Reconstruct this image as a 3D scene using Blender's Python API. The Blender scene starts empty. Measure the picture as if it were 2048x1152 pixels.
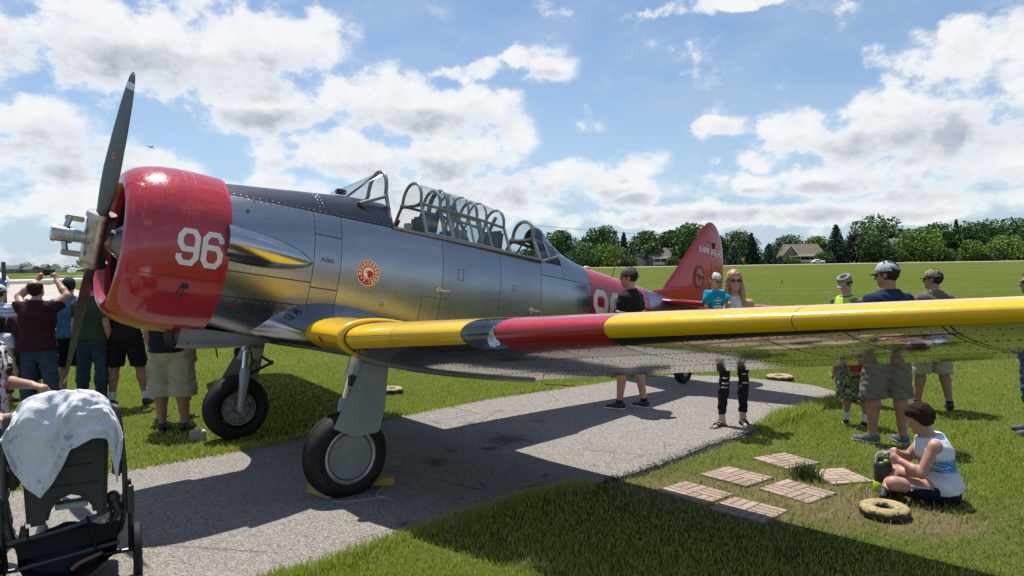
import bpy, bmesh, math, random
import numpy as np
from mathutils import Matrix, Vector
random.seed(7); RNG = np.random.default_rng(11)
R_ = math.radians
sc = bpy.context.scene
COL = sc.collection

# ---------------------------------------------------------------- camera
CAM_H, CAM_F, CAM_PITCH, CAM_ROLL = 1.847, 1432.4, -0.0347, -0.0161
cp, sp = math.cos(CAM_PITCH), math.sin(CAM_PITCH)
F0, U0, R0 = np.array([0, cp, sp]), np.array([0, -sp, cp]), np.array([1., 0, 0])
cr, sr = math.cos(CAM_ROLL), math.sin(CAM_ROLL)
CR, CU, CF = cr * R0 + sr * U0, -sr * R0 + cr * U0, F0
cam_data = bpy.data.cameras.new('camera'); cam = bpy.data.objects.new('camera', cam_data); COL.objects.link(cam)
cam_data.sensor_width = 36; cam_data.lens = CAM_F / 2048 * 36; cam_data.clip_end = 6000; cam_data.clip_start = 0.05
m = Matrix(((CR[0], CU[0], -CF[0], 0), (CR[1], CU[1], -CF[1], 0), (CR[2], CU[2], -CF[2], CAM_H), (0, 0, 0, 1)))
cam.matrix_world = m
sc.camera = cam
def ray(px, py):
    return CF + CR * (px - 1024) / CAM_F - CU * (py - 576) / CAM_F
def ground(px, py, z=0.0):
    d = ray(px, py); t = (z - CAM_H) / d[2]
    return np.array([d[0] * t, d[1] * t, z])
def at_depth(px, py, Y):
    d = ray(px, py); t = Y / d[1]
    return np.array([d[0] * t, Y, CAM_H + d[2] * t])

# ---------------------------------------------------------------- sun, sky
SUN_V = np.array([0.18, -0.36, -1.0])
SUN_D = -SUN_V / np.linalg.norm(SUN_V)
sun_l = bpy.data.lights.new('sun', 'SUN'); sun_l.energy = 5.0; sun_l.angle = R_(0.53); sun_l.color = (1.0, 0.955, 0.89)
sun = bpy.data.objects.new('sun', sun_l); COL.objects.link(sun)
sun.rotation_euler = Vector(tuple(-SUN_D)).to_track_quat('-Z', 'Y').to_euler()
sun.location = (0, 0, 60)
sc.view_settings.view_transform = 'Standard'; sc.view_settings.look = 'None'
sc.view_settings.exposure = 0.33; sc.view_settings.gamma = 1.0
sc.render.film_transparent = False
sc.cycles.max_bounces = 8; sc.cycles.glossy_bounces = 5; sc.cycles.transparent_max_bounces = 16
sc.cycles.caustics_reflective = False; sc.cycles.caustics_refractive = False
sc.cycles.use_denoising = True

world = bpy.data.worlds.new('World'); sc.world = world; world.use_nodes = True
class NT:
    """small helper to write node trees"""
    def __init__(s, nt): s.nt = nt
    def n(s, t, **k):
        nd = s.nt.nodes.new(t)
        for a, v in k.items(): setattr(nd, a, v)
        return nd
    def l(s, a, b): s.nt.links.new(a, b)
    def put(s, sock, v):
        if v is None: return
        if isinstance(v, bpy.types.NodeSocket): s.l(v, sock)
        else: sock.default_value = v
    def math(s, op, a, b=None, c=None, clamp=False):
        nd = s.n('ShaderNodeMath', operation=op, use_clamp=clamp)
        s.put(nd.inputs[0], a); s.put(nd.inputs[1], b); s.put(nd.inputs[2], c)
        return nd.outputs[0]
    def vm(s, op, a, b=None):
        nd = s.n('ShaderNodeVectorMath', operation=op); s.put(nd.inputs[0], a); s.put(nd.inputs[1], b)
        return nd.outputs['Value'] if op in ('DOT_PRODUCT', 'LENGTH', 'DISTANCE') else nd.outputs[0]
    def mapr(s, v, a, b, c=0.0, d=1.0, smooth=False):
        nd = s.n('ShaderNodeMapRange'); nd.interpolation_type = 'SMOOTHSTEP' if smooth else 'LINEAR'
        s.put(nd.inputs[0], v)
        for i, x in enumerate((a, b, c, d)): nd.inputs[1 + i].default_value = x
        return nd.outputs[0]
    def noise(s, vec, scale, detail=4.0, rough=0.55, dist=0.0):
        nd = s.n('ShaderNodeTexNoise'); s.put(nd.inputs['Vector'], vec)
        nd.inputs['Scale'].default_value = scale; nd.inputs['Detail'].default_value = detail
        nd.inputs['Roughness'].default_value = rough; nd.inputs['Distortion'].default_value = dist
        return nd.outputs[0]
    def mix(s, f, a, b, mode='MIX'):
        nd = s.n('ShaderNodeMix', data_type='RGBA', blend_type=mode)
        s.put(nd.inputs[0], f); s.put(nd.inputs[6], a); s.put(nd.inputs[7], b)
        return nd.outputs[2]
def c4(c): return (c[0], c[1], c[2], 1.0)

CLOUDS = [  # centre and half-size of the cloud heaps in view, as photo pixels turned into sky directions
 (330,90,300,110),(110,80,200,95),(560,90,135,100),(520,215,160,48),(740,195,150,66),(900,225,140,50),(935,142,75,22),(60,260,130,75),(170,325,190,50),
 (330,335,75,36),(690,305,170,40),(880,325,170,52),(1005,270,66,50),(560,372,95,24),(1085,126,66,40),(1275,330,60,30),(1262,385,98,28),(1120,365,130,42),(950,385,180,34),
 (1990,80,120,75),(1880,160,170,85),(1990,250,160,95),(1750,255,170,62),(1600,262,95,40),(1440,256,64,20),
 (1510,305,66,28),(1880,335,230,60),(1620,365,200,34),(1860,400,220,34),(1380,12,75,22),(1490,4,80,14),
 (90,420,200,24),(1500,430,420,22),(850,425,260,26),(300,395,200,18)]
BASES = [(290,140,270,42),(120,125,150,48),(540,150,90,40),(120,290,150,36),(520,240,140,26),(800,245,190,26),(830,350,200,30),(160,352,170,26),
 (1940,265,170,52),(1780,290,190,32),(1860,372,220,26),(1600,385,180,18),(1262,404,80,12),(1090,148,50,14),(960,400,190,22),(1110,385,130,18),(1500,438,420,16),(690,335,150,16)]
def build_world():
    nt = world.node_tree; nt.nodes.clear(); T = NT(nt)
    def azel(px, py):
        d = ray(px, py); return math.atan2(d[0], d[1]), math.atan2(d[2], math.hypot(d[0], d[1]))
    tc = T.n('ShaderNodeTexCoord'); D = T.vm('NORMALIZE', tc.outputs['Generated'])
    s = T.n('ShaderNodeSeparateXYZ'); T.l(D, s.inputs[0])
    az = T.math('ARCTAN2', s.outputs[0], s.outputs[1]); el = T.math('ARCSINE', s.outputs[2])
    c = T.n('ShaderNodeCombineXYZ'); T.l(az, c.inputs[0]); T.l(el, c.inputs[1]); P = c.outputs[0]
    nz = T.n('ShaderNodeTexNoise'); T.l(T.vm('MULTIPLY', P, (1, 1.3, 1)), nz.inputs['Vector']); nz.inputs['Scale'].default_value = 13; nz.inputs['Detail'].default_value = 7; nz.inputs['Roughness'].default_value = 0.6
    n1 = nz.outputs[0]; wv = T.vm('MULTIPLY', T.vm('SUBTRACT', nz.outputs['Color'], (0.5, 0.5, 0.5)), (0.09, 0.05, 0))
    Pw = T.vm('ADD', P, wv)
    def heaps(lst):
        acc = None
        for (cx, cy, rx, ry) in lst:
            a, e = azel(cx, cy); a1, _ = azel(cx + rx, cy); _, e1 = azel(cx, cy - ry)
            d = T.vm('MULTIPLY', T.vm('SUBTRACT', Pw, (a, e, 0)), (1 / abs(a1 - a), 1 / abs(e1 - e), 0))
            q = T.vm('DOT_PRODUCT', d, d); acc = q if acc is None else T.math('MINIMUM', acc, q)
        return T.math('SUBTRACT', 1.0, T.math('MINIMUM', acc, 2.2))
    acc = heaps(CLOUDS)
    # the rest of the sky dome: the same kind of broken cumulus, from noise alone
    base = T.math('MULTIPLY_ADD', T.noise(T.vm('MULTIPLY', P, (1, 2.0, 1)), 2.8, 1.0), 9.0, -5.9)
    outm = T.math('MAXIMUM', T.mapr(T.math('ABSOLUTE', az), 0.66, 0.80), T.mapr(el, 0.40, 0.52))
    base = T.math('MINIMUM', T.math('MULTIPLY_ADD', T.math('SUBTRACT', 1.0, outm), -6.0, base), 0.6)
    f0 = T.math('MULTIPLY_ADD', T.math('MAXIMUM', acc, base), 0.56, T.math('MULTIPLY', T.math('SUBTRACT', n1, 0.5), 4.3))
    n1s = T.noise(T.vm('MULTIPLY', T.vm('ADD', P, (-0.010, 0.026, 0)), (1, 1.3, 1)), 13.0, 4.0, 0.6)
    dens = T.mapr(f0, -0.56, 0.44, smooth=True)
    veil = T.mapr(T.noise(T.vm('MULTIPLY', P, (2.2, 7.0, 1)), 2.2, 4.0, 0.62, 0.8), 0.36, 0.74, 0.0, 0.62)
    hor = T.mapr(el, 0.0, 0.24, 0.80, 0.0, smooth=True)
    dens = T.math('MAXIMUM', dens, T.math('MAXIMUM', veil, hor))
    # lit tops, grey bases: more cloud above (towards the sun) means deeper shade
    up = T.mapr(T.math('SUBTRACT', n1s, n1), -0.10, 0.16)
    thick = T.mapr(f0, 0.05, 0.95)
    dk = T.mapr(heaps(BASES), -1.1, 1.0, smooth=True)
    dark = T.math('MULTIPLY', thick, T.math('MULTIPLY_ADD', up, 0.45, T.math('MULTIPLY_ADD', dk, 0.85, 0.0)))
    ccol = T.mix(T.math('MINIMUM', dark, 1.0), (0.93, 0.945, 0.97, 1), (0.45, 0.51, 0.61, 1))
    ccol = T.mix(T.mapr(f0, -0.45, 0.10, 1, 0), ccol, (0.46, 0.60, 0.78, 1))
    sky = T.n('ShaderNodeTexSky'); sky.sky_type = 'NISHITA'; sky.sun_disc = False
    sky.sun_elevation = math.asin(SUN_D[2]); sky.sun_rotation = math.atan2(SUN_D[0], SUN_D[1])
    sky.air_density = 1.0; sky.dust_density = 0.25; sky.ozone_density = 2.6; sky.altitude = 200
    b1 = T.n('ShaderNodeBackground'); T.l(sky.outputs[0], b1.inputs[0]); b1.inputs[1].default_value = 0.100
    b2 = T.n('ShaderNodeBackground'); T.l(ccol, b2.inputs[0]); b2.inputs[1].default_value = 0.78
    mx = T.n('ShaderNodeMixShader'); T.l(dens, mx.inputs[0]); T.l(b1.outputs[0], mx.inputs[1]); T.l(b2.outputs[0], mx.inputs[2])
    o = T.n('ShaderNodeOutputWorld'); T.l(mx.outputs[0], o.inputs[0])
build_world()
world.cycles.sampling_method = 'MANUAL'; world.cycles.sample_map_resolution = 1024
# ---------------------------------------------------------------- materials
MATS = {}
def mat(name, col, rough=0.6, metal=0.0, col2=None, nscale=8.0, namt=1.0, bump=0.0, bscale=60.0, coat=0.0, spec=0.5,
        coord='Object', stretch=None, detail=4.0, lo=0.35, hi=0.65, rvar=0.0, sheen=0.0, sss=0.0):
    if name in MATS: return MATS[name]
    mt = bpy.data.materials.new(name); mt.use_nodes = True; nt = mt.node_tree; nt.nodes.clear(); T = NT(nt)
    b = T.n('ShaderNodeBsdfPrincipled'); o = T.n('ShaderNodeOutputMaterial'); T.l(b.outputs[0], o.inputs[0])
    tc = T.n('ShaderNodeTexCoord'); V = tc.outputs[coord]
    if stretch: V = T.vm('MULTIPLY', V, stretch)
    b.inputs['Base Color'].default_value = c4(col); b.inputs['Roughness'].default_value = rough
    b.inputs['Metallic'].default_value = metal; b.inputs['Coat Weight'].default_value = coat; b.inputs['Coat Roughness'].default_value = 0.04
    b.inputs['Specular IOR Level'].default_value = spec
    if sheen: b.inputs['Sheen Weight'].default_value = sheen
    if sss:
        b.inputs['Subsurface Weight'].default_value = sss; b.inputs['Subsurface Radius'].default_value = (0.02, 0.008, 0.004)
    if col2 is not None:
        nz = T.noise(V, nscale, detail); f = T.mapr(nz, lo, hi, 0, namt)
        T.l(T.mix(f, c4(col), c4(col2)), b.inputs['Base Color'])
    if rvar:
        nz = T.noise(V, nscale * 1.7, 4); T.l(T.mapr(nz, 0.3, 0.7, max(0.02, rough - rvar), rough + rvar), b.inputs['Roughness'])
    if bump:
        nz = T.noise(V, bscale, 3); bp = T.n('ShaderNodeBump'); bp.inputs['Strength'].default_value = bump
        bp.inputs['Distance'].default_value = 0.01; T.l(nz, bp.inputs['Height']); T.l(bp.outputs[0], b.inputs['Normal'])
    mt['T'] = 0; MATS[name] = mt; return mt
def bsdf(mt): return next(n for n in mt.node_tree.nodes if n.type == 'BSDF_PRINCIPLED')
def matn(name):
    mt = mat(name, (0.5, 0.5, 0.5)); T = NT(mt.node_tree); b = bsdf(mt)
    tc = T.n('ShaderNodeTexCoord'); return mt, T, b, tc

# ---------------------------------------------------------------- objects
def tag(o, label=None, cat=None, group=None, kind=None):
    if label: o['label'] = label
    if cat: o['category'] = cat
    if group: o['group'] = group
    if kind: o['kind'] = kind
    return o
def link(name, me, parent=None, loc=None):
    o = bpy.data.objects.new(name, me); COL.objects.link(o)
    if parent is not None: o.parent = parent
    if loc is not None: o.location = loc
    return o
def empty(name, loc=(0, 0, 0), rz=0.0):
    o = bpy.data.objects.new(name, None); COL.objects.link(o); o.location = loc; o.rotation_euler = (0, 0, rz); o.empty_display_size = 0.1
    return o
def mesh(name, v, f, m=None, smooth=True):
    me = bpy.data.meshes.new(name); me.from_pydata([tuple(map(float, p)) for p in v], [], [tuple(map(int, q)) for q in f])
    if m is not None:
        for x in (m if isinstance(m, (list, tuple)) else [m]): me.materials.append(x)
    if smooth: me.polygons.foreach_set('use_smooth', [True] * len(me.polygons))
    me.update(); return me
def np_mesh(name, v, quads, m=None, smooth=True):
    me = bpy.data.meshes.new(name); n = len(quads); k = quads.shape[1]
    me.vertices.add(len(v)); me.vertices.foreach_set('co', np.ascontiguousarray(v, np.float32).ravel())
    me.loops.add(n * k); me.loops.foreach_set('vertex_index', np.ascontiguousarray(quads, np.int32).ravel())
    me.polygons.add(n); me.polygons.foreach_set('loop_start', np.arange(0, n * k, k, dtype=np.int32))
    me.polygons.foreach_set('loop_total', np.full(n, k, np.int32))
    if smooth: me.polygons.foreach_set('use_smooth', np.ones(n, bool))
    if m is not None: me.materials.append(m)
    me.update(calc_edges=True); me.validate(); return me
class MB:
    """collects shapes into one mesh"""
    def __init__(s): s.v = []; s.f = []
    def add(s, v, f):
        b = len(s.v); s.v += [tuple(p) for p in v]; s.f += [tuple(i + b for i in q) for q in f]; return s
    def box(s, c, size, rz=0.0, M=None):
        hx, hy, hz = size[0] / 2, size[1] / 2, size[2] / 2; pts = []
        for z in (-hz, hz):
            for x, y in ((-hx, -hy), (hx, -hy), (hx, hy), (-hx, hy)):
                p = np.array([x, y, z])
                if M is not None: p = M @ p
                X = p[0] * math.cos(rz) - p[1] * math.sin(rz); Y = p[0] * math.sin(rz) + p[1] * math.cos(rz)
                pts.append((c[0] + X, c[1] + Y, c[2] + p[2]))
        return s.add(pts, [(0, 3, 2, 1), (4, 5, 6, 7), (0, 1, 5, 4), (1, 2, 6, 5), (2, 3, 7, 6), (3, 0, 4, 7)])
    def tube(s, pts, rad, n=10, caps=True, flat=None, closed=False):
        P = [np.array(p, float) for p in pts]; k = len(P); rad = [rad] * k if np.isscalar(rad) else list(rad)
        ref = None; rings = []
        for i in range(k):
            if closed: t = P[(i + 1) % k] - P[i - 1]
            else: t = P[min(i + 1, k - 1)] - P[max(i - 1, 0)]
            t = t / (np.linalg.norm(t) + 1e-12)
            if ref is None:
                ref = np.array([0, 0, 1.]) if abs(t[2]) < 0.9 else np.array([1., 0, 0])
                if flat is not None: ref = np.array(flat, float)
            x = np.cross(ref, t); x /= (np.linalg.norm(x) + 1e-12); y = np.cross(t, x); ref = y
            rings.append([P[i] + rad[i] * (math.cos(a) * x + math.sin(a) * y) for a in np.linspace(0, 2 * math.pi, n, endpoint=False)])
        v = [p for r in rings for p in r]; f = []
        for i in range(k if closed else k - 1):
            j2 = (i + 1) % k
            for j in range(n): f.append((i * n + j, i * n + (j + 1) % n, j2 * n + (j + 1) % n, j2 * n + j))
        if caps and not closed: f.append(tuple(range(n - 1, -1, -1))); f.append(tuple((k - 1) * n + j for j in range(n)))
        return s.add(v, f)
    def lathe(s, prof, o, ax, n=32, closed=False):
        """prof: (along, radius) pairs revolved round the axis ax through o"""
        ax = np.array(ax, float); ax /= np.linalg.norm(ax); o = np.array(o, float)
        r = np.array([0, 0, 1.]) if abs(ax[2]) < 0.9 else np.array([1., 0, 0])
        x = np.cross(ax, r); x /= np.linalg.norm(x); y = np.cross(ax, x); v = []; f = []; k = len(prof)
        for (t, q) in prof:
            for a in np.linspace(0, 2 * math.pi, n, endpoint=False): v.append(o + ax * t + q * (math.cos(a) * x + math.sin(a) * y))
        for i in range(k if closed else k - 1):
            i2 = (i + 1) % k
            for j in range(n): f.append((i * n + j, i * n + (j + 1) % n, i2 * n + (j + 1) % n, i2 * n + j))
        return s.add(v, f)
    def ball(s, c, r, n=12, m=8):
        r = (r, r, r) if np.isscalar(r) else r; v = []; f = []
        for i in range(m + 1):
            t = math.pi * i / m
            for j in range(n):
                a = 2 * math.pi * j / n; v.append((c[0] + r[0] * math.sin(t) * math.cos(a), c[1] + r[1] * math.sin(t) * math.sin(a), c[2] + r[2] * math.cos(t)))
        for i in range(m):
            for j in range(n): f.append((i * n + j, (i + 1) * n + j, (i + 1) * n + (j + 1) % n, i * n + (j + 1) % n))
        return s.add(v, f)
    def prism(s, pts, z0, z1):
        n = len(pts); v = [(p[0], p[1], z0) for p in pts] + [(p[0], p[1], z1) for p in pts]
        f = [tuple(range(n - 1, -1, -1)), tuple(range(n, 2 * n))] + [(i, (i + 1) % n, n + (i + 1) % n, n + i) for i in range(n)]
        return s.add(v, f)
    def slab(s, poly, off):
        """thick plate: poly is a list of 3D points, off the thickness vector"""
        n = len(poly); off = np.array(off, float); v = [np.array(p, float) for p in poly]; v = v + [p + off for p in v]
        f = [tuple(range(n - 1, -1, -1)), tuple(range(n, 2 * n))] + [(i, (i + 1) % n, n + (i + 1) % n, n + i) for i in range(n)]
        return s.add(v, f)
    def build(s, name, m, parent=None, loc=None, smooth=True, auto=None, bevel=0.0):
        me = mesh(name, s.v, s.f, m, smooth)
        if bevel or auto is not None:
            bm = bmesh.new(); bm.from_mesh(me); bmesh.ops.recalc_face_normals(bm, faces=bm.faces)
            if bevel:
                ed = [e for e in bm.edges if len(e.link_faces) == 2 and e.calc_face_angle(0) > 0.6]
                bmesh.ops.bevel(bm, geom=ed, offset=bevel, segments=2, affect='EDGES', clamp_overlap=True)
            bm.to_mesh(me); bm.free()
            if smooth: me.polygons.foreach_set('use_smooth', [True] * len(me.polygons))
        me.set_sharp_from_angle(angle=R_(auto if auto is not None else 40)); me.update()
        return link(name, me, parent, loc)

# ---------------------------------------------------------------- organic shapes: blended round cones and ellipsoids, meshed with surface nets
class SDF:
    def __init__(s, vox=0.01, k=0.02): s.vox = vox; s.k = k; s.pr = []
    def cone(s, a, ra, b, rb, k=None, clip=(), flat=None):
        s.pr.append(('c', np.array(a, float), ra, np.array(b, float), rb, k, list(clip), flat)); return s
    def ell(s, c, r, M=None, k=None, clip=()):
        s.pr.append(('e', np.array(c, float), np.array(r, float), None if M is None else np.array(M, float), None, k, list(clip), None)); return s
    def grid(s):
        lo = np.full(3, 1e9); hi = -lo
        for p in s.pr:
            if p[0] == 'c':
                for q, r in ((p[1], p[2]), (p[3], p[4])): lo = np.minimum(lo, q - r); hi = np.maximum(hi, q + r)
            else: R = p[2].max(); lo = np.minimum(lo, p[1] - R); hi = np.maximum(hi, p[1] + R)
        mg = 3 * s.vox + 0.01; lo -= mg; hi += mg
        n = np.ceil((hi - lo) / s.vox).astype(int) + 1
        V = np.full(n, 0.5, np.float32)
        ax = [lo[i] + s.vox * np.arange(n[i]) for i in range(3)]
        for p in s.pr:
            k = p[5] if p[5] is not None else s.k; pad = max(0.05, k * 2, 4 * s.vox)
            if p[0] == 'c': l = np.minimum(p[1] - p[2], p[3] - p[4]) - pad; h = np.maximum(p[1] + p[2], p[3] + p[4]) + pad
            else: R = p[2].max(); l = p[1] - R - pad; h = p[1] + R + pad
            i0 = np.maximum(((l - lo) / s.vox).astype(int), 0); i1 = np.minimum(((h - lo) / s.vox).astype(int) + 2, n)
            X, Y, Z = np.meshgrid(*[ax[i][i0[i]:i1[i]] for i in range(3)], indexing='ij'); Q = np.stack([X, Y, Z], -1)
            if p[0] == 'c':
                ba = p[3] - p[1]; L2 = ba @ ba + 1e-12; pa = Q - p[1]; t = np.clip(pa @ ba / L2, 0, 1)
                dv = pa - t[..., None] * ba
                if p[7] is not None:   # flattened section: squash along a direction
                    nv, fac = p[7]; nv = np.array(nv, float); nv /= np.linalg.norm(nv); dn = dv @ nv; dv = dv + (dn * (fac - 1))[..., None] * nv
                d = np.sqrt((dv ** 2).sum(-1)) - (p[2] + t * (p[4] - p[2]))
            else:
                q = Q - p[1]
                if p[3] is not None: q = q @ p[3]
                k0 = np.sqrt(((q / p[2]) ** 2).sum(-1)); k1 = np.sqrt(((q / p[2] ** 2) ** 2).sum(-1)); d = k0 * (k0 - 1) / (k1 + 1e-9)
            for (c, nrm) in p[6]:
                d = np.maximum(d, (Q - np.array(c)) @ np.array(nrm))
            sl = tuple(slice(i0[i], i1[i]) for i in range(3)); old = V[sl]
            if k > 0:
                hh = np.clip(0.5 + 0.5 * (old - d) / k, 0, 1); new = old * (1 - hh) + d * hh - k * hh * (1 - hh)
            else: new = np.minimum(old, d)
            V[sl] = new
        return V, lo, ax
    def build(s, name, m, parent=None, clips=(), disp=None, hollow=None):
        V, lo, ax = s.grid()
        if clips or disp:
            X, Y, Z = np.meshgrid(*ax, indexing='ij'); Q = np.stack([X, Y, Z], -1)
            if disp: V = V + disp(X, Y, Z)
            for (c, nrm) in clips: V = np.maximum(V, (Q - np.array(c)) @ np.array(nrm))
        v, f = nets(V, lo, s.vox); me = np_mesh(name, v, f, m); return link(name, me, parent)
def nets(V, lo, vox):
    ins = V < 0; n = np.array(V.shape)
    c = [ins[a:n[0] - 1 + a, b:n[1] - 1 + b, d:n[2] - 1 + d] for a in (0, 1) for b in (0, 1) for d in (0, 1)]
    cnt = sum(x.astype(np.int8) for x in c); act = (cnt > 0) & (cnt < 8); idx = np.argwhere(act)
    vid = np.full(act.shape, -1, np.int64); vid[act] = np.arange(len(idx))
    acc = np.zeros((len(idx), 3)); num = np.zeros(len(idx))
    cor = [(a, b, d) for a in (0, 1) for b in (0, 1) for d in (0, 1)]
    cv = [V[idx[:, 0] + a, idx[:, 1] + b, idx[:, 2] + d] for a, b, d in cor]
    for i in range(8):
        for j in range(i + 1, 8):
            df = np.array(cor[j]) - np.array(cor[i])
            if np.abs(df).sum() != 1: continue
            vi, vj = cv[i], cv[j]; x = (vi < 0) != (vj < 0); t = np.where(x, vi / np.where(x, vi - vj, 1), 0)
            acc += np.where(x[:, None], np.array(cor[i]) + t[:, None] * df, 0); num += x
    P = lo + (idx + acc / num[:, None]) * vox; quads = []
    for axn in range(3):
        o = [i for i in range(3) if i != axn]; sl0 = [slice(None)] * 3; sl1 = [slice(None)] * 3
        sl0[axn] = slice(0, -1); sl1[axn] = slice(1, None)
        e = ins[tuple(sl0)] != ins[tuple(sl1)]; q = np.argwhere(e)
        ok = np.all([(q[:, i] > 0) & (q[:, i] < n[i] - 1) for i in o], axis=0); q = q[ok]
        first = ins[tuple(q.T)]; cells = []
        for da, db in ((-1, -1), (0, -1), (0, 0), (-1, 0)):
            z = q.copy(); z[:, o[0]] += da; z[:, o[1]] += db; cells.append(vid[tuple(z.T)])
        Q = np.stack(cells, 1); flip = first if axn != 1 else ~first
        Q = np.where(flip[:, None], Q, Q[:, ::-1]); quads.append(Q)
    return P, np.concatenate(quads)
def text_mesh(txt, size, font_bold=0.0, spacing=1.0):
    cu = bpy.data.curves.new('txt', 'FONT'); cu.body = txt; cu.size = size; cu.align_x = 'CENTER'; cu.align_y = 'CENTER'; cu.offset = font_bold; cu.space_character = spacing
    cu.resolution_u = 3
    o = bpy.data.objects.new('txt', cu); COL.objects.link(o); dg = bpy.context.evaluated_depsgraph_get(); e = o.evaluated_get(dg)
    me = e.to_mesh(); v = [tuple(p.co) for p in me.vertices]; f = [tuple(p.vertices) for p in me.polygons]
    e.to_mesh_clear(); bpy.data.objects.remove(o); bpy.data.curves.remove(cu); return v, f
# ---------------------------------------------------------------- the ground
def ground_mat():
    mt, T, b, tc = matn('lawn'); V = tc.outputs['Object']
    n1 = T.noise(V, 0.35, 4, 0.6); n2 = T.noise(V, 3.0, 5, 0.65); n3 = T.noise(V, 60.0, 4, 0.7)
    c = T.mix(T.mapr(n2, 0.32, 0.68), (0.085, 0.118, 0.020, 1), (0.122, 0.158, 0.032, 1))
    c = T.mix(T.mapr(n1, 0.50, 0.72), c, (0.130, 0.135, 0.040, 1))
    far = T.noise(T.vm('MULTIPLY', V, (0.25, 1.2, 1)), 0.22, 3, 0.6)
    c = T.mix(T.mapr(far, 0.42, 0.64, 0, 0.9), c, (0.140, 0.145, 0.050, 1))
    strip = T.noise(T.vm('MULTIPLY', V, (0.02, 0.6, 1)), 0.5, 2, 0.5)
    c = T.mix(T.mapr(strip, 0.40, 0.60, 0, 0.45), c, (0.070, 0.104, 0.018, 1))
    c = T.mix(T.mapr(n3, 0.35, 0.7, 0, 0.55), c, (0.050, 0.070, 0.014, 1))
    # bare, dry patch round the paving slabs and the painted tyre
    for (px, py, rr) in ((1500, 985, 1.0), (1700, 1010, 0.75), (1330, 985, 0.6), (1850, 1035, 0.6)):
        g = ground(px, py); d = T.vm('DISTANCE', V, (g[0], g[1], 0.0))
        d = T.math('MULTIPLY_ADD', T.math('SUBTRACT', n2, 0.5), 1.1 * rr, d)
        c = T.mix(T.mapr(d, 0.25 * rr, rr, 0.85, 0.0, smooth=True), c, T.mix(n3, (0.085, 0.062, 0.040, 1), (0.26, 0.20, 0.115, 1)))
    T.l(c, b.inputs['Base Color']); b.inputs['Roughness'].default_value = 1.0; b.inputs['Specular IOR Level'].default_value = 0.0
    bp = T.n('ShaderNodeBump'); bp.inputs['Strength'].default_value = 0.7; bp.inputs['Distance'].default_value = 0.03
    T.l(n3, bp.inputs['Height']); T.l(bp.outputs[0], b.inputs['Normal']); return mt
xs = [-3000, -900, -300, -80, -20, 0, 20, 80, 300, 900, 3000]; ys = [-300, -50, 0, 20, 60, 150, 400, 1000, 3000, 5000]
gv = [(x, y, 0.0) for y in ys for x in xs]; nx = len(xs)
gf = [(j * nx + i, j * nx + i + 1, (j + 1) * nx + i + 1, (j + 1) * nx + i) for j in range(len(ys) - 1) for i in range(nx - 1)]
tag(link('ground', mesh('ground', gv, gf, ground_mat())), 'wide mown grass field of the airfield', kind='structure')

PAD = [(-1.294, 4.217), (-0.787, 4.796), (0.036, 5.525), (1.037, 6.13), (1.75, 6.85), (2.515, 7.584), (3.2, 8.3), (3.827, 8.896), (4.20, 9.3), (4.42, 9.75),
       (4.35, 10.25), (3.95, 10.75), (3.35, 11.2), (2.7, 11.42), (1.914, 11.224), (0.9, 10.6), (-0.19, 9.809), (-1.491, 8.543), (-2.678, 7.189), (-3.595, 6.46), (-4.26, 5.86), (-6.6, 3.9), (-9, 1.9), (-9, -3.5), (-4.4, 1.6), (-2.6, 3.1)]
def wobble(poly, step=0.12, amp=0.022, seed=3):
    rg = random.Random(seed); out = []
    for i, p in enumerate(poly):
        q = poly[(i + 1) % len(poly)]; L = math.dist(p, q); n = max(1, int(L / step))
        for k in range(n):
            t = k / n; out.append((p[0] + (q[0] - p[0]) * t + rg.uniform(-amp, amp), p[1] + (q[1] - p[1]) * t + rg.uniform(-amp, amp)))
    return out
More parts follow.
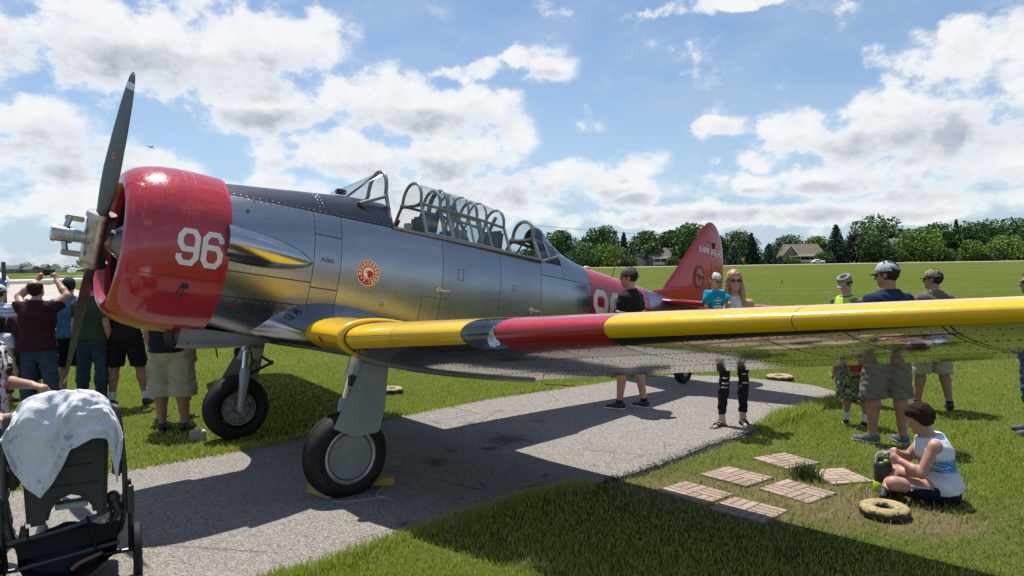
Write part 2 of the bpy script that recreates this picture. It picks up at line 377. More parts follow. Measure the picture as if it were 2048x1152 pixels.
def asphalt_mat():
    mt, T, b, tc = matn('asphalt'); V = tc.outputs['Object']
    vo = T.n('ShaderNodeTexVoronoi'); T.l(V, vo.inputs['Vector']); vo.inputs['Scale'].default_value = 95
    sx = T.n('ShaderNodeSeparateColor'); T.l(vo.outputs['Color'], sx.inputs[0]); st = sx.outputs[0]
    fine = T.noise(V, 170, 3, 0.7); big = T.noise(V, 1.3, 5, 0.6)
    c = T.mix(T.mapr(st, 0.0, 1.0), (0.130, 0.118, 0.105, 1), (0.46, 0.415, 0.360, 1))
    c = T.mix(T.mapr(fine, 0.35, 0.58, 0.70, 0.0), c, (0.075, 0.071, 0.069, 1))
    c = T.mix(T.mapr(big, 0.35, 0.72, 0.0, 0.34), c, (0.20, 0.188, 0.176, 1))
    rust = T.noise(V, 2.2, 3, 0.6); c = T.mix(T.mapr(rust, 0.66, 0.78, 0.0, 0.35), c, (0.24, 0.155, 0.115, 1))
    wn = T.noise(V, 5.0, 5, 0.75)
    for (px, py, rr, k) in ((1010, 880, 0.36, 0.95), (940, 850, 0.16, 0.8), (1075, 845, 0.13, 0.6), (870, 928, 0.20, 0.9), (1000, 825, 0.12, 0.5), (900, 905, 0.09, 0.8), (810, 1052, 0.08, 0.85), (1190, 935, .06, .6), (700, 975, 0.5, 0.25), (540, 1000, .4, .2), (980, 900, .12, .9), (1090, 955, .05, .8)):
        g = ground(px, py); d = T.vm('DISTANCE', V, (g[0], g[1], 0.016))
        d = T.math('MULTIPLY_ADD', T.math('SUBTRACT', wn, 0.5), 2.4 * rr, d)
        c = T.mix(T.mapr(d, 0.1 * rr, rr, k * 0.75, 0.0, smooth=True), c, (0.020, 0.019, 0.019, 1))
    vc = T.n('ShaderNodeTexVoronoi', feature='DISTANCE_TO_EDGE'); T.l(T.vm('ADD', V, T.vm('MULTIPLY', T.vm('SUBTRACT', vo.outputs['Color'], (0.5, 0.5, 0.5)), (0.02, 0.02, 0))), vc.inputs['Vector']); vc.inputs['Scale'].default_value = 0.55
    crk = T.math('MULTIPLY', T.mapr(vc.outputs['Distance'], 0.0, 0.006, 0.75, 0.0), T.mapr(T.noise(V, 0.8, 2), 0.52, 0.60)); c = T.mix(crk, c, (0.03, 0.028, 0.027, 1))
    T.l(c, b.inputs['Base Color']); b.inputs['Roughness'].default_value = 0.9; b.inputs['Specular IOR Level'].default_value = 0.15
    bp = T.n('ShaderNodeBump'); bp.inputs['Strength'].default_value = 0.7; bp.inputs['Distance'].default_value = 0.006
    T.l(T.math('ADD', vo.outputs['Distance'], T.math('MULTIPLY', fine, 0.6)), bp.inputs['Height']); T.l(bp.outputs[0], b.inputs['Normal']); return mt
PADW = wobble(PAD)
mb = MB(); mb.prism(PADW, -0.05, 0.016)
tag(mb.build('asphalt_pad', asphalt_mat(), smooth=False), 'weathered grey asphalt parking pad under the airplane', kind='structure')
# crumbled dark stones along the worn edge of the pad
E_EDGE = [(0.75, 5.95), (1.037, 6.13), (1.75, 6.85), (2.515, 7.584), (3.0, 8.08)]
mb = MB(); rg = random.Random(5)
for i in range(len(E_EDGE) - 1):
    p, q = E_EDGE[i], E_EDGE[i + 1]; L = math.dist(p, q); nn = ((q[1] - p[1]) / L, -(q[0] - p[0]) / L)
    for k in range(int(L * 900)):
        t = rg.random(); o = rg.gauss(0.0, 0.045); r = rg.uniform(0.004, 0.013)
        x = p[0] + (q[0] - p[0]) * t + nn[0] * o; y = p[1] + (q[1] - p[1]) * t + nn[1] * o
        z = 0.014 - max(0, o) * 0.12 + r * 0.3; a = rg.uniform(0, 3)
        mb.add([(x + r * math.cos(a), y + r * math.sin(a), z - r), (x + r * math.cos(a + 2.1), y + r * math.sin(a + 2.1), z - r), (x + r * math.cos(a + 4.2), y + r * math.sin(a + 4.2), z - r), (x, y, z + r * 0.8)],
               [(0, 1, 3), (1, 2, 3), (2, 0, 3)])
tag(mb.build('crumbled_asphalt', mat('crumb', (0.035, 0.034, 0.034), 0.9, col2=(0.20, 0.185, 0.17), nscale=40), smooth=False), 'dark crumbled asphalt stones along the worn pad edge', kind='stuff')

conc = mat('concrete', (0.43, 0.385, 0.33), 0.85, col2=(0.33, 0.30, 0.265), nscale=0.35, bump=0.2, bscale=30)
def flat(name, poly, z, m, label):
    mb = MB(); mb.prism(poly, z - 0.05, z); return tag(mb.build(name, m, smooth=False), label, kind='structure')
G = lambda x, y: tuple(ground(x, y)[:2])
flat('taxiway', [G(-900, 700), G(-80, 690), G(120, 668), G(150, 640), G(160, 622), G(175, 600), G(165, 583), G(130, 573), G(118, 571), G(-60, 563), G(-500, 572), G(-1500, 620)], 0.012, conc, 'pale concrete taxiway behind the crowd')
flat('taxiway_branch', [G(96, 570.5), G(120, 572.5), G(170, 561.5), G(260, 559.0), G(700, 551), G(700, 549.5), G(240, 556.8), G(160, 558.6)], 0.008, conc, 'narrow concrete lane beyond the taxiway')
flat('apron', [(-60, -60), (60, -60), (60, 1.2), (6.0, 1.4), (1.0, 0.6), (-3.2, 0.9), (-9, -3.4), (-12, 4.0), (-60, 8)], 0.010, mat('apron_asphalt', (0.17, 0.16, 0.145), 0.9, col2=(0.13, 0.122, 0.112), nscale=0.5), 'grey asphalt apron in front of the airplane')
roadm = mat('pale_road', (0.55, 0.53, 0.49), 0.85)
flat('far_road', [(-160, 232), (12, 222), (117, 217), (260, 214), (262, 226), (118, 229), (12, 233), (-160, 243)], 0.02, roadm, 'pale runway strip below the tree line')
# joints of the taxiway slabs
for k in range(6):
    p, q = np.array(G(-100, 690 - 20 * k)), np.array(G(170, 668 - 17 * k))
    d = q - p; nrm = np.array([-d[1], d[0]]) / np.linalg.norm(d) * 0.03 * (1 + k)
    flat('taxiway_joint', [tuple(p - nrm), tuple(q - nrm), tuple(q + nrm), tuple(p + nrm)], 0.0165, mat('joint', (0.22, 0.20, 0.18), 0.9), 'dark joint between the taxiway slabs')
# ---------------------------------------------------------------- the airplane (body frame: x aft, y to its right wing, z up, origin at the propeller hub)
PSI, TH, HUB = 0.6876, 0.1640, np.array([-3.3393, 5.7816, 2.0941])
BA = np.array([math.cos(PSI) * math.cos(TH), math.sin(PSI) * math.cos(TH), -math.sin(TH)])
BR = np.array([-math.sin(PSI), math.cos(PSI), 0.0]); BU = np.array([math.cos(PSI) * math.sin(TH), math.sin(PSI) * math.sin(TH), math.cos(TH)])
OFF = np.array([1.753, 0.0, -1.829])      # the root sits on the ground between the main wheels
def b2w(p): return HUB + p[0] * BA + p[1] * BR + p[2] * BU
rootp = b2w(OFF)
plane = empty('training_airplane'); plane.matrix_world = Matrix(((BA[0], BR[0], BU[0], rootp[0]), (BA[1], BR[1], BU[1], rootp[1]), (BA[2], BR[2], BU[2], rootp[2]), (0, 0, 0, 1)))
tag(plane, 'silver propeller training airplane with red cowling, yellow wings and number 96', 'airplane')

def alu(name, base=(0.60, 0.61, 0.63), rough=0.2, var=0.05, bump=0.012):
    mt, T, b, tc = matn(name); V = tc.outputs['Object']
    n = T.noise(V, 2.3, 5, 0.6); s = T.noise(T.vm('MULTIPLY', V, (1.2, 9, 9)), 6, 4, 0.6)
    T.l(T.mix(T.mapr(n, 0.3, 0.7), c4(base), c4([x * 0.86 for x in base])), b.inputs['Base Color'])
    b.inputs['Metallic'].default_value = 1.0
    T.l(T.mapr(T.math('ADD', T.math('MULTIPLY', s, 0.6), T.math('MULTIPLY', n, 0.4)), 0.3, 0.7, rough - var, rough + var), b.inputs['Roughness'])
    w = T.noise(V, 5.5, 3, 0.5); bp = T.n('ShaderNodeBump'); bp.inputs['Strength'].default_value = 1.0; bp.inputs['Distance'].default_value = bump
    T.l(w, bp.inputs['Height']); T.l(bp.outputs[0], b.inputs['Normal']); return mt
def paint(name, col, rough=0.14, bump=0.004):
    mt, T, b, tc = matn(name); V = tc.outputs['Object']; n = T.noise(V, 3.0, 5, 0.6); d = T.noise(V, 45, 3, 0.6)
    c = T.mix(T.mapr(n, 0.35, 0.7, 0, 0.5), c4(col), c4([x * 0.82 + 0.006 for x in col])); T.l(c, b.inputs['Base Color'])
    T.l(T.mapr(d, 0.3, 0.75, rough, rough + 0.12), b.inputs['Roughness']); b.inputs['Coat Weight'].default_value = 0.6; b.inputs['Coat Roughness'].default_value = 0.06
    w = T.noise(V, 7, 2, 0.5); bp = T.n('ShaderNodeBump'); bp.inputs['Strength'].default_value = 1.0; bp.inputs['Distance'].default_value = bump
    T.l(w, bp.inputs['Height']); T.l(bp.outputs[0], b.inputs['Normal']); return mt
ALU = alu('polished_aluminium', (0.335, 0.355, 0.395), 0.29, 0.05, 0.0022); ALU2 = alu('wing_underskin', (0.44, 0.425, 0.405), 0.085, 0.04, 0.0012); ALU3 = alu('bright_fairing', (0.44, 0.46, 0.50), 0.20, 0.04, 0.0015)
GREYM = mat('grey_metal', (0.30, 0.32, 0.33), 0.42, 0.35, col2=(0.24, 0.25, 0.26), nscale=5, bump=0.05)
RED = paint('red_paint', (0.42, 0.018, 0.030)); YEL = paint('yellow_paint', (0.80, 0.47, 0.006)); NAVY = mat('antiglare_navy', (0.012, 0.017, 0.032), 0.30, col2=(0.018, 0.024, 0.04), nscale=4)
WHITE = mat('white_marking', (0.78, 0.76, 0.72), 0.4, col2=(0.70, 0.68, 0.65), nscale=20)
BLACKP = mat('black_lettering', (0.02, 0.02, 0.022), 0.5); DARK = mat('dark_airframe', (0.035, 0.037, 0.04), 0.7)
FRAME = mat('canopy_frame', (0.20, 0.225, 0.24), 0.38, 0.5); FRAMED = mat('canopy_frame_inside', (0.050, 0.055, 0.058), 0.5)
STEEL = mat('bare_steel', (0.55, 0.53, 0.49), 0.32, 1.0, col2=(0.36, 0.34, 0.31), nscale=14, bump=0.05); RUB = mat('tyre_rubber', (0.011, 0.011, 0.011), 0.7, spec=0.25, col2=(0.024, 0.022, 0.020), nscale=9, bump=0.1, bscale=80)
def glass_mat():
    mt = bpy.data.materials.new('plexiglass'); mt.use_nodes = True; nt = mt.node_tree; nt.nodes.clear(); T = NT(nt)
    tr = T.n('ShaderNodeBsdfTransparent'); tr.inputs[0].default_value = (0.84, 0.87, 0.88, 1); gl = T.n('ShaderNodeBsdfGlossy'); gl.inputs['Roughness'].default_value = 0.03
    fr = T.n('ShaderNodeLayerWeight'); fr.inputs[0].default_value = 0.5; mx = T.n('ShaderNodeMixShader'); o = T.n('ShaderNodeOutputMaterial')
    T.l(T.math('MULTIPLY_ADD', T.math('POWER', fr.outputs['Facing'], 4.0), 0.55, 0.085), mx.inputs[0]); T.l(tr.outputs[0], mx.inputs[1]); T.l(gl.outputs[0], mx.inputs[2]); T.l(mx.outputs[0], o.inputs[0]); return mt
GLASS = glass_mat()

def pmesh(name, v, f, m, parent=plane, smooth=True, sharp=None):
    v = np.asarray(v, float) - OFF; me = mesh(name, v, f, m, smooth)
    if sharp is not None: me.set_sharp_from_angle(angle=R_(sharp))
    return link(name, me, parent)
def pb(mb, name, m, parent=plane, smooth=True, bevel=0.0, auto=None):
    mb.v = [tuple(np.asarray(p, float) - OFF) for p in mb.v]; return mb.build(name, m, parent, smooth=smooth, bevel=bevel, auto=auto)
def grid_patch(name, fn, S, Tt, m, parent=plane):
    v = [fn(s, t) for s in S for t in Tt]; n = len(Tt)
    f = [(i * n + j, i * n + j + 1, (i + 1) * n + j + 1, (i + 1) * n + j) for i in range(len(S) - 1) for j in range(n - 1)]
    return pmesh(name, v, f, m, parent)
RIV_L, RIV_D, RIV_R = MB(), MB(), MB()
def rivet(store, p, nrm, r=0.0038):
    nrm = np.asarray(nrm, float); nrm /= np.linalg.norm(nrm) + 1e-9; x = np.cross(nrm, [0.3, 0.5, 0.8]); x /= np.linalg.norm(x); y = np.cross(nrm, x); p = np.asarray(p, float)
    ring = [p + r * (math.cos(a) * x + math.sin(a) * y) for a in np.linspace(0, 6.283, 6, endpoint=False)]
    store.add([q - OFF for q in ring] + [p + nrm * r * 0.55 - OFF], [(i, (i + 1) % 6, 6) for i in range(6)])

# fuselage sections: station, top, bottom, level of the greatest width, half width
ST = np.array([[0.76, 0.635, -0.630, 0.0, 0.632], [1.00, 0.668, -0.665, 0.0, 0.618], [1.30, 0.702, -0.70, 0.0, 0.595], [1.70, 0.750, -0.735, 0.0, 0.56], [2.10, 0.792, -0.755, 0.0, 0.535],
               [2.45, 0.80, -0.765, 0.0, 0.52], [3.50, 0.785, -0.765, 0.0, 0.495], [4.20, 0.765, -0.70, 0.01, 0.468], [4.45, 0.755, -0.665, 0.02, 0.455], [4.9, 0.700, -0.60, 0.04, 0.425], [5.35, 0.60, -0.525, 0.05, 0.388], [5.8, 0.555, -0.45, 0.06, 0.34], [6.3, 0.51, -0.365, 0.08, 0.285],
               [6.87, 0.45, -0.26, 0.10, 0.215], [7.3, 0.42, -0.18, 0.13, 0.165], [7.8, 0.40, -0.08, 0.16, 0.10], [8.2, 0.36, 0.02, 0.18, 0.045]])
def smooth_interp(x, xp, fp):
    # Catmull-Rom style interpolation
    i = int(np.clip(np.searchsorted(xp, x) - 1, 0, len(xp) - 2)); h = xp[i + 1] - xp[i]; t = np.clip((x - xp[i]) / h, 0, 1)
    def sl(k):
        if k == 0: return (fp[1] - fp[0]) / (xp[1] - xp[0])
        if k == len(xp) - 1: return (fp[-1] - fp[-2]) / (xp[-1] - xp[-2])
        return (fp[k + 1] - fp[k - 1]) / (xp[k + 1] - xp[k - 1])
    a, b = fp[i], fp[i + 1]; m0, m1 = sl(i) * h, sl(i + 1) * h; t2, t3 = t * t, t ** 3
    return (2 * t3 - 3 * t2 + 1) * a + (t3 - 2 * t2 + t) * m0 + (-2 * t3 + 3 * t2) * b + (t3 - t2) * m1
def sec(a): return [smooth_interp(a, ST[:, 0], ST[:, k]) for k in range(1, 5)]
def FS(a, th, inset=0.0, side=-1):
    Tp, Bt, M, hw = sec(a); ex = 0.86 if 2.0 < a < 5 else 0.93
    s, c = math.sin(th), math.cos(th); y = (hw - inset) * abs(s) ** ex; z = M + ((Tp - inset - M) * c if c >= 0 else -(M - Bt - inset) * abs(c) ** 0.9)
    return np.array([a, side * y, z])
def th_of(a, u):
    Tp, Bt, M, hw = sec(a)
    if u >= M: return math.acos(np.clip((u - M) / (Tp - M), -1, 1))
    return math.pi - math.acos(np.clip(((M - u) / (M - Bt)), 0, 1) ** (1 / 0.9))
def fnorm(a, th, side=-1):
    p = FS(a, th, 0, side); da = FS(a + 0.01, th, 0, side) - p; dt = FS(a, th + 0.01, 0, side) - p; n = np.cross(da, dt); n /= np.linalg.norm(n) + 1e-9
    c = np.array([a, 0, sec(a)[2]]); return n if n @ (p - c) > 0 else -n
GAP = 0.003; PCOUNT = [0]
ALUS = [ALU, alu('aluminium_duller', (0.30, 0.32, 0.36), 0.33, 0.06, 0.002), alu('aluminium_brighter', (0.36, 0.38, 0.415), 0.27, 0.05, 0.002), alu('aluminium_brushed', (0.32, 0.34, 0.38), 0.30, 0.07, 0.002)]
def panel(name, a0, a1, u0, u1, m, side=-1, rivets=True, store=None, parent=plane):
    """skin panel between two stations and two levels (None = centre line)"""
    if m is ALU: m = ALUS[PCOUNT[0] % 4]; PCOUNT[0] += 1
    A_ = np.linspace(a0 + GAP, a1 - GAP, max(3, int((a1 - a0) / 0.07)))
    def t0(a): return 0.0 if u0 is None else th_of(a, u0) + GAP / 0.5
    def t1(a): return math.pi if u1 is None else th_of(a, u1) - GAP / 0.5
    K = np.linspace(0, 1, 15); fn = lambda a, k: FS(a, t0(a) + (t1(a) - t0(a)) * k, 0, side)
    o = grid_patch(name, fn, A_, K, m, parent)
    if rivets and side < 0:
        sr_ = store or RIV_L
        for kk in ((0.0, 1.0) if u0 is not None and u1 is not None else (1.0,) if u0 is None else (0.0,)):
            for a in np.arange(a0 + 0.03, a1 - 0.01, 0.055):
                t = t0(a) + (t1(a) - t0(a)) * kk; t += 0.03 if kk == 0 else -0.03; rivet(sr_, FS(a, t), fnorm(a, t))
        for a in (a0 + 0.018, a1 - 0.018):
            L = abs(t1(a) - t0(a)) * 0.5
            for k in np.arange(0.06, 0.97, 0.045 / max(L, 0.1)):
                t = t0(a) + (t1(a) - t0(a)) * k; rivet(sr_, FS(a, t), fnorm(a, t))
    return o
# dark airframe just under the skin, open above the cockpit sill
def airframe(a0, a1, tcut):
    A_ = np.linspace(a0, a1, max(4, int((a1 - a0) / 0.12)))
    for side in (-1, 1):
        fn = lambda a, k: FS(a, (th_of(a, tcut) if tcut else 0.0) * (1 - k) + math.pi * k, 0.006, side)
        grid_patch('airframe', fn, A_, np.linspace(0, 1, 22), DARK)
airframe(0.80, 2.45, None); airframe(2.45, 4.42, 0.515); airframe(4.42, 4.80, 0.50); airframe(4.80, 8.19, None)
pmesh('bulkhead', [FS(4.80, t, 0.008, s_) for s_, ts in ((-1, np.linspace(0, math.pi, 16)), (1, np.linspace(math.pi, 0, 16)[1:-1])) for t in ts], [tuple(range(30))], mat('bulkhead_grey', (0.12, 0.13, 0.13), 0.6), smooth=False)
SILL = 0.52
for side in (-1, 1):
    panel('antiglare_panel', 0.76, 1.70, None, SILL, NAVY, side); panel('antiglare_panel', 1.70, 2.45, None, SILL, NAVY, side)
    panel('nose_panel', 0.76, 1.60, SILL, -0.13, ALU, side); panel('nose_panel', 0.76, 1.60, -0.13, -0.34, ALU, side); panel('nose_panel', 0.76, 1.60, -0.34, None, ALU, side)
    panel('access_panel', 1.60, 1.87, SILL, 0.31, ALU, side); panel('fuse_panel', 1.60, 1.87, 0.31, -0.17, ALU, side); panel('access_panel', 1.60, 1.87, -0.17, -0.40, ALU, side)
    for (x0, x1) in ((1.87, 3.02), (3.02, 3.80), (3.80, 4.42)):
        panel('side_panel', x0, x1, SILL, -0.40, ALU, side)
    for (x0, x1) in ((1.60, 2.6), (2.6, 3.6), (3.6, 4.42)): panel('belly_panel', x0, x1, -0.40, None, ALU, side)
    panel('rear_deck_panel', 4.42, 4.80, 0.50, 0.34, ALU, side, False); panel('rear_deck_panel', 4.80, 5.32, None, 0.34, ALU, side, False); panel('side_panel', 4.42, 5.32, 0.34, -0.30, ALU, side); panel('belly_panel', 4.42, 5.32, -0.30, None, ALU, side)
    panel('red_band_panel', 5.32, 6.62, None, 0.05, RED, side, False); panel('red_band_panel', 5.32, 6.62, 0.05, None, RED, side, False)
    panel('tail_panel', 6.62, 8.19, None, 0.16, ALU, side, False); panel('tail_panel', 6.62, 8.19, 0.16, None, ALU, side, False)
# markings laid on the skin
def lay(name, verts, faces, a0, u0, m, parent=plane, lift=0.002, fn=None, sub=0):
    bm = bmesh.new(); vs = [bm.verts.new((p[0], p[1], 0)) for p in verts]
    for f in faces:
        try: bm.faces.new([vs[i] for i in f])
        except ValueError: pass
    if sub: bmesh.ops.subdivide_edges(bm, edges=bm.edges[:], cuts=sub, use_grid_fill=True)
    bmesh.ops.triangulate(bm, faces=bm.faces[:])
    me = bpy.data.meshes.new(name); 
    for v in bm.verts:
        a, u = a0 + v.co.x, u0 + v.co.y
        if fn: p, nr = fn(a, u)
        else: t = th_of(a, u); p = FS(a, t); nr = fnorm(a, t)
        v.co = tuple(p + nr * lift - OFF)
    bm.to_mesh(me); bm.free(); me.materials.append(m); return link(name, me, parent)
def lay_text(name, txt, size, a, u, m, **k):
    v, f = text_mesh(txt, size, k.pop('bold', 0.0), k.pop('spacing', 1.0)); xs_ = k.pop('xs', 1.0); return lay(name, [(p[0] * xs_, p[1]) for p in v], f, a, u, m, **k)
SIX = [(0.86, 0.70), (0.86, 0.80), (0.70, 0.915), (0.30, 0.915), (0.12, 0.77), (0.12, 0.23), (0.29, 0.085), (0.69, 0.085), (0.86, 0.23), (0.86, 0.42), (0.69, 0.56), (0.13, 0.56)]
def stroke(pts, w, asp):
    P = [np.array([p[0] * asp, p[1]]) for p in pts]; V = []; F = []
    for i, p in enumerate(P):
        d0 = P[i] - P[i - 1] if i else P[1] - P[0]; d1 = P[i + 1] - P[i] if i < len(P) - 1 else d0
        d0 = d0 / np.linalg.norm(d0); d1 = d1 / np.linalg.norm(d1); n0 = np.array([-d0[1], d0[0]]); n1 = np.array([-d1[1], d1[0]]); mm = n0 + n1; mm /= np.linalg.norm(mm); mm = mm / max(0.5, mm @ n0)
        V += [p + mm * w / 2, p - mm * w / 2]
    S = []; 
    for i in range(len(P) - 1):
        n = 5; b = len(S)
        for k in range(n + 1):
            t = k / n; S += [V[2 * i] * (1 - t) + V[2 * i + 2] * t, V[2 * i + 1] * (1 - t) + V[2 * i + 3] * t]
        F += [(b + 2 * k, b + 2 * k + 1, b + 2 * k + 3, b + 2 * k + 2) for k in range(n)]
    return S, F
def digit(name, d, a, u, hgt, asp, fn=None, w=0.17, parent=plane):
    S, F = stroke(SIX, w, asp)
    if d == 9: S = [np.array([asp - p[0], 1 - p[1]]) for p in S]
    return lay(name, [(p[0] * hgt, p[1] * hgt) for p in S], F, a, u, WHITE, parent=parent, fn=fn, lift=0.003)
digit('numeral', 9, 5.355, -0.16, 0.46, 0.66); digit('numeral', 6, 5.70, -0.16, 0.46, 0.66)
lay_text('lettering', 'FUSES', 0.048, 1.735, 0.085, BLACKP, bold=0.0004); lay_text('lettering', 'STEP', 0.04, 1.10, -0.39, BLACKP)
# squadron badge: red disc, white ring of hats, head in the middle
BDG = (2.165, 0.035); BRD = 0.122
def disc(r, n=40): return [(r * math.cos(t), r * math.sin(t)) for t in np.linspace(0, 2 * math.pi, n, endpoint=False)]
def ringfill(r0, r1, n=40): return disc(r1, n) + disc(r0, n), [(i, (i + 1) % n, n + (i + 1) % n, n + i) for i in range(n)]
BRED = mat('badge_red', (0.36, 0.016, 0.020), 0.45); BWH = mat('badge_cream', (0.80, 0.70, 0.60), 0.45)
def discm(r, n=36):
    v = [(0, 0)] + disc(r, n) + disc(r / 2, n); return v, [(0, 1 + n + i, 1 + n + (i + 1) % n) for i in range(n)] + [(1 + n + i, 1 + i, 1 + (i + 1) % n, 1 + n + (i + 1) % n) for i in range(n)]
v, f = discm(BRD); badge = lay('squadron_badge', v, f, *BDG, BWH); v, f = discm(BRD * 0.94); lay('badge_field', v, f, *BDG, BRED, parent=badge, lift=0.003)
v, f = discm(BRD * 0.47); lay('badge_disc', v, f, *BDG, BWH, parent=badge, lift=0.004)
for k in range(16):
    an = math.pi / 2 + (k + 0.5) * 2 * math.pi / 16
    if 10 <= k + 0.0 <= 11 or k in (9,): pass
    if math.sin(an) < -0.55 and math.cos(an) < 0.35: continue
    c, s = math.cos(an), math.sin(an); q = []
    for (rr, ww) in ((0.86, 0.115), (0.86, -0.115), (0.55, -0.055), (0.55, 0.055)): q.append((BRD * (rr * c - ww * s), BRD * (rr * s + ww * c)))
    lay('badge_hat', q, [(0, 1, 2, 3)], *BDG, BWH, parent=badge, lift=0.004)
    q = [(BRD * (rr * c - ww * s), BRD * (rr * s + ww * c)) for (rr, ww) in ((0.77, 0.035), (0.77, -0.035), (0.66, -0.015), (0.66, 0.015))]
    lay('badge_hat', q, [(0, 1, 2, 3)], *BDG, BRED, parent=badge, lift=0.005)
for ch, an in (('V', -2.50), ('F', -2.02), ('-', -1.66), ('1', -1.36)):
    tv, tf = text_mesh(ch, 0.05, 0.0006); rot = (an + math.pi / 2) * 0.8
    q = [(BRD * 0.71 * math.cos(an) + p[0] * math.cos(rot) - p[1] * math.sin(rot), BRD * 0.71 * math.sin(an) + p[0] * math.sin(rot) + p[1] * math.cos(rot)) for p in tv]
    lay('badge_letter', q, tf, *BDG, BWH, parent=badge, lift=0.004)
hd = [(-0.30, 0.20), (-0.14, 0.13), (0.02, 0.20), (0.28, 0.22), (0.20, 0.15), (0.40, 0.10), (0.43, -0.08), (0.30, -0.30), (0.08, -0.40), (-0.12, -0.36), (0.0, -0.30), (-0.10, -0.22), (-0.02, -0.14), (-0.16, -0.08), (-0.02, -0.03), (-0.28, 0.02), (-0.05, 0.06), (-0.22, 0.12)]
lay('badge_head', [(BRD * x, BRD * y) for x, y in hd], [tuple(range(len(hd)))], *BDG, BRED, parent=badge, lift=0.005)
# small fittings on the fuselage side
for (a, u) in ((2.98, -0.02), (4.28, -0.085)):
    t = th_of(a, u); p = FS(a, t); n = fnorm(a, t); mb = MB(); mb.lathe([(0, 0.0), (0.0, 0.040), (0.012, 0.036), (0.02, 0.0)], p, n, 16); pb(mb, 'foot_step', STEEL)
    mb = MB(); mb.tube([p + n * 0.012, p + n * 0.03 + np.array([0.03, 0, 0]), p + n * 0.03 + np.array([0.11, 0, 0])], [0.016, 0.018, 0.014], 10); pb(mb, 'foot_step', STEEL)
for (a, u, w, h) in ((2.98, -0.235, 0.36, 0.26), (3.25, 0.17, 0.07, 0.11), (4.0, 0.13, 0.05, 0.06)):
    q = [(-w / 2, -h / 2), (w / 2, -h / 2), (w / 2, h / 2), (-w / 2, h / 2)]
    S, F = stroke(q + [q[0]], 0.005, 1.0); lay('hatch_seam', S, F, a, u, mat('seam', (0.10, 0.10, 0.10), 0.6, 0.5), lift=0.0015)
v, f = discm(0.017, 14); lay('drain_hole', v, f, 0.99, 0.395, BLACKP); v, f = discm(0.012, 14); lay('drain_hole', v, f, 1.06, 0.50, BLACKP)
v, f = discm(0.02, 14); lay('fuel_spot', v, f, 0.98, -0.40, BRED)
for k in range(7):
    an = k * math.pi / 3; rr = 0.0 if k == 6 else 0.022; v, f = discm(0.006, 8); lay('vent_hole', [(p[0] + rr * math.cos(an), p[1] + rr * math.sin(an)) for p in v], f, 2.36, -0.24, BLACKP)
# teardrop air fairing behind the cowling
tv = []; NU, NV = 22, 16
for i in range(NU):
    t = i / (NU - 1); a = 0.80 + 0.80 * t; ww = (0.150 * (1 - t ** 2.7) ** 0.62 + 0.004); hh = (0.13 * (1 - t ** 2.4) ** 0.7 + 0.004); uc = 0.10 - 0.06 * t
    base = FS(a, th_of(a, uc)); 
    for j in range(NV):
        an = -math.pi / 2 + math.pi * j / (NV - 1); tv.append((a, base[1] + 0.03 - (hh + 0.03) * math.cos(an), uc + ww * math.sin(an)))
tf = [(i * NV + j, i * NV + j + 1, (i + 1) * NV + j + 1, (i + 1) * NV + j) for i in range(NU - 1) for j in range(NV - 1)] + [tuple(range(NV))]
pmesh('air_fairing', tv, tf, ALU3, sharp=50)
# oil cooler scoop under the nose
tv = []; NU, NV = 14, 18
for i in range(NU):
    t = i / (NU - 1); a = 0.66 + 0.95 * t; w = 0.27 * (1 - 0.35 * t); d = 0.185 * (1 - t ** 1.6) + 0.004; zt = -0.625 - 0.045 * t
    for j in range(NV):
        an = math.pi * j / (NV - 1); tv.append((a, -w * math.cos(an) * (1 if abs(math.cos(an)) < 0.8 else 0.98), zt - d * min(1, 1.25 * math.sin(an)) ** 0.7))
tf = [(i * NV + j, i * NV + j + 1, (i + 1) * NV + j + 1, (i + 1) * NV + j) for i in range(NU - 1) for j in range(NV - 1)]
pmesh('oil_cooler_scoop', tv, tf, GREYM); mb = MB(); mb.box((0.74, 0, -0.70), (0.02, 0.44, 0.15)); pb(mb, 'scoop_mouth', BLACKP)

# cowling: a lathed ring with a rolled lip, number and rivets
CP = [(0.20, 0.455), (0.14, 0.462), (0.10, 0.485), (0.085, 0.515), (0.095, 0.55), (0.13, 0.592), (0.19, 0.632), (0.27, 0.662), (0.36, 0.682), (0.46, 0.692), (0.60, 0.696), (0.74, 0.694), (0.835, 0.690), (0.838, 0.684), (0.80, 0.680)]
CPs = []
for i in range(len(CP) - 1):
    for k in range(3): t = k / 3; CPs.append((CP[i][0] * (1 - t) + CP[i + 1][0] * t, CP[i][1] * (1 - t) + CP[i + 1][1] * t))
CPs.append(CP[-1]); mb = MB(); mb.lathe(CPs[:], (0, 0, 0), (1, 0, 0), 72); cowl = pb(mb, 'cowling', RED, auto=60)
mb = MB(); mb.lathe([(0.20, 0.455), (0.78, 0.60), (0.82, 0.66)], (0, 0, 0), (1, 0, 0), 48); pb(mb, 'cowling_inside', mat('cowl_inside', (0.03, 0.022, 0.022), 0.7), cowl)
def cowlR(a): return float(np.interp(a, [p[0] for p in CP[3:13]], [p[1] for p in CP[3:13]]))
def cfn(a, u):
    R = cowlR(a); ph = u / R; nr = np.array([0, -math.cos(ph), math.sin(ph)]); return np.array([a, 0, 0]) + nr * R, nr
CPAR = dict(fn=cfn, parent=plane)
digit('numeral', 9, 0.430, -0.145, 0.30, 0.56, fn=cfn, w=0.138); digit('numeral', 6, 0.615, -0.145, 0.30, 0.56, fn=cfn, w=0.138)
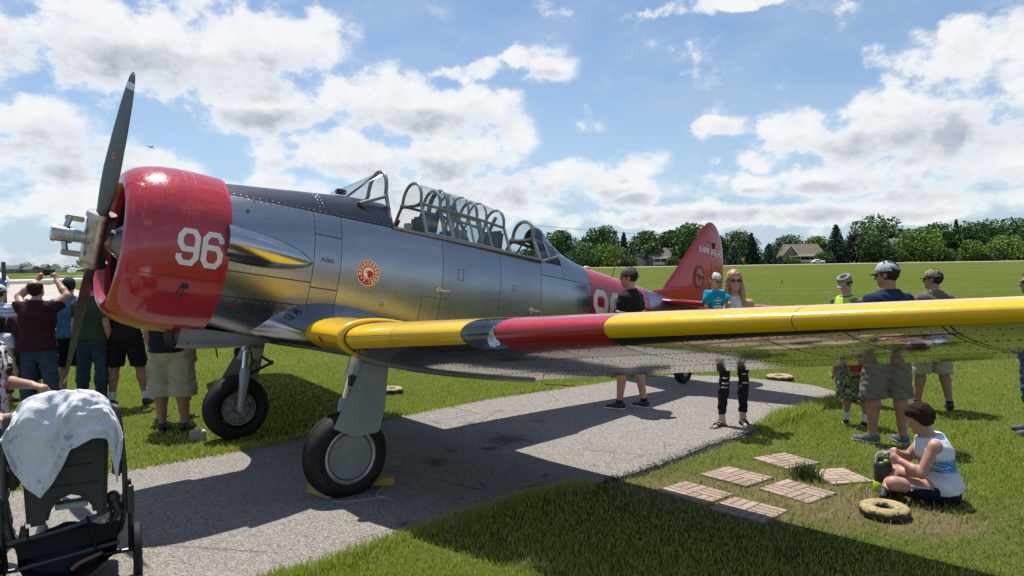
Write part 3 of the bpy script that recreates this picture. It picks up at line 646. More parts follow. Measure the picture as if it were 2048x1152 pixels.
for a, dph, rng in ((0.822, 0.035, (0, 2 * math.pi)), (0.50, 0.045, (0.1, 1.25)), (0.575, 0.045, (0.1, 1.25))):
    for ph in np.arange(rng[0], rng[1], dph):
        nr = np.array([0, -math.cos(ph), math.sin(ph)]); rivet(RIV_R, np.array([a, 0, 0]) + nr * cowlR(a), nr, 0.0042)
for ph in np.arange(0.45, 0.75, 0.05): nr = np.array([0, -math.cos(ph), math.sin(ph)]); rivet(RIV_D, np.array([0.33, 0, 0]) + nr * (cowlR(0.33) + 0.001), nr, 0.006)
S, F = stroke([(0.0, 0.0), (0.0, 0.50), (0.0, 1.0)], 0.004, 1.0); lay('cowl_seam', S, F, 0.17, 0.0, BRED, fn=cfn, lift=0.001)
S, F = stroke([(0.0, 0), (0.22, 0), (0.44, 0), (0.65, 0)], 0.006, 1.0); lay('cowl_seam', S, F, 0.17, -0.24, mat('seam_red', (0.16, 0.01, 0.012), 0.5), fn=cfn, lift=0.001)
p, n = cfn(0.545, -0.305); mb = MB(); mb.box((p + n * 0.004), (0.055, 0.012, 0.045)); pb(mb, 'cowl_latch', BLACKP, bevel=0.003)
mb = MB(); mb.tube([p + n * 0.014, p + n * 0.02 + np.array([-0.02, 0, -0.05]), p + n * 0.01 + np.array([-0.03, 0.02, -0.12])], [0.009, 0.008, 0.006], 8); pb(mb, 'cowl_latch', BLACKP)

# engine
ENG = mat('engine_black', (0.035, 0.035, 0.037), 0.5, 0.4, col2=(0.12, 0.12, 0.12), nscale=18, lo=0.5, hi=0.75); ENG2 = mat('engine_grey', (0.22, 0.22, 0.21), 0.45, 0.6)
mb = MB(); mb.lathe([(0.06, 0.0), (0.06, 0.055), (0.12, 0.10), (0.20, 0.17), (0.27, 0.20), (0.55, 0.21), (0.55, 0.0)], (0, 0, 0), (1, 0, 0), 28); engine = pb(mb, 'engine', ENG2)
for k in range(9):
    an = 2 * math.pi * k / 9 + 0.35; d = np.array([0, math.cos(an), math.sin(an)]); mb = MB(); prof = []
    for j in range(12): r = 0.20 + j * 0.032; prof += [(r, 0.082), (r + 0.018, 0.082), (r + 0.018, 0.066), (r + 0.032, 0.066)]
    mb.lathe(prof, (0.42, 0, 0), d, 14); pb(mb, 'engine_cylinder', ENG, engine)
    for s_ in (-0.045, 0.045):
        t = np.cross(d, [1, 0, 0]); mb = MB(); mb.tube([np.array([0.30, 0, 0]) + d * 0.19 + t * s_, np.array([0.33, 0, 0]) + d * 0.54 + t * s_ * 1.3], 0.011, 6); mb.ball(np.array([0.34, 0, 0]) + d * 0.56 + t * s_ * 1.3, 0.035, 8, 6); pb(mb, 'push_rod', ENG2 if s_ < 0 else ENG, engine)
mb = MB(); mb.lathe([(0.60, 0.0), (0.60, 0.62)], (0, 0, 0), (1, 0, 0), 32); pb(mb, 'engine_baffle', BLACKP, engine)
mb = MB(); mb.tube([(0.25, 0.40 * math.cos(t), 0.40 * math.sin(t)) for t in np.linspace(0, 6.28, 40, endpoint=False)], 0.013, 8, closed=True); pb(mb, 'ignition_ring', ENG2, engine)
# propeller
BRT = -0.363; BD = np.array([0, math.sin(BRT), math.cos(BRT)]); BT = np.array([0, math.cos(BRT), -math.sin(BRT)])
prop = empty('propeller'); prop.parent = plane; prop.location = tuple(-OFF)
def blade_mesh(sgn):
    d = BD * sgn; t = BT * sgn; V = []; rr = np.concatenate([np.linspace(0.10, 0.30, 6), np.linspace(0.36, 1.25, 16), [1.29, 1.325, 1.352, 1.366, 1.372]]); N = 20
    for r in rr:
        ch = np.interp(r, [0.1, 0.22, 0.40, 0.60, 0.85, 1.10, 1.25, 1.32, 1.352, 1.372], [0.085, 0.10, 0.150, 0.185, 0.190, 0.165, 0.130, 0.098, 0.065, 0.012]); th_ = np.interp(r, [0.1, 0.22, 0.4, 0.7, 1.372], [0.085, 0.075, 0.036, 0.022, 0.006])
        pit = np.interp(r, [0.1, 0.4, 0.8, 1.372], [0.80, 0.70, 0.46, 0.30])
        cdir = math.cos(pit) * t - math.sin(pit) * np.array([1.0, 0, 0]); nd = -math.sin(pit) * t - math.cos(pit) * np.array([1.0, 0, 0])
        for j in range(N):
            an = 2 * math.pi * j / N; x = math.cos(an); y = math.sin(an) * (1.0 if r < 0.25 else (1 - 0.35 * x)); y = y if y > 0 or r < 0.3 else y * 0.45
            V.append(d * r + cdir * ch / 2 * x + nd * th_ / 2 * y)
    n = len(rr); F = [(i * N + j, i * N + (j + 1) % N, (i + 1) * N + (j + 1) % N, (i + 1) * N + j) for i in range(n - 1) for j in range(N)] + [tuple((n - 1) * N + j for j in range(N))]
    return V, F
def blade_mat():
    mt, T, b, tc = matn('propeller_grey'); V = tc.outputs['Object']; s = T.vm('DOT_PRODUCT', V, tuple(BD)); s = T.math('ABSOLUTE', s)
    n = T.noise(V, 12, 4); c = T.mix(T.mapr(n, 0.3, 0.7, 0, 0.6), (0.115, 0.120, 0.118, 1), (0.088, 0.092, 0.094, 1))
    w = T.math('MULTIPLY', T.math('GREATER_THAN', s, 1.235), T.math('LESS_THAN', s, 1.285)); c = T.mix(w, c, (0.68, 0.68, 0.66, 1))
    w = T.math('GREATER_THAN', s, 1.345); c = T.mix(w, c, (0.42, 0.42, 0.41, 1))
    T.l(c, b.inputs['Base Color']); b.inputs['Roughness'].default_value = 0.42; return mt
PBM = blade_mat()
for sgn in (1, -1):
    V, F = blade_mesh(sgn); bl = link('blade', mesh('blade', V, F, PBM), prop)
    if sgn > 0:
        pit = 0.52; cd = math.cos(pit) * BT - math.sin(pit) * np.array([1., 0, 0]); nd = -math.sin(pit) * BT - math.cos(pit) * np.array([1., 0, 0])
        for rr, mm, lf in ((0.028, mat('decal_dull', (0.20, 0.05, 0.05), 0.6), 0.012), (0.022, mat('decal_pale', (0.34, 0.30, 0.27), 0.6), 0.0125), (0.013, BRED, 0.013)):
            link('blade_decal', mesh('blade_decal', [BD * (0.70 + rr * 1.35 * math.sin(t)) + cd * rr * math.cos(t) + nd * lf for t in np.linspace(0, 6.283, 20, endpoint=False)], [tuple(range(20))], mm), bl)
mb = MB(); mb.tube([BD * -0.20, BD * -0.19, BD * -0.13, BD * 0.13, BD * 0.19, BD * 0.20], [0.085, 0.098, 0.098, 0.098, 0.098, 0.085], 20); mb.build('hub_barrel', STEEL, prop)
for s_ in (-1, 1):
    mb = MB(); mb.tube([BD * s_ * 0.185, BD * s_ * 0.225], [0.112, 0.105], 20); mb.build('hub_collar', STEEL, prop)
    mb = MB(); mb.slab([BD * s_ * 0.10 + np.array([-0.10, 0, 0]) + BT * 0.055 * s_, BD * s_ * 0.145 + np.array([-0.10, 0, 0]) + BT * 0.055 * s_, BD * s_ * 0.145 + np.array([-0.235, 0, 0]) + BT * 0.055 * s_, BD * s_ * 0.10 + np.array([-0.235, 0, 0]) + BT * 0.055 * s_], BT * s_ * 0.035); mb.build('counterweight', STEEL, prop, bevel=0.008)
    mb = MB(); mb.tube([np.array([-0.22, 0, 0]) + BD * s_ * 0.05 + BT * 0.03 * s_, np.array([-0.20, 0, 0]) + BD * s_ * 0.13 + BT * 0.07 * s_], 0.022, 10); mb.build('counterweight_link', STEEL, prop)
mb = MB(); mb.lathe([(-0.318, 0.0), (-0.318, 0.045), (-0.312, 0.062), (-0.295, 0.066), (-0.288, 0.066), (-0.286, 0.060), (-0.20, 0.060), (-0.198, 0.066), (-0.17, 0.066), (-0.165, 0.05), (-0.08, 0.05), (-0.08, 0.085), (0.10, 0.085), (0.10, 0)], (0, 0, 0), (1, 0, 0), 28); mb.build('hub_dome', STEEL, prop)
# ---------------------------------------------------------------- wings
WA0, WU0, WC0, WINC, WTS, WTD, WC1, WINC1, WT0, WT1 = 1.5193, -0.5558, 2.0565, 0.1141, 0.2208, 0.1151, 1.4093, 0.0524, 0.1668, 0.1195
JOINT = 1.45; TIP = 6.40
def wing_pt(rr, w, side=-1, lift=0.0, fillet=True):
    """rr distance from the centre line, w in [-1, 1]: chord fraction w*w, below (-) or above (+)"""
    s = max(0.0, rr - JOINT); k = s / 4.65; c = WC0 + (WC1 - WC0) * k; th = WT0 + (WT1 - WT0) * k; inc = WINC + (WINC1 - WINC) * k
    a0 = WA0 + s * WTS; u0 = WU0 + s * WTD; tk = 1.0
    if rr > 5.75:
        q = min(1.0, (rr - 5.75) / (TIP - 5.75)); e = math.sqrt(max(0.0, 1 - q * q)); a0 += c * 0.42 * (1 - e); c *= max(e, 0.02); tk = max(0.12, e ** 0.3); u0 += 0.02 * q
    x = w * w; x = min(x, 1.0)
    yt = 5 * th * tk * (0.2969 * math.sqrt(x) - 0.126 * x - 0.3516 * x ** 2 + 0.2843 * x ** 3 - 0.1015 * x ** 4)
    yc = 0.02 / 0.16 * (0.8 * x - x * x) if x < 0.4 else 0.02 / 0.36 * (0.2 + 0.8 * x - x * x)
    y = yc + (yt if w >= 0 else -yt)
    if fillet and rr < 0.92:
        q = min(1.25, (0.92 - rr) / 0.50) ** 2.0; sm = np.clip((w + 0.16) / 0.5, 0, 1); sm = sm * sm * (3 - 2 * sm)
        y += 0.105 * q * (1 - x) * sm; a0 -= 0.24 * q * max(0, 1 - x * 2.5) ** 2
    X, Y = x * c, y * c + lift * (1 if w >= 0 else -1)
    return np.array([a0 + X * math.cos(inc) + Y * math.sin(inc), side * rr, u0 + Y * math.cos(inc) - X * math.sin(inc)])
def wnorm(rr, w, side=-1):
    p = wing_pt(rr, w, side); n = np.cross(wing_pt(rr + 0.01, w, side) - p, wing_pt(rr, w + 0.01, side) - p); n /= np.linalg.norm(n) + 1e-9
    ref = wing_pt(rr, 0.0, side) * 0.6 + wing_pt(rr, 1.0, side) * 0.4
    return n if n @ (p - ref) > 0 else -n
def wpatch(name, r0, r1, w0, w1, m, side, parent, nr=None, g=0.002, lift=0.0):
    nr = nr or max(3, int((r1 - r0) / 0.16)); S = np.linspace(r0 + g, r1 - g, nr + 1); K = np.linspace(w0 + (g if w0 > -1 else 0), w1 - (g if w1 < 1 else 0), max(4, int(abs(w1 - w0) / 0.045)))
    return grid_patch(name, lambda r, w: wing_pt(r, w, side, lift), S, K, m, parent)
BLK = mat('wing_walk', (0.03, 0.03, 0.032), 0.8)
for side in (-1, 1):
    wing = empty('wing'); wing.parent = plane
    # core just below the skin, seen only in the seams
    def core(r, w, side=side): return wing_pt(r, w, side, -0.006, False)
    grid_patch('wing_core', core, np.linspace(0.45, 2.655, 12), np.linspace(-0.995, 0.995, 60), DARK, wing)
    grid_patch('wing_core', core, np.linspace(2.93, 6.36, 18), np.linspace(-0.995, 0.995, 60), DARK, wing)
    LO = -0.20
    wpatch('wing_fillet', 0.30, 0.80, -0.30, 1.0, ALU3, side, wing, 12)
    wpatch('leading_edge', 0.80, JOINT, LO - 0.05, 0.36, YEL, side, wing); wpatch('upper_skin', 0.80, JOINT, 0.36, 1.0, YEL, side, wing)
    wpatch('lower_skin', 0.0, 0.46, -1, -0.30, GREYM, side, wing); wpatch('lower_skin', 0.46, 0.80, -1.0, -0.30, GREYM, side, wing); wpatch('lower_skin', 0.80, JOINT, -1.0, LO - 0.05, GREYM, side, wing)
    for (r0, r1, m, nm) in ((JOINT, 1.98, YEL, 'leading_edge'), (1.98, 2.65, YEL, 'leading_edge'), (2.93, 3.72, RED, 'red_band'), (3.72, 4.75, YEL, 'leading_edge'), (4.75, 5.75, YEL, 'leading_edge')):
        wpatch(nm, r0, r1, LO, 0.36, m, side, wing)
        for w0, w1 in ((0.36, 0.74), (0.74, 1.0)): wpatch('upper_skin', r0, r1, w0, w1, m, side, wing)
    for w0, w1 in ((0.36, 0.74), (0.74, 1.0)): wpatch('upper_skin', 2.65, 2.93, w0, w1, YEL, side, wing)
    wpatch('leading_edge', 2.65, 2.93, 0.30, 0.36, YEL, side, wing)
    wpatch('wing_tip', 5.75, TIP, -1.0, 1.0, YEL, side, wing, 22)
    for (r0, r1) in ((JOINT, 2.30), (2.30, 2.93), (2.93, 3.72), (3.72, 4.55), (4.55, 5.75)):
        m1 = RED if r0 == 2.93 else ALU2
        wpatch('lower_skin', r0, r1, -0.52, LO - (0.0 if r0 != 2.30 else 0.10), m1, side, wing)
        wpatch('lower_skin', r0, r1, -0.80, -0.52, ALU2, side, wing); wpatch('aileron' if r0 > 3.5 else 'flap', r0, r1, -1.0, -0.80, ALU2, side, wing)
    # landing light behind a clear lens in the leading edge
    wpatch('landing_light_lens', 2.65, 2.93, -0.30, 0.30, GLASS, side, wing)
    c = wing_pt(2.79, 0.0, side); mb = MB()
    bx = [wing_pt(2.655, 0.32, side, -0.01), wing_pt(2.925, 0.32, side, -0.01), wing_pt(2.925, -0.32, side, -0.01), wing_pt(2.655, -0.32, side, -0.01)]
    mb.slab(bx, (0.02, 0, 0)); pb(mb, 'light_bay', FRAME, wing, smooth=False)
    for r in (2.655, 2.925):
        mb = MB(); ww = np.linspace(-0.32, 0.32, 12); mb.slab([wing_pt(r, w, side, -0.004) for w in ww], (0, 0.003 * (1 if r < 2.8 else -1) * side, 0)); pb(mb, 'light_bay', FRAME, wing, smooth=False)
    mb = MB(); mb.lathe([(0.0, 0.075), (0.03, 0.062), (0.06, 0.03), (0.065, 0.0)], c + np.array([0.10, 0.07 * side, -0.02]), (1, 0, -0.15), 20); pb(mb, 'landing_lamp', mat('lamp_chrome', (0.85, 0.85, 0.84), 0.08, 1.0), wing)
    # joint strip round the wing where centre section and outer panel meet
    fr = [wing_pt(JOINT, w, side) + wnorm(JOINT, w, side) * 0.006 for w in np.linspace(-0.30, 0.55, 34)]
    mb = MB(); mb.tube(fr, [0.012 + 0.026 * math.sin(math.pi * (0.08 + 0.86 * i / 33)) for i in range(34)], 12); pb(mb, 'joint_cuff', YEL, wing)
    lo = [wing_pt(JOINT, w, side) + wnorm(JOINT, w, side) * 0.004 for w in np.linspace(-0.28, -1.0, 24)]
    mb = MB(); mb.tube(lo, 0.024, 10); pb(mb, 'joint_strip', GREYM, wing)
    S_ = [wing_pt(JOINT + 0.040, w, side) + wnorm(JOINT + 0.040, w, side) * 0.001 for w in np.linspace(-0.24, 0.50, 34)]
    mb = MB(); mb.tube(S_, 0.005, 6); pb(mb, 'joint_seam', BLACKP, wing)
    # rivet rows
    if side < 0:
        for w in (-0.30, -0.40, -0.52, -0.535, -0.62, -0.70, -0.80, -0.815, -0.88, -0.95):
            for r in np.arange(1.55, 5.75, 0.042 if w not in (-0.40, -0.62, -0.88) else 0.075): rivet(RIV_D, wing_pt(r, w, side), wnorm(r, w, side), 0.0058)
        for r in (1.98, 2.30, 2.60, 3.25, 3.72, 4.10, 4.13, 4.55, 4.95, 5.35, 5.38):
            for w in np.arange(-0.98, -0.22, 0.018): rivet(RIV_D, wing_pt(r, w, side), wnorm(r, w, side), 0.0058)
        p = wing_pt(1.12, 0.0, side); v = []
        for rr_, m_, k in ((0.030, mat('vent_dark', (0.12, 0.07, 0.01), 0.5), 0.004),):
            mb = MB(); mb.lathe([(0, 0.0), (0.0, rr_), (-0.004, rr_ * 0.9), (-0.005, 0)], wing_pt(1.05, -0.10, side), wnorm(1.05, -0.10, side), 14); pb(mb, 'nose_vent', m_, wing)
        v_, f_ = text_mesh('NO', 0.04, 0.0005); v2, f2 = text_mesh('STEP', 0.04, 0.0005)
        tv = [(p[0] * 1.1, p[1] + 0.026) for p in v_] + [(p[0] * 1.1, p[1] - 0.022) for p in v2]; tf = f_ + [tuple(i + len(v_) for i in q) for q in f2]
        # lettering on the fillet ahead of the wing root
        fp = []
        for (x, y) in tv:
            rr = 0.575 + 0.9 * x; w = 0.13 + 1.7 * (y); pt = wing_pt(rr, w, side); fp.append(pt + wnorm(rr, w, side) * 0.004)
        pmesh('lettering', fp, tf, BLACKP, wing, smooth=False)
mb = MB(); p0 = wing_pt(1.62, -0.985); mb.tube([p0 + (0, 0, -0.005), p0 + (0.03, 0, -0.05), p0 + np.array([0.08, -0.35, -0.02])], 0.004, 6); pb(mb, 'flap_rod', STEEL)
mb = MB(); mb.slab([(1.30, -0.20, -0.765), (1.40, -0.20, -0.765), (1.375, -0.20, -0.86), (1.325, -0.20, -0.86)], (0, 0.02, 0)); pb(mb, 'drain_mast', mat('drain_tan', (0.22, 0.15, 0.09), 0.6), smooth=False)
for (x, y, l) in ((1.10, 0.25, 0.16), (1.95, -0.9, 0.09)):
    mb = MB(); mb.tube([(x, y, -0.74), (x + 0.05, y, -0.74 - l)], 0.007, 6); pb(mb, 'drain_tube', DARK)

# ---------------------------------------------------------------- tail
def fin_poly():
    pts = [(6.80, 0.44), (6.98, 0.46), (7.10, 0.50), (7.20, 0.61), (7.48, 0.965), (7.84, 1.435), (7.95, 1.57), (8.02, 1.64), (8.10, 1.678), (8.18, 1.68), (8.27, 1.645), (8.35, 1.58), (8.43, 1.47), (8.50, 1.32), (8.555, 1.10), (8.585, 0.85), (8.58, 0.60), (8.52, 0.40), (8.42, 0.22), (8.28, 0.08), (8.10, 0.06), (7.6, 0.10), (7.0, 0.30)]
    out = []
    for i in range(len(pts)):
        p, q = np.array(pts[i]), np.array(pts[(i + 1) % len(pts)]); n = max(1, int(np.linalg.norm(q - p) / 0.06))
        for k in range(n): out.append(p + (q - p) * k / n)
    return out
def airfoil_body(poly, thick, name, m, parent, conv, rings=(1.0, 0.97, 0.9, 0.78, 0.6, 0.35, 0.0), ctr=None):
    """flat lens-shaped surface: outline shrunk towards its middle, thicker inside"""
    P = np.array(poly); c = P.mean(0) if ctr is None else np.array(ctr); n = len(P); V = []; F = []
    for sgn in (1, -1):
        b = len(V)
        for r in rings:
            for p in P: q = c + (p - c) * r; V.append(conv(q, sgn * thick * math.sqrt(max(0, 1 - r ** 2.2)) if r < 1 else 0.0))
        for i in range(len(rings) - 1):
            for j in range(n): F.append((b + i * n + j, b + i * n + (j + 1) % n, b + (i + 1) * n + (j + 1) % n, b + (i + 1) * n + j))
    return pmesh(name, V, F, m, parent)
FINT = 0.055
fin = airfoil_body(fin_poly(), FINT, 'tail_fin', RED, plane, lambda q, t: np.array([q[0], t, q[1]]), ctr=(8.0, 0.72))
def finfn(a, u):
    # sit on the near face of the fin
    P = np.array(FINP); c = np.array([8.0, 0.72]); d = np.array([a, u]) - c; L = np.linalg.norm(d) + 1e-9; d /= L
    best = 1.0
    for i in range(len(P)):
        p, q = P[i] - c, P[(i + 1) % len(P)] - c; e = q - p; det = d[0] * -e[1] + d[1] * e[0]
        if abs(det) < 1e-9: continue
        t = (p[0] * -e[1] + p[1] * e[0]) / det; s = (d[0] * p[1] - d[1] * p[0]) / det
        if t > 0 and 0 <= s <= 1: best = t; break
    r = min(0.999, L / best); return np.array([a, -FINT * math.sqrt(max(0, 1 - r ** 2.2)), u]), np.array([0, -1.0, 0])
FINP = fin_poly()
# the interpolated rings bulge a little: lift the lettering clear
lay_text('lettering', '51898 SNJ-5C', 0.125, 8.125, 1.215, WHITE, fn=finfn, lift=0.015, bold=0.004, xs=0.82, parent=fin)
def ell(cx, cy, rx, ry, n=32): return [(cx, cy)] + [(cx + rx * math.cos(t), cy + ry * math.sin(t)) for t in np.linspace(0, 2 * math.pi, n, endpoint=False)], [(0, 1 + i, 1 + (i + 1) % n) for i in range(n)]
for (rx, ry, col, lf, nm) in ((0.125, 0.175, (0.15, 0.035, 0.10), 0.008, 'badge_rim'), (0.082, 0.130, (0.50, 0.20, 0.05), 0.010, 'badge_field')):
    v, f = ell(0, 0, rx, ry); lay(nm, v, f, 7.89, 0.80, mat('fin_' + nm, col, 0.45), fn=finfn, lift=lf, parent=fin, sub=1)
for q in ([(-0.012, -0.11), (0.012, -0.11), (0.012, 0.06), (-0.012, 0.06)], [(-0.12, 0.01), (0.12, -0.02), (0.12, 0.01), (-0.12, 0.04)], [(-0.045, -0.03), (0.045, -0.04), (0.045, -0.015), (-0.045, -0.01)]):
    lay('badge_plane', q, [(0, 1, 2, 3)], 7.89, 0.80, mat('badge_blue', (0.04, 0.035, 0.09), 0.5), fn=finfn, lift=0.012, parent=fin)
for q, nm in (([(8.20, 0.35), (8.19, 0.8), (8.175, 1.10)], 'rudder_seam'), ([(8.02, 1.36), (8.20, 1.34)], 'fin_seam')):
    S, F = stroke([(p[0] - 8, p[1]) for p in q], 0.008, 1.0); lay(nm, S, F, 8.0, 0.0, mat('fin_line', (0.10, 0.008, 0.012), 0.6), fn=finfn, lift=0.006, parent=fin)
mb = MB(); mb.box((8.20, -0.05, 1.32), (0.02, 0.03, 0.09)); pb(mb, 'rudder_hinge', BLACKP, fin)
for side in (-1, 1):
    pts = [(6.95, 0.10), (7.10, 0.30), (7.25, 0.9), (7.40, 1.5), (7.52, 1.85), (7.66, 1.97), (7.82, 1.99), (7.98, 1.93), (8.08, 1.78), (8.12, 1.4), (8.12, 0.8), (8.12, 0.30), (8.12, 0.06), (7.5, 0.04)]
    airfoil_body(pts, 0.042, 'tailplane', RED, plane, lambda q, t, side=side: np.array([q[0], side * q[1], 0.345 + t]), ctr=(7.6, 0.95))
mb = MB(); mb.tube([(7.55, 0, -0.10), (7.70, 0, -0.45), (7.78, 0, -0.60)], [0.05, 0.042, 0.035], 10); tw = pb(mb, 'tail_wheel_strut', GREYM)
TWR = 0.165; twc = np.array([7.79, 0, -0.82 + TWR + 0.01])
mb = MB(); mb.lathe([(-0.055, 0.06), (-0.062, 0.10), (-0.055, 0.145), (-0.03, 0.163), (0.0, TWR), (0.03, 0.163), (0.055, 0.145), (0.062, 0.10), (0.055, 0.06)], twc, (0, 1, 0), 28); pb(mb, 'tail_wheel', RUB)
mb = MB(); mb.lathe([(-0.05, 0.0), (-0.052, 0.062), (0.052, 0.062), (0.05, 0)], twc, (0, 1, 0), 16); pb(mb, 'tail_wheel_rim', GREYM)

# ---------------------------------------------------------------- landing gear
WR, WHW = 0.345, 0.125
for side in (-1, 1):
    gear = empty('landing_gear'); gear.parent = plane
    wc = np.array([1.753, side * 1.30, -1.4965])
    prof = [(-0.085, 0.205), (-0.11, 0.225), (-0.121, 0.245), (-0.122, 0.262), (-0.116, 0.266), (-0.121, 0.271), (-0.115, 0.295), (-0.085, 0.33), (-0.045, 0.343), (-0.028, WR), (-0.024, 0.341), (-0.008, 0.341), (-0.004, WR), (0.004, WR), (0.008, 0.341), (0.024, 0.341), (0.028, WR), (0.045, 0.343), (0.085, 0.33), (0.115, 0.295), (0.121, 0.271), (0.116, 0.266), (0.122, 0.262), (0.121, 0.245), (0.11, 0.225), (0.085, 0.205)]
    mb = MB(); mb.lathe(prof, wc, (0, side, 0), 64); wheel = pb(mb, 'wheel', RUB, gear, auto=35)
    mb = MB(); mb.lathe([(0.085, 0.0), (0.100, 0.0), (0.104, 0.06), (0.100, 0.180), (0.090, 0.186)], wc, (0, side, 0), 40); pb(mb, 'wheel_cover', mat('cover_grey', (0.34, 0.36, 0.37), 0.35, 0.55, col2=(0.28, 0.29, 0.30), nscale=6), wheel)
    mb = MB(); mb.lathe([(0.080, 0.188), (0.104, 0.192), (0.114, 0.206), (0.108, 0.220), (0.08, 0.222)], wc, (0, side, 0), 40); pb(mb, 'wheel_rim', mat('rim_grey', (0.36, 0.35, 0.33), 0.45, 0.6, col2=(0.16, 0.12, 0.09), nscale=12, lo=0.5, hi=0.75), wheel)
    for k in range(4): an = 0.9 + k * 1.57; rp = wc + np.array([0.12 * math.cos(an), side * 0.103, 0.12 * math.sin(an)]); mb = MB(); mb.lathe([(0, 0.009), (0.003, 0.008), (0.003, 0)], rp, (0, side, 0), 10); pb(mb, 'cover_bolt', GREYM, wheel)
    mb = MB(); mb.lathe([(-0.07, 0.0), (-0.07, 0.12), (-0.085, 0.125), (-0.085, 0.155), (-0.10, 0.165), (-0.102, 0.18), (-0.08, 0.186)], wc, (0, side, 0), 40); pb(mb, 'brake_drum', mat('brake_grey', (0.15, 0.15, 0.145), 0.5, 0.7, col2=(0.30, 0.29, 0.27), nscale=15), wheel, auto=30)
    for k in range(8):
        an = k * 0.785; rp = wc + np.array([0.095 * math.cos(an), -side * 0.071, 0.095 * math.sin(an)]); mb = MB(); mb.lathe([(0, 0.020), (0.012, 0.020), (0.012, 0.0)], rp, (0, -side, 0), 10); pb(mb, 'brake_bolt', GREYM, wheel)
    # oleo leg on the inboard side
    top = np.array([1.77, side * 1.28, -0.70]); kn = np.array([1.755, side * 1.185, -1.12]); ax = wc + np.array([0, -side * 0.135, 0.0])
    mb = MB(); mb.tube([top, top * 0.55 + kn * 0.45], 0.062, 16); pb(mb, 'oleo_cylinder', STEEL, gear)
    mb = MB(); mb.tube([top * 0.55 + kn * 0.45, kn], 0.040, 14); pb(mb, 'oleo_piston', mat('chrome', (0.8, 0.8, 0.8), 0.12, 1.0), gear)
    mb = MB(); mb.tube([kn + (0, 0, 0.06), kn, kn * 0.4 + ax * 0.6, ax + (0, 0, -0.01)], [0.052, 0.055, 0.046, 0.042], 14); mb.tube([ax + (0, -side * 0.03, 0), wc], 0.04, 12); pb(mb, 'axle_fork', GREYM, gear)
    q = top * 0.5 + kn * 0.5; mb = MB(); el_ = np.array([2.02, side * 1.15, -0.98])
    mb.tube([top * 0.6 + kn * 0.4 + (0.04, 0, 0), el_], 0.016, 8); mb.tube([el_, kn + (0.05, 0, 0.0)], 0.016, 8); mb.ball(el_, 0.026, 8, 6); pb(mb, 'torque_link', BLACKP, gear)
    mb = MB(); mb.tube([top + (0.05, 0, -0.05), top + (0.10, 0, -0.30), kn + (0.06, 0, 0.10), ax + (0.05, 0, 0.1)], 0.008, 6); pb(mb, 'brake_hose', BLACKP, gear)
    # fairing plate
    yo = side * 1.425; fp = [(1.775, yo - side * 0.04, -0.74), (2.005, yo - side * 0.04, -0.76), (2.00, yo, -1.09), (1.965, yo + side * 0.01, -1.295), (1.745, yo + side * 0.02, -1.342), (1.565, yo + side * 0.01, -1.275)]
    mb = MB(); mb.slab(fp, (0, -side * 0.022, 0)); pb(mb, 'leg_fairing', mat('fairing_grey', (0.27, 0.29, 0.30), 0.4, 0.35, col2=(0.22, 0.235, 0.245), nscale=4, bump=0.04), gear, smooth=True, bevel=0.006, auto=30)
    mb = MB(); mb.tube([(1.80, side * 1.30, -0.72), (1.74, side * 1.33, -0.98)], 0.045, 12); pb(mb, 'leg_tube', GREYM, gear)
    mb = MB(); mb.box((1.70, side * 1.36, -0.90), (0.05, 0.06, 0.09)); pb(mb, 'down_lock', BLACKP, gear, bevel=0.01)

# ---------------------------------------------------------------- canopy
def arch_pt(a, w, base, top, k, lean=0.0):
    """k in [-1, 1] from the near foot over the top to the far foot"""
    s = abs(k); sg = -1 if k < 0 else 1
    if s > 0.45: t = (1 - s) / 0.55; y = w * (1 - 0.46 * t - 0.04 * t * t); z = base + (top - base) * 0.60 * t
    else:
        t = s / 0.45; an = t * math.pi / 2; y = w * 0.50 * math.sin(an) ** 0.95; z = base + (top - base) * (0.60 + 0.40 * math.cos(an) ** 0.9)
    return np.array([a + lean * (z - base), sg * y, z])
KS = np.linspace(-1, 1, 41)
def arch(a, w, base, top, rad=0.016, m=FRAME, name='canopy_arch', parent=None, lean=0.0, wide=1.0):
    mb = MB(); mb.tube([arch_pt(a, w, base, top, k, lean) for k in KS], rad, 8, flat=(1, 0, 0)); return pb(mb, name, m, parent or plane)
def cross(a, w, base, top, kz, m, parent, rad=0.018, lean=0.0):
    p, q = arch_pt(a, w, base, top, -kz, lean), arch_pt(a, w, base, top, kz, lean); mb = MB(); mb.tube([p, p * 0.75 + q * 0.25 + (0, 0, -0.012), p * 0.25 + q * 0.75 + (0, 0, -0.012), q], [rad * 1.5, rad, rad, rad * 1.5], 8); pb(mb, 'canopy_crossbar', m, parent)
def bar(p, q, r, m, parent, name='canopy_rail'): mb = MB(); mb.tube([p, q], r, 8); return pb(mb, name, m, parent)
CW = 0.375
ws = empty('windscreen'); ws.parent = plane; arch(2.43, CW, 0.53, 1.125, 0.02, parent=ws, name='windscreen_arch')
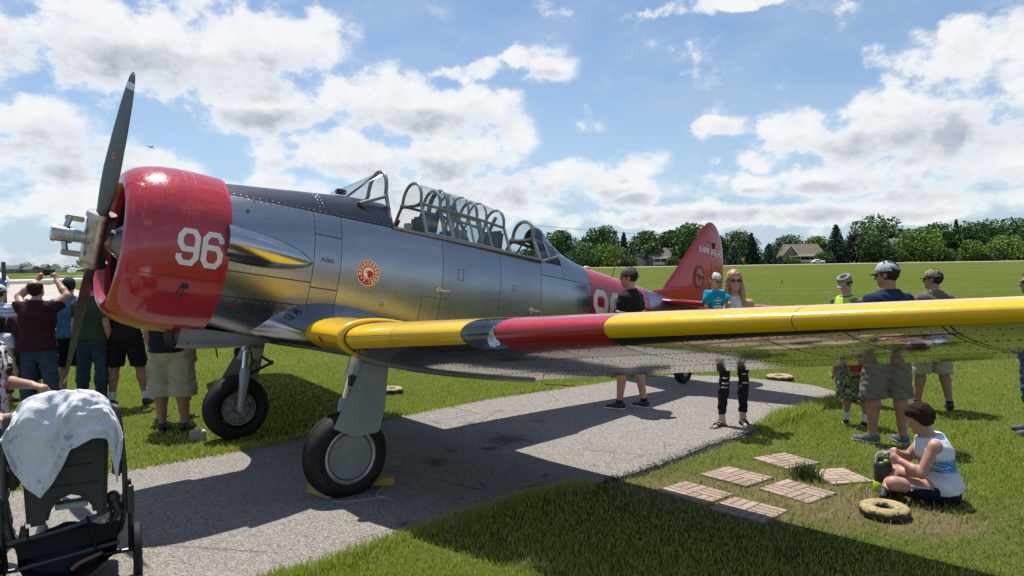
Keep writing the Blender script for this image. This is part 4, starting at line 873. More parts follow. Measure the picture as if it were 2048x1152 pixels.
# windscreen: sloping front panes
apx = np.array([2.13, -0.235, 0.755]); apx2 = apx * (1, -1, 1)
SH = lambda a, w, b, t, s: arch_pt(a, w, b, t, s * 0.45)
for s_ in (-1, 1):
    foot = np.array([2.43, s_ * CW, 0.53]); base_f = np.array([2.10, s_ * 0.30, 0.705]); sh_ = arch_pt(2.43, CW, 0.53, 1.125, s_ * 0.50)
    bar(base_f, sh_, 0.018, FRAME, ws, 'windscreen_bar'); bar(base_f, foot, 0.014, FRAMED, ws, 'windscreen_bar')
    pmesh('windscreen_pane', [base_f, foot] + [arch_pt(2.43, CW, 0.53, 1.125, s_ * k) for k in np.linspace(0.95, 0.52, 6)], [tuple(range(8))], GLASS, ws)
    top_ = [arch_pt(2.43, CW, 0.53, 1.125, s_ * k) for k in np.linspace(0.5, 0.0, 10)]; fr_ = [base_f * (1 - t) + np.array([1.93, 0, 0.80]) * t for t in np.linspace(0, 1, 10)]
    pmesh('windscreen_pane', fr_ + top_, [(i, i + 1, 10 + i + 1, 10 + i) for i in range(9)], GLASS, ws)
cp_l, cp_r = np.array([2.10, -0.30, 0.705]), np.array([2.10, 0.30, 0.705]); ap_l, ap_r = arch_pt(2.43, CW, 0.53, 1.125, -0.15), arch_pt(2.43, CW, 0.53, 1.125, 0.15)
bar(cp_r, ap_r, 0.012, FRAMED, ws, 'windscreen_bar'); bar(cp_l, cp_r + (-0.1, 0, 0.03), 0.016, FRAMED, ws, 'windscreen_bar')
mb = MB(); mb.box((2.02, -0.03, 0.825), (0.10, 0.07, 0.05)); pb(mb, 'sight_mount', NAVY, ws, bevel=0.01)
def hood(name, stations, w, parent_name='canopy_hood'):
    e = empty(parent_name); e.parent = plane
    for i, (a, base, top) in enumerate(stations):
        arch(a, w, base, top, 0.017 if i in (0, len(stations) - 1) else 0.012, parent=e)
    for i in range(len(stations) - 1):
        (a0, b0, t0), (a1, b1, t1) = stations[i], stations[i + 1]
        for s_ in (-1, 1):
            bar(arch_pt(a0, w, b0, t0, s_ * 0.46), arch_pt(a1, w, b1, t1, s_ * 0.46), 0.016, FRAME, e); bar(arch_pt(a0, w, b0, t0, s_ * 1.0) + (0, 0, 0.01), arch_pt(a1, w, b1, t1, s_ * 1.0) + (0, 0, 0.01), 0.018, FRAME, e)
            for kk, nm in ((np.linspace(0.98, 0.48, 5), 'side_pane'), (np.linspace(0.44, 0.0, 10), 'roof_pane')):
                n = len(kk); V = [arch_pt(a0 + 0.01, w, b0, t0, s_ * k) for k in kk] + [arch_pt(a1 - 0.01, w, b1, t1, s_ * k) for k in kk]
                pmesh(nm, V, [(j, j + 1, n + j + 1, n + j) for j in range(n - 1)], GLASS, e)
    return e
h0 = hood('slid', [(3.10, 0.525, 1.070), (3.30, 0.525, 1.064), (3.60, 0.52, 1.045)], CW - 0.03); h1 = hood('front', [(2.85, 0.535, 1.10), (3.18, 0.53, 1.092)], CW); h2 = hood('mid', [(3.20, 0.53, 1.090), (3.47, 0.525, 1.078), (3.72, 0.52, 1.062), (3.98, 0.51, 1.03)], CW - 0.008)
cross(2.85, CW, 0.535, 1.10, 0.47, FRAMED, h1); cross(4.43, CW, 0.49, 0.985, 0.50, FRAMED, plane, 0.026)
arch(4.43, CW, 0.49, 0.985, 0.022, parent=plane, name='rear_arch')
# rear fixed hood falling to the rear deck
rh = empty('rear_hood'); rh.parent = plane
kk = np.linspace(-0.47, 0.47, 13); pmesh('roof_pane', [arch_pt(4.44, CW, 0.49, 0.985, k) for k in kk] + [arch_pt(4.60, 0.34, 0.55, 0.94, k) for k in kk], [(j, j + 1, 13 + j + 1, 13 + j) for j in range(12)], GLASS, rh); arch(4.60, 0.34, 0.55, 0.94, 0.012, parent=rh, name='rear_bow')
RST = [(4.43, 0.49, 0.985, CW), (4.62, 0.56, 0.93, 0.33), (4.80, 0.62, 0.80, 0.26)]
for s_ in (-1, 1):
    for i in range(2):
        (a0, b0, t0, w0), (a1, b1, t1, w1) = RST[i], RST[i + 1]; kk = np.linspace(1.0, 0.5, 6); V = [arch_pt(a0, w0, b0, t0, s_ * k) for k in kk] + [arch_pt(a1, w1, b1, t1, s_ * k) for k in kk]
        pmesh('side_pane', V, [(j, j + 1, 6 + j + 1, 6 + j) for j in range(5)], GLASS, rh)
    bar(arch_pt(4.43, CW, 0.49, 0.985, s_ * 0.5), arch_pt(4.80, 0.26, 0.62, 0.80, s_ * 0.5), 0.022, FRAME, rh); bar(arch_pt(4.43, CW, 0.49, 0.985, s_ * 1), arch_pt(4.80, 0.26, 0.60, 0.80, s_ * 0.95), 0.020, FRAME, rh)
dv = []; DS = [(4.60, 0.34, 0.55, 0.94), (4.68, 0.315, 0.58, 0.895), (4.80, 0.265, 0.61, 0.80), (4.95, 0.22, 0.62, 0.715), (5.12, 0.17, 0.60, 0.655), (5.32, 0.10, 0.58, 0.612)]
kk = np.linspace(-0.47, 0.47, 15)
for (a, w, b_, t_) in DS: dv += [arch_pt(a, w, b_, t_, k * (1 if a < 4.7 else 1 + (a - 4.7) * 1.7)) for k in kk]
pmesh('rear_deck_fairing', dv, [(i * 15 + j, i * 15 + j + 1, (i + 1) * 15 + j + 1, (i + 1) * 15 + j) for i in range(len(DS) - 1) for j in range(14)], ALU, rh)
mb = MB()
for s_ in (-1, 1): mb.slab([(2.43, s_ * 0.43, 0.515), (4.43, s_ * 0.405, 0.505), (4.43, s_ * 0.35, 0.50), (2.43, s_ * 0.36, 0.51)], (0, 0, 0.022))
pb(mb, 'cockpit_sill', FRAME)
# cockpit: floor, seats, crash frame, sticks
mb = MB(); mb.slab([(2.3, -0.38, 0.0), (4.5, -0.36, 0.0), (4.5, 0.36, 0.0), (2.3, 0.38, 0.0)], (0, 0, 0.02)); pb(mb, 'cockpit_floor', DARK)
for a in (3.02, 3.95):
    mb = MB(); mb.box((a, 0, 0.50), (0.07, 0.44, 0.56)); mb.box((a - 0.2, 0, 0.24), (0.40, 0.42, 0.06)); pb(mb, 'pilot_seat', mat('seat_grey', (0.06, 0.075, 0.08), 0.6), bevel=0.03)
COCK = mat('cockpit_grey', (0.09, 0.115, 0.12), 0.5)
for y in (-0.20, 0.20):
    bar(np.array([3.28, y, 0.35]), np.array([3.30, y * 0.7, 0.95]), 0.022, COCK, plane, 'crash_frame'); bar(np.array([3.30, y * 0.7, 0.93]), np.array([3.62, y, 0.40]), 0.018, COCK, plane, 'crash_frame'); bar(np.array([3.12, y, 0.45]), np.array([3.28, y * 0.7, 0.90]), 0.018, COCK, plane, 'crash_frame')
bar(np.array([3.30, -0.16, 0.93]), np.array([3.30, 0.16, 0.93]), 0.022, COCK, plane, 'crash_frame')
for x, y in ((3.85, 0.16), (3.85, -0.16)): bar(np.array([x, y, 0.35]), np.array([x + 0.02, -y, 0.92]), 0.02, COCK, plane, 'crash_frame')
mb = MB(); mb.box((2.42, 0, 0.60), (0.06, 0.60, 0.28)); pb(mb, 'instrument_panel', FRAMED, bevel=0.01); mb = MB(); mb.box((3.42, 0, 0.56), (0.05, 0.5, 0.26)); pb(mb, 'instrument_panel', FRAMED, bevel=0.01)
mb = MB(); mb.box((2.90, 0.10, 0.58), (0.05, 0.10, 0.20)); pb(mb, 'chart_card', mat('card', (0.62, 0.55, 0.40), 0.7), bevel=0.004); mb = MB(); mb.tube([(2.80, 0.26, 0.45), (2.82, 0.27, 0.60), (2.86, 0.26, 0.72)], [0.05, 0.035, 0.03], 8); pb(mb, 'harness_strap', mat('strap_red', (0.16, 0.03, 0.03), 0.7))
# aerials
bar(np.array([6.05, 0, 0.52]), np.array([6.20, 0.02, 0.98]), 0.006, BLACKP, plane, 'whip_aerial'); bar(np.array([7.78, 0, 1.36]), np.array([4.9, 0.4, 1.05]), 0.0025, BLACKP, plane, 'aerial_wire')
mb = MB(); mb.ball((5.55, -0.02, 0.592), (0.06, 0.03, 0.02)); pb(mb, 'beacon_cap', WHITE)
tag(RIV_L.build('rivets', mat('rivet_bright', (0.72, 0.70, 0.68), 0.3, 0.9), plane), kind='stuff'); tag(RIV_R.build('rivets', mat('rivet_red', (0.50, 0.12, 0.11), 0.35), plane), kind='stuff'); tag(RIV_D.build('rivets', mat('rivet_dark', (0.03, 0.028, 0.026), 0.6), plane), kind='stuff')
# ---------------------------------------------------------------- people
def cloth(name, col, col2=None, rough=0.85, nscale=14, bump=0.25, bscale=220, **k):
    return mat(name, col, rough, col2=col2 or tuple(c * 0.8 for c in col), nscale=nscale, bump=bump, bscale=bscale, spec=0.2, **k)
SKIN = mat('skin_light', (0.46, 0.26, 0.185), 0.5, col2=(0.40, 0.205, 0.145), nscale=9, sss=0.15); SKIN2 = mat('skin_tanned', (0.36, 0.185, 0.125), 0.5, col2=(0.30, 0.145, 0.095), nscale=9, sss=0.15)
SKIN3 = mat('skin_fair', (0.52, 0.31, 0.235), 0.5, col2=(0.46, 0.245, 0.18), nscale=9, sss=0.15)
HAIRB = mat('hair_brown', (0.018, 0.010, 0.006), 0.8, spec=0.15, col2=(0.045, 0.026, 0.016), nscale=30, stretch=(6, 6, 1), bump=1.0, bscale=26); HAIRD = mat('hair_dark', (0.014, 0.010, 0.009), 0.7, spec=0.2, bump=0.8, bscale=90, col2=(0.04, 0.03, 0.025), nscale=30)
HAIRY = mat('hair_blonde', (0.42, 0.27, 0.13), 0.5, col2=(0.24, 0.135, 0.06), nscale=22, stretch=(8, 8, 0.7), lo=0.4, hi=0.65); LENS = mat('sunglass_lens', (0.01, 0.01, 0.011), 0.08, coat=0.5)
SHOEB = mat('shoe_black', (0.018, 0.018, 0.019), 0.6, bump=0.2, bscale=90); SOLEW = mat('sole_white', (0.62, 0.62, 0.60), 0.6); SOCKW = cloth('sock_white', (0.62, 0.65, 0.74)); SOCKB = cloth('sock_black', (0.016, 0.016, 0.017))
def pattern_mat(name, cols, scale, rough=0.85, smooth=False):
    """blotched cloth: camouflage or flowers"""
    mt, T, b, tc = matn(name); V = tc.outputs['Object']; c = c4(cols[0])
    for i, col in enumerate(cols[1:]):
        n = T.noise(T.vm('ADD', V, (3.1 * i + 1.3, 7.7 * i, 1.9 * i)), scale * (1 + 0.25 * i), 3, 0.55); c = T.mix(T.math('GREATER_THAN', n, 0.53 + 0.02 * i), c, c4(col))
    T.l(c, b.inputs['Base Color']); b.inputs['Roughness'].default_value = rough; b.inputs['Specular IOR Level'].default_value = 0.2; return mt
def stripe_mat(name, base, line, per, width, axis=2, rough=0.85):
    mt, T, b, tc = matn(name); s = T.n('ShaderNodeSeparateXYZ'); T.l(tc.outputs['Object'], s.inputs[0])
    f = T.math('FRACT', T.math('DIVIDE', s.outputs[axis], per)); T.l(T.mix(T.math('LESS_THAN', f, width), c4(base), c4(line)), b.inputs['Base Color']); b.inputs['Roughness'].default_value = rough; return mt
def rotm(yaw, pitch=0.0, roll=0.0):
    cy, sy, cx, sx, cz, sz = math.cos(yaw), math.sin(yaw), math.cos(pitch), math.sin(pitch), math.cos(roll), math.sin(roll)
    Z = np.array([[cy, -sy, 0], [sy, cy, 0], [0, 0, 1]]); X = np.array([[1, 0, 0], [0, cx, -sx], [0, sx, cx]]); Yr = np.array([[cz, 0, sz], [0, 1, 0], [-sz, 0, cz]]); return Z @ X @ Yr
def wrinkle(amp, f=1.0, seed=0.0):
    return lambda X, Y, Z: (amp * (np.sin(f * (21 * X + 37 * Z) + seed) * np.sin(f * (29 * Y - 18 * Z) + 1.7 * seed) + 0.7 * np.sin(f * (47 * X - 13 * Y + 61 * Z) + 2.1 * seed) * np.sin(f * (33 * Y + 24 * Z)))).astype(np.float32)
DEFJ = dict(pelvis=(0, 0, 0.96), waist=(0, 0.01, 1.10), chest=(0, 0.0, 1.30), neck=(0, -0.012, 1.49), head=(0, 0.018, 1.655),
            shL=(-0.178, -0.01, 1.395), shR=(0.178, -0.01, 1.395), elL=(-0.232, -0.03, 1.13), elR=(0.232, -0.03, 1.13), wrL=(-0.242, 0.04, 0.88), wrR=(0.242, 0.04, 0.88),
            hipL=(-0.09, 0, 0.93), hipR=(0.09, 0, 0.93), knL=(-0.105, 0.02, 0.505), knR=(0.105, 0.02, 0.505), anL=(-0.115, -0.02, 0.085), anR=(0.115, -0.02, 0.085), footL=-0.15, footR=0.15)
def human(label, loc, yaw, H=1.78, J=None, skin=SKIN, shirt=None, legs=None, shoes=None, hair=None, cap=None, glasses=False, hyaw=0.0, hpitch=0.0, bulk=1.0, belly=0.0, vox=0.013, fwd=(0, 1, 0), slim=1.0, curl=(0.5, 0.5), handn=None, handd=None, group=None, cat='person', neckless=False, seated=False, extra=None, hs=1.0):
    sH = H / 1.78; j = dict(DEFJ); j.update(J or {}); P = {k: (np.array(v, float) * sH if not np.isscalar(v) else v) for k, v in j.items()}
    root = empty('person', (loc[0], loc[1], loc[2] if len(loc) > 2 else 0.0), yaw); tag(root, label, cat, group)
    fw = np.array(fwd, float); fw /= np.linalg.norm(fw); b = sH * bulk; r = lambda x: x * b * slim
    HM = rotm(hyaw, hpitch); hc = P['head']; S1 = sH; hsc = sH * hs; hp = lambda p: hc + HM @ (np.array(p) * hsc)
    S = SDF(vox, 0.025 * sH)
    tor = [(P['pelvis'], r(0.158), P['waist'], r(0.142 + belly * 0.5), 1.35), (P['waist'], r(0.142 + belly * 0.5), P['chest'], r(0.168), 1.42), (P['chest'], r(0.168), P['chest'] * 0.35 + P['neck'] * 0.65, r(0.115), 1.5)]
    for (a, ra, c, rc, fl) in tor: S.cone(a, ra - 0.006, c, rc - 0.006, flat=(fw, fl))
    if belly: S.ell(P['waist'] + fw * 0.05 * sH, (r(0.13 + belly), r(0.10 + belly), r(0.14)))
    for s in 'LR': S.cone(P['chest'] * 0.3 + P['neck'] * 0.7 - (0, 0, 0.03 * sH), r(0.065), P['sh' + s], r(0.056))
    S.cone(P['neck'] - (0, 0, 0.04 * sH), 0.062 * sH, hp((0, -0.02, -0.07)), 0.054 * sH)
    # head
    for c_, rr in (((0, -0.012, 0.028), (0.077, 0.098, 0.098)), ((0, 0.026, -0.052), (0.057, 0.066, 0.072)), ((0, 0.05, -0.095), (0.032, 0.032, 0.026))): S.ell(hp(c_), np.array(rr) * hsc, HM, k=0.02)
    S.cone(hp((0, 0.088, 0.008)), 0.009 * hsc, hp((0, 0.108, -0.028)), 0.014 * hsc, k=0.010)
    for s in (-1, 1): S.ell(hp((s * 0.079, -0.008, -0.005)), np.array((0.011, 0.022, 0.033)) * hsc, HM, k=0.008); S.ell(hp((s * 0.034, 0.075, 0.022)), np.array((0.026, 0.014, 0.010)) * hsc, HM, k=0.015)
    # arms and hands
    for i, s in enumerate('LR'):
        sh, el, wr = P['sh' + s], P['el' + s], P['wr' + s]
        S.cone(sh, r(0.054), el, r(0.040), k=0.02); S.cone(el, r(0.041), el * 0.65 + wr * 0.35, r(0.041), k=0.015); S.cone(el * 0.65 + wr * 0.35, r(0.041), wr, r(0.027), k=0.015)
        d = wr - el; d /= np.linalg.norm(d)
        if handd and handd[i] is not None: d = np.array(handd[i], float); d /= np.linalg.norm(d)
        n = np.array(handn[i], float) if handn and handn[i] is not None else np.array([1.0 if s == 'L' else -1.0, 0.2, 0]); n = n - d * (n @ d); n /= np.linalg.norm(n) + 1e-9; lat = np.cross(d, n)
        if s == 'R': lat = -lat
        hs = sH * (1.0 if sH > 0.75 else 1.1); S.cone(wr, 0.027 * hs, wr + d * 0.075 * hs, 0.040 * hs, k=0.012, flat=(n, 1.7)); cu = curl[i]
        for q, (of, ln) in enumerate(((0.030, 0.072), (0.010, 0.080), (-0.010, 0.074), (-0.029, 0.058))):
            b0 = wr + d * 0.078 * hs + lat * of * hs; d1 = d * math.cos(cu * 0.9) + n * math.sin(cu * 0.9); d2 = d * math.cos(cu * 2.2) + n * math.sin(cu * 2.2); m_ = b0 + d1 * ln * 0.5 * hs
            S.cone(b0, 0.0100 * hs, m_, 0.0092 * hs, k=0.006); S.cone(m_, 0.0092 * hs, m_ + d2 * ln * 0.5 * hs, 0.008 * hs, k=0.004)
        t0 = wr + d * 0.025 * hs + lat * 0.026 * hs; t1 = t0 + (d * 0.6 + lat * 0.65 + n * 0.35) * 0.042 * hs; S.cone(t0, 0.014 * hs, t1, 0.0115 * hs, k=0.008); S.cone(t1, 0.0115 * hs, t1 + (d * 0.8 + n * 0.5) * 0.034 * hs, 0.009 * hs, k=0.005)
    # legs
    for s in 'LR':
        hi, kn, an = P['hip' + s], P['kn' + s], P['an' + s]
        S.cone(hi, r(0.088), kn, r(0.054)); S.cone(kn, r(0.054), kn * 0.72 + an * 0.28 - fw * 0.012, r(0.059), k=0.02); S.cone(kn * 0.72 + an * 0.28 - fw * 0.012, r(0.057), an, 0.036 * sH, k=0.02)
        fa = P['foot' + s]
        if not seated:
            fdir = np.array([math.sin(fa), math.cos(fa), 0]); heel = an * (1, 1, 0) - fdir * 0.035 * sH + (0, 0, 0.035 * sH); toe = an * (1, 1, 0) + fdir * 0.155 * sH + (0, 0, 0.020 * sH)
            P['heel' + s], P['toe' + s], P['fdir' + s] = heel, toe, fdir
        else: heel, toe = P['heel' + s], P['toe' + s]; P['fdir' + s] = (toe - heel) / np.linalg.norm(toe - heel)
        S.cone(an, 0.036 * sH, heel, 0.030 * sH); S.cone(heel, 0.030 * sH, toe, 0.022 * sH, flat=((0, 0, 1), 1.0))
    body = S.build('body', skin, root)
    # ---- clothes
    sw = (len(label) * 0.37) % 6
    if shirt:
        t = shirt.get('t', 0.016); Q = SDF(vox, 0.03 * sH); hem = shirt.get('hem', 0.90) * sH
        lowp = P['pelvis'] if not seated else P['pelvis'] * 0.8 + P['waist'] * 0.2
        for q, (a, ra, c, rc, fl) in enumerate(tor):
            if q == 0: a = lowp - np.array((0, 0, 0.0 if seated else 0.05 * sH))
            nk = shirt.get('neckr', 1.0); Q.cone(a, ra + t + (0.018 if q == 0 else 0), c, rc + t * (1 if q < 2 else 0.7), flat=(fw, fl * 0.97))
        if belly: Q.ell(P['waist'] + fw * 0.05 * sH, (r(0.13 + belly) + t, r(0.10 + belly) + t, r(0.15)))
        if not shirt.get('tank'):
            for s in 'LR':
                sh, el = P['sh' + s], P['el' + s]; fr = shirt.get('sleeve', 0.62); base = P['chest'] * 0.3 + P['neck'] * 0.7 - (0, 0, 0.03 * sH); Q.cone(base, r(0.065) + t * 0.8, sh, r(0.056) + t)
                if fr <= 1: e = sh + (el - sh) * fr; dd = (el - sh) / np.linalg.norm(el - sh); Q.cone(sh, r(0.056) + t, e + dd * 0.02, r(0.052) + t * 1.5, clip=[(e, dd)], k=0.02)
                else: Q.cone(sh, r(0.056) + t, el, r(0.044) + t); w_ = el + (P['wr' + s] - el) * (fr - 1); dd = (w_ - el) / np.linalg.norm(w_ - el); Q.cone(el, r(0.044) + t, w_, r(0.034) + t * 0.8, clip=[(w_, dd)])
        else:
            for s in 'LR': m_ = P['sh' + s] * 0.55 + (P['chest'] * 0.3 + P['neck'] * 0.7) * 0.45; Q.cone(P['chest'] + (m_ - P['chest']) * 0.3, r(0.09), m_ + (0, 0, 0.008), r(0.050) + t * 0.6, flat=(fw, 1.1))
        cl = [(P['neck'] + (0, 0, 0.012 * sH) + fw * 0.02, (0, 0.25 * fw[1], 0.97))]
        if not seated: cl.append(((0, 0, hem), (0, 0, -1.0)))
        else: cl.append((P['pelvis'] - (P['waist'] - P['pelvis']) * 0.25, -(P['waist'] - P['pelvis']) / np.linalg.norm(P['waist'] - P['pelvis'])))
        so = Q.build('shirt' if not shirt.get('tank') else 'tank_top', shirt['m'], root, cl, wrinkle(shirt.get('wr', 0.0065), 1.0, sw))
        if shirt.get('cuff') is not None:
            for s in 'LR':
                sh, el = P['sh' + s], P['el' + s]; fr = shirt.get('sleeve', 0.62); e = sh + (el - sh) * fr; dd = (el - sh) / np.linalg.norm(el - sh); C = SDF(vox * 0.7, 0.0); C.cone(e - dd * 0.05, r(0.0555) + t * 1.5, e + dd * 0.03, r(0.0555) + t * 1.6, clip=[(e + dd * 0.004, dd), (e - dd * 0.018, -dd)]); C.build('sleeve_cuff', shirt['cuff'], so)
    if legs:
        t = legs.get('t', 0.014); Q = SDF(vox, 0.025 * sH); ty = legs['type']; hem = legs.get('hem', 0.47) * sH
        Q.cone(P['pelvis'] + (0, 0, 0.04 * sH), r(0.146) + t * 0.5, P['pelvis'] - (0, 0, 0.03 * sH), r(0.158) + t * 0.8, flat=(fw, 1.30))
        for s in 'LR':
            hi, kn, an = P['hip' + s], P['kn' + s], P['an' + s]; fl = legs.get('flare', 0.0)
            if seated and ty == 'shorts': e_ = hi + (kn - hi) * 0.74; dd = (kn - hi) / np.linalg.norm(kn - hi); Q.cone(hi, r(0.090) + t, e_ + dd * 0.03, r(0.066) + t + fl, clip=[(e_, dd)])
            else: Q.cone(hi, r(0.090) + t, kn, r(0.056) + t + fl)
            if ty == 'pants':
                Q.cone(kn, r(0.056) + t, kn * 0.72 + an * 0.28 - fw * 0.012, r(0.059) + t, k=0.02); Q.cone(kn * 0.72 + an * 0.28 - fw * 0.012, r(0.058) + t, an - (0, 0, 0.02), 0.040 * sH + t * legs.get('cuffw', 1.0))
            elif not seated and hem < kn[2]: Q.cone(kn, r(0.056) + t + fl, kn + (an - kn) * 0.2, r(0.056) + t + fl * 1.1)
        cl = [(P['pelvis'] + (P['waist'] - P['pelvis']) * legs.get('top', 0.3), (P['waist'] - P['pelvis']) / np.linalg.norm(P['waist'] - P['pelvis']))]
        if not seated: cl.append(((0, 0, hem if ty != 'pants' else legs.get('hem', 0.06) * sH), (0, 0, -1.0)))
        if seated and ty == 'shorts':
            pass
        Q.build('trousers' if ty == 'pants' else 'shorts', legs['m'], root, cl, wrinkle(legs.get('wr', 0.006), 1.2, sw + 1))
    if shoes:
        for s in 'LR':
            Q = SDF(min(vox, 0.008), 0.02 * sH); an, heel, toe, fd = P['an' + s], P['heel' + s], P['toe' + s], P['fdir' + s]
            up = np.array([0, 0, 1.0]); Q.cone(heel + up * 0.008, 0.040 * sH, toe + up * 0.006, 0.036 * sH, flat=(up, 1.0)); Q.cone(heel + up * 0.03 * sH, 0.040 * sH, heel * 0.55 + toe * 0.45 + up * 0.03 * sH, 0.036 * sH); Q.cone(an, 0.040 * sH, an - up * 0.03, 0.044 * sH)
            cl = [] if seated else [((0, 0, 0.006), (0, 0, -1.0)), (an + up * 0.012 * sH, (0, 0, 1.0))]
            so = Q.build('shoe', shoes['m'], root, cl)
            if shoes.get('sole') is not None and not seated:
                Q = SDF(min(vox, 0.008), 0.01); Q.cone(heel - up * 0.006, 0.043 * sH, toe + fd * 0.004 - up * 0.004, 0.039 * sH, clip=[(up * 0.030 * sH, up), (up * 0.001, -up)]); Q.build('shoe_sole', shoes['sole'], so)
            if shoes.get('sock') is not None:
                Q = SDF(vox * 0.8, 0.01); ht = shoes.get('sockh', 0.16) * sH; kn = P['kn' + s]; f = min(0.95, (ht - an[2]) / max(0.05, kn[2] - an[2])) if not seated else 0.25; tp = an + (kn - an) * f; dd = (kn - an) / np.linalg.norm(kn - an)
                lr = 0.036 * sH + (r(0.059) - 0.036 * sH) * min(1.0, f / 0.70) + 0.007 * sH; Q.cone(an - up * 0.01 * sH, 0.043 * sH, tp + dd * 0.01, lr, clip=[(tp, dd)]); Q.build('sock', shoes['sock'], root)
    # ---- hair, cap, glasses (in the head frame)
    def hd_build(name, m, prims, parent=root, k=0.012, vx=0.009, clips=()):
        Q = SDF(vx, k * hsc)
        for p in prims:
            if p[0] == 'e': Q.ell(hp(p[1]), np.array(p[2]) * hsc, HM, clip=[(hp(c_), HM @ np.array(n_)) for c_, n_ in (p[3] if len(p) > 3 else ())])
            else: Q.cone(hp(p[1]), p[2] * hsc, hp(p[3]), p[4] * hsc, clip=[(hp(c_), HM @ np.array(n_)) for c_, n_ in (p[5] if len(p) > 5 else ())])
        return Q.build(name, m, parent, [(hp(c_), HM @ np.array(n_)) for c_, n_ in clips], disp=(wrinkle(0.0035, 2.2, sw) if 'hair' in name else None))
    if hair:
        face = ((0, 0.062, 0.055), (0, 0.86, -0.51)); th = hair.get('th', 0.0); pr = [('e', (0, -0.016, 0.030 + th * 0.4), (0.087 + th, 0.108 + th, 0.108 + th), [face])] + ([('e', (0, 0.045, 0.085), (0.078, 0.055, 0.045))] if th else [])
        ln = hair.get('len', 0.0)
        if ln > 0:
            for s in (-1, 1): pr += [('c', (s * 0.062, -0.01, 0.03), 0.034, (s * 0.085, 0.0, -0.10), 0.033), ('c', (s * 0.085, 0.0, -0.10), 0.033, (s * 0.098, hair.get('fall', 0.03), -0.10 - ln), 0.022)]
            pr += [('c', (0, -0.07, 0.0), 0.055, (0, -0.085, -0.10 - ln * 0.9), 0.045), ('c', (-0.05, -0.06, -0.02), 0.04, (-0.07, -0.06, -0.1 - ln * 0.9), 0.03), ('c', (0.05, -0.06, -0.02), 0.04, (0.07, -0.06, -0.1 - ln * 0.9), 0.03)]
            hd_build('hair', hair['m'], pr)
        else:
            hd_build('hair', hair['m'], pr, clips=[((0, 0, hair.get('low', -0.055)), (0, 0.35, -0.94))] + ([((0, -0.04, 0.105), (0, 0.45, 0.89))] if hair.get('bald') else []))
    if cap:
        sg = -1.0 if cap.get('back') else 1.0; z0 = 0.040
        if cap.get('patrol'): co = hd_build('cap', cap['m'], [('c', (0, -0.008, 0.035), 0.094, (0, -0.012, 0.100), 0.096)], clips=[((0, 0, z0), (0, 0.12, -0.99)), ((0, 0, 0.118), (0, 0.1, 0.99))])
        else: co = hd_build('cap', cap['m'], [('e', (0, -0.012, 0.040), (0.090, 0.110, 0.096))], clips=[((0, 0, z0 - 0.008), (0, 0.10 * sg, -0.99))])
        hd_build('cap_brim', cap.get('brim', cap['m']), [('e', (0, sg * 0.118 - 0.006, z0 - 0.002), (0.072, 0.080, 0.034), [((0, 0, z0 - 0.004), (0, sg * 0.14, 0.99)), ((0, 0, z0 - 0.020), (0, -sg * 0.14, -0.99))])], co, vx=0.006)
        if cap.get('front') is not None:
            hd_build('cap_front', cap['front'], [('e', (0, -0.008, 0.040), (0.092, 0.112, 0.098))], co, clips=[((0, 0, z0), (0, 0.1, -0.99)), ((0, 0.022, 0.05), (0, -0.95, -0.3))])
    if glasses:
        go = hd_build('sunglasses', LENS, [('e', (s * 0.036, 0.088, 0.010), (0.030, 0.011, 0.022)) for s in (-1, 1)] + [('c', (-0.012, 0.100, 0.016), 0.005, (0.012, 0.100, 0.016), 0.005)], vx=0.005, k=0.004)
        for s in (-1, 1):
            mb = MB(); mb.tube([hp((s * 0.062, 0.080, 0.016)), hp((s * 0.082, 0.03, 0.016)), hp((s * 0.084, -0.02, 0.008))], 0.0045 * sH, 6); mb.build('temple', LENS, go)
    if extra: extra(root, hp, P, sH, HM, body)
    return root
def W2(px, py): g = ground(px, py); return (g[0], g[1])
def yaw_to(dx, dy): return math.atan2(-dx, dy)
DENIM = cloth('jeans_denim', (0.025, 0.042, 0.078), (0.045, 0.068, 0.11), nscale=10); KHAKI = cloth('khaki_cloth', (0.40, 0.36, 0.27), (0.33, 0.29, 0.215), nscale=6); STONE = cloth('stone_shorts', (0.155, 0.150, 0.122), nscale=6)
BLKC = cloth('black_cloth', (0.012, 0.012, 0.014)); WHC = cloth('white_cloth', (0.66, 0.67, 0.70)); NAVC = cloth('navy_tee', (0.016, 0.032, 0.085)); OLV = cloth('olive_tee', (0.135, 0.130, 0.098)); MAR = cloth('maroon_tee', (0.040, 0.012, 0.020))
PI_ = math.pi
# man in black with backward cap
human('man in black short-sleeved shirt with white trim and backward grey cap', W2(1262, 818), yaw_to(-0.80, 0.60), 1.77, dict(anL=(-0.12, 0.10, 0.085), knL=(-0.11, 0.07, 0.505), anR=(0.13, -0.12, 0.085), knR=(0.12, -0.03, 0.505), elL=(-0.22, 0.02, 1.16), wrL=(-0.17, 0.20, 1.02), elR=(0.24, 0.0, 1.16), wrR=(0.20, 0.18, 1.0)), SKIN,
      dict(m=BLKC, cuff=WHC, sleeve=0.72, t=0.022), dict(type='shorts', m=cloth('grey_shorts', (0.08, 0.08, 0.085)), hem=0.50, flare=0.02), dict(m=SHOEB, sole=SOLEW, sock=SOCKB, sockh=0.13), dict(m=HAIRD, low=-0.03), dict(m=cloth('cap_taupe', (0.14, 0.115, 0.115)), back=True), True, hyaw=0.42, bulk=1.04)
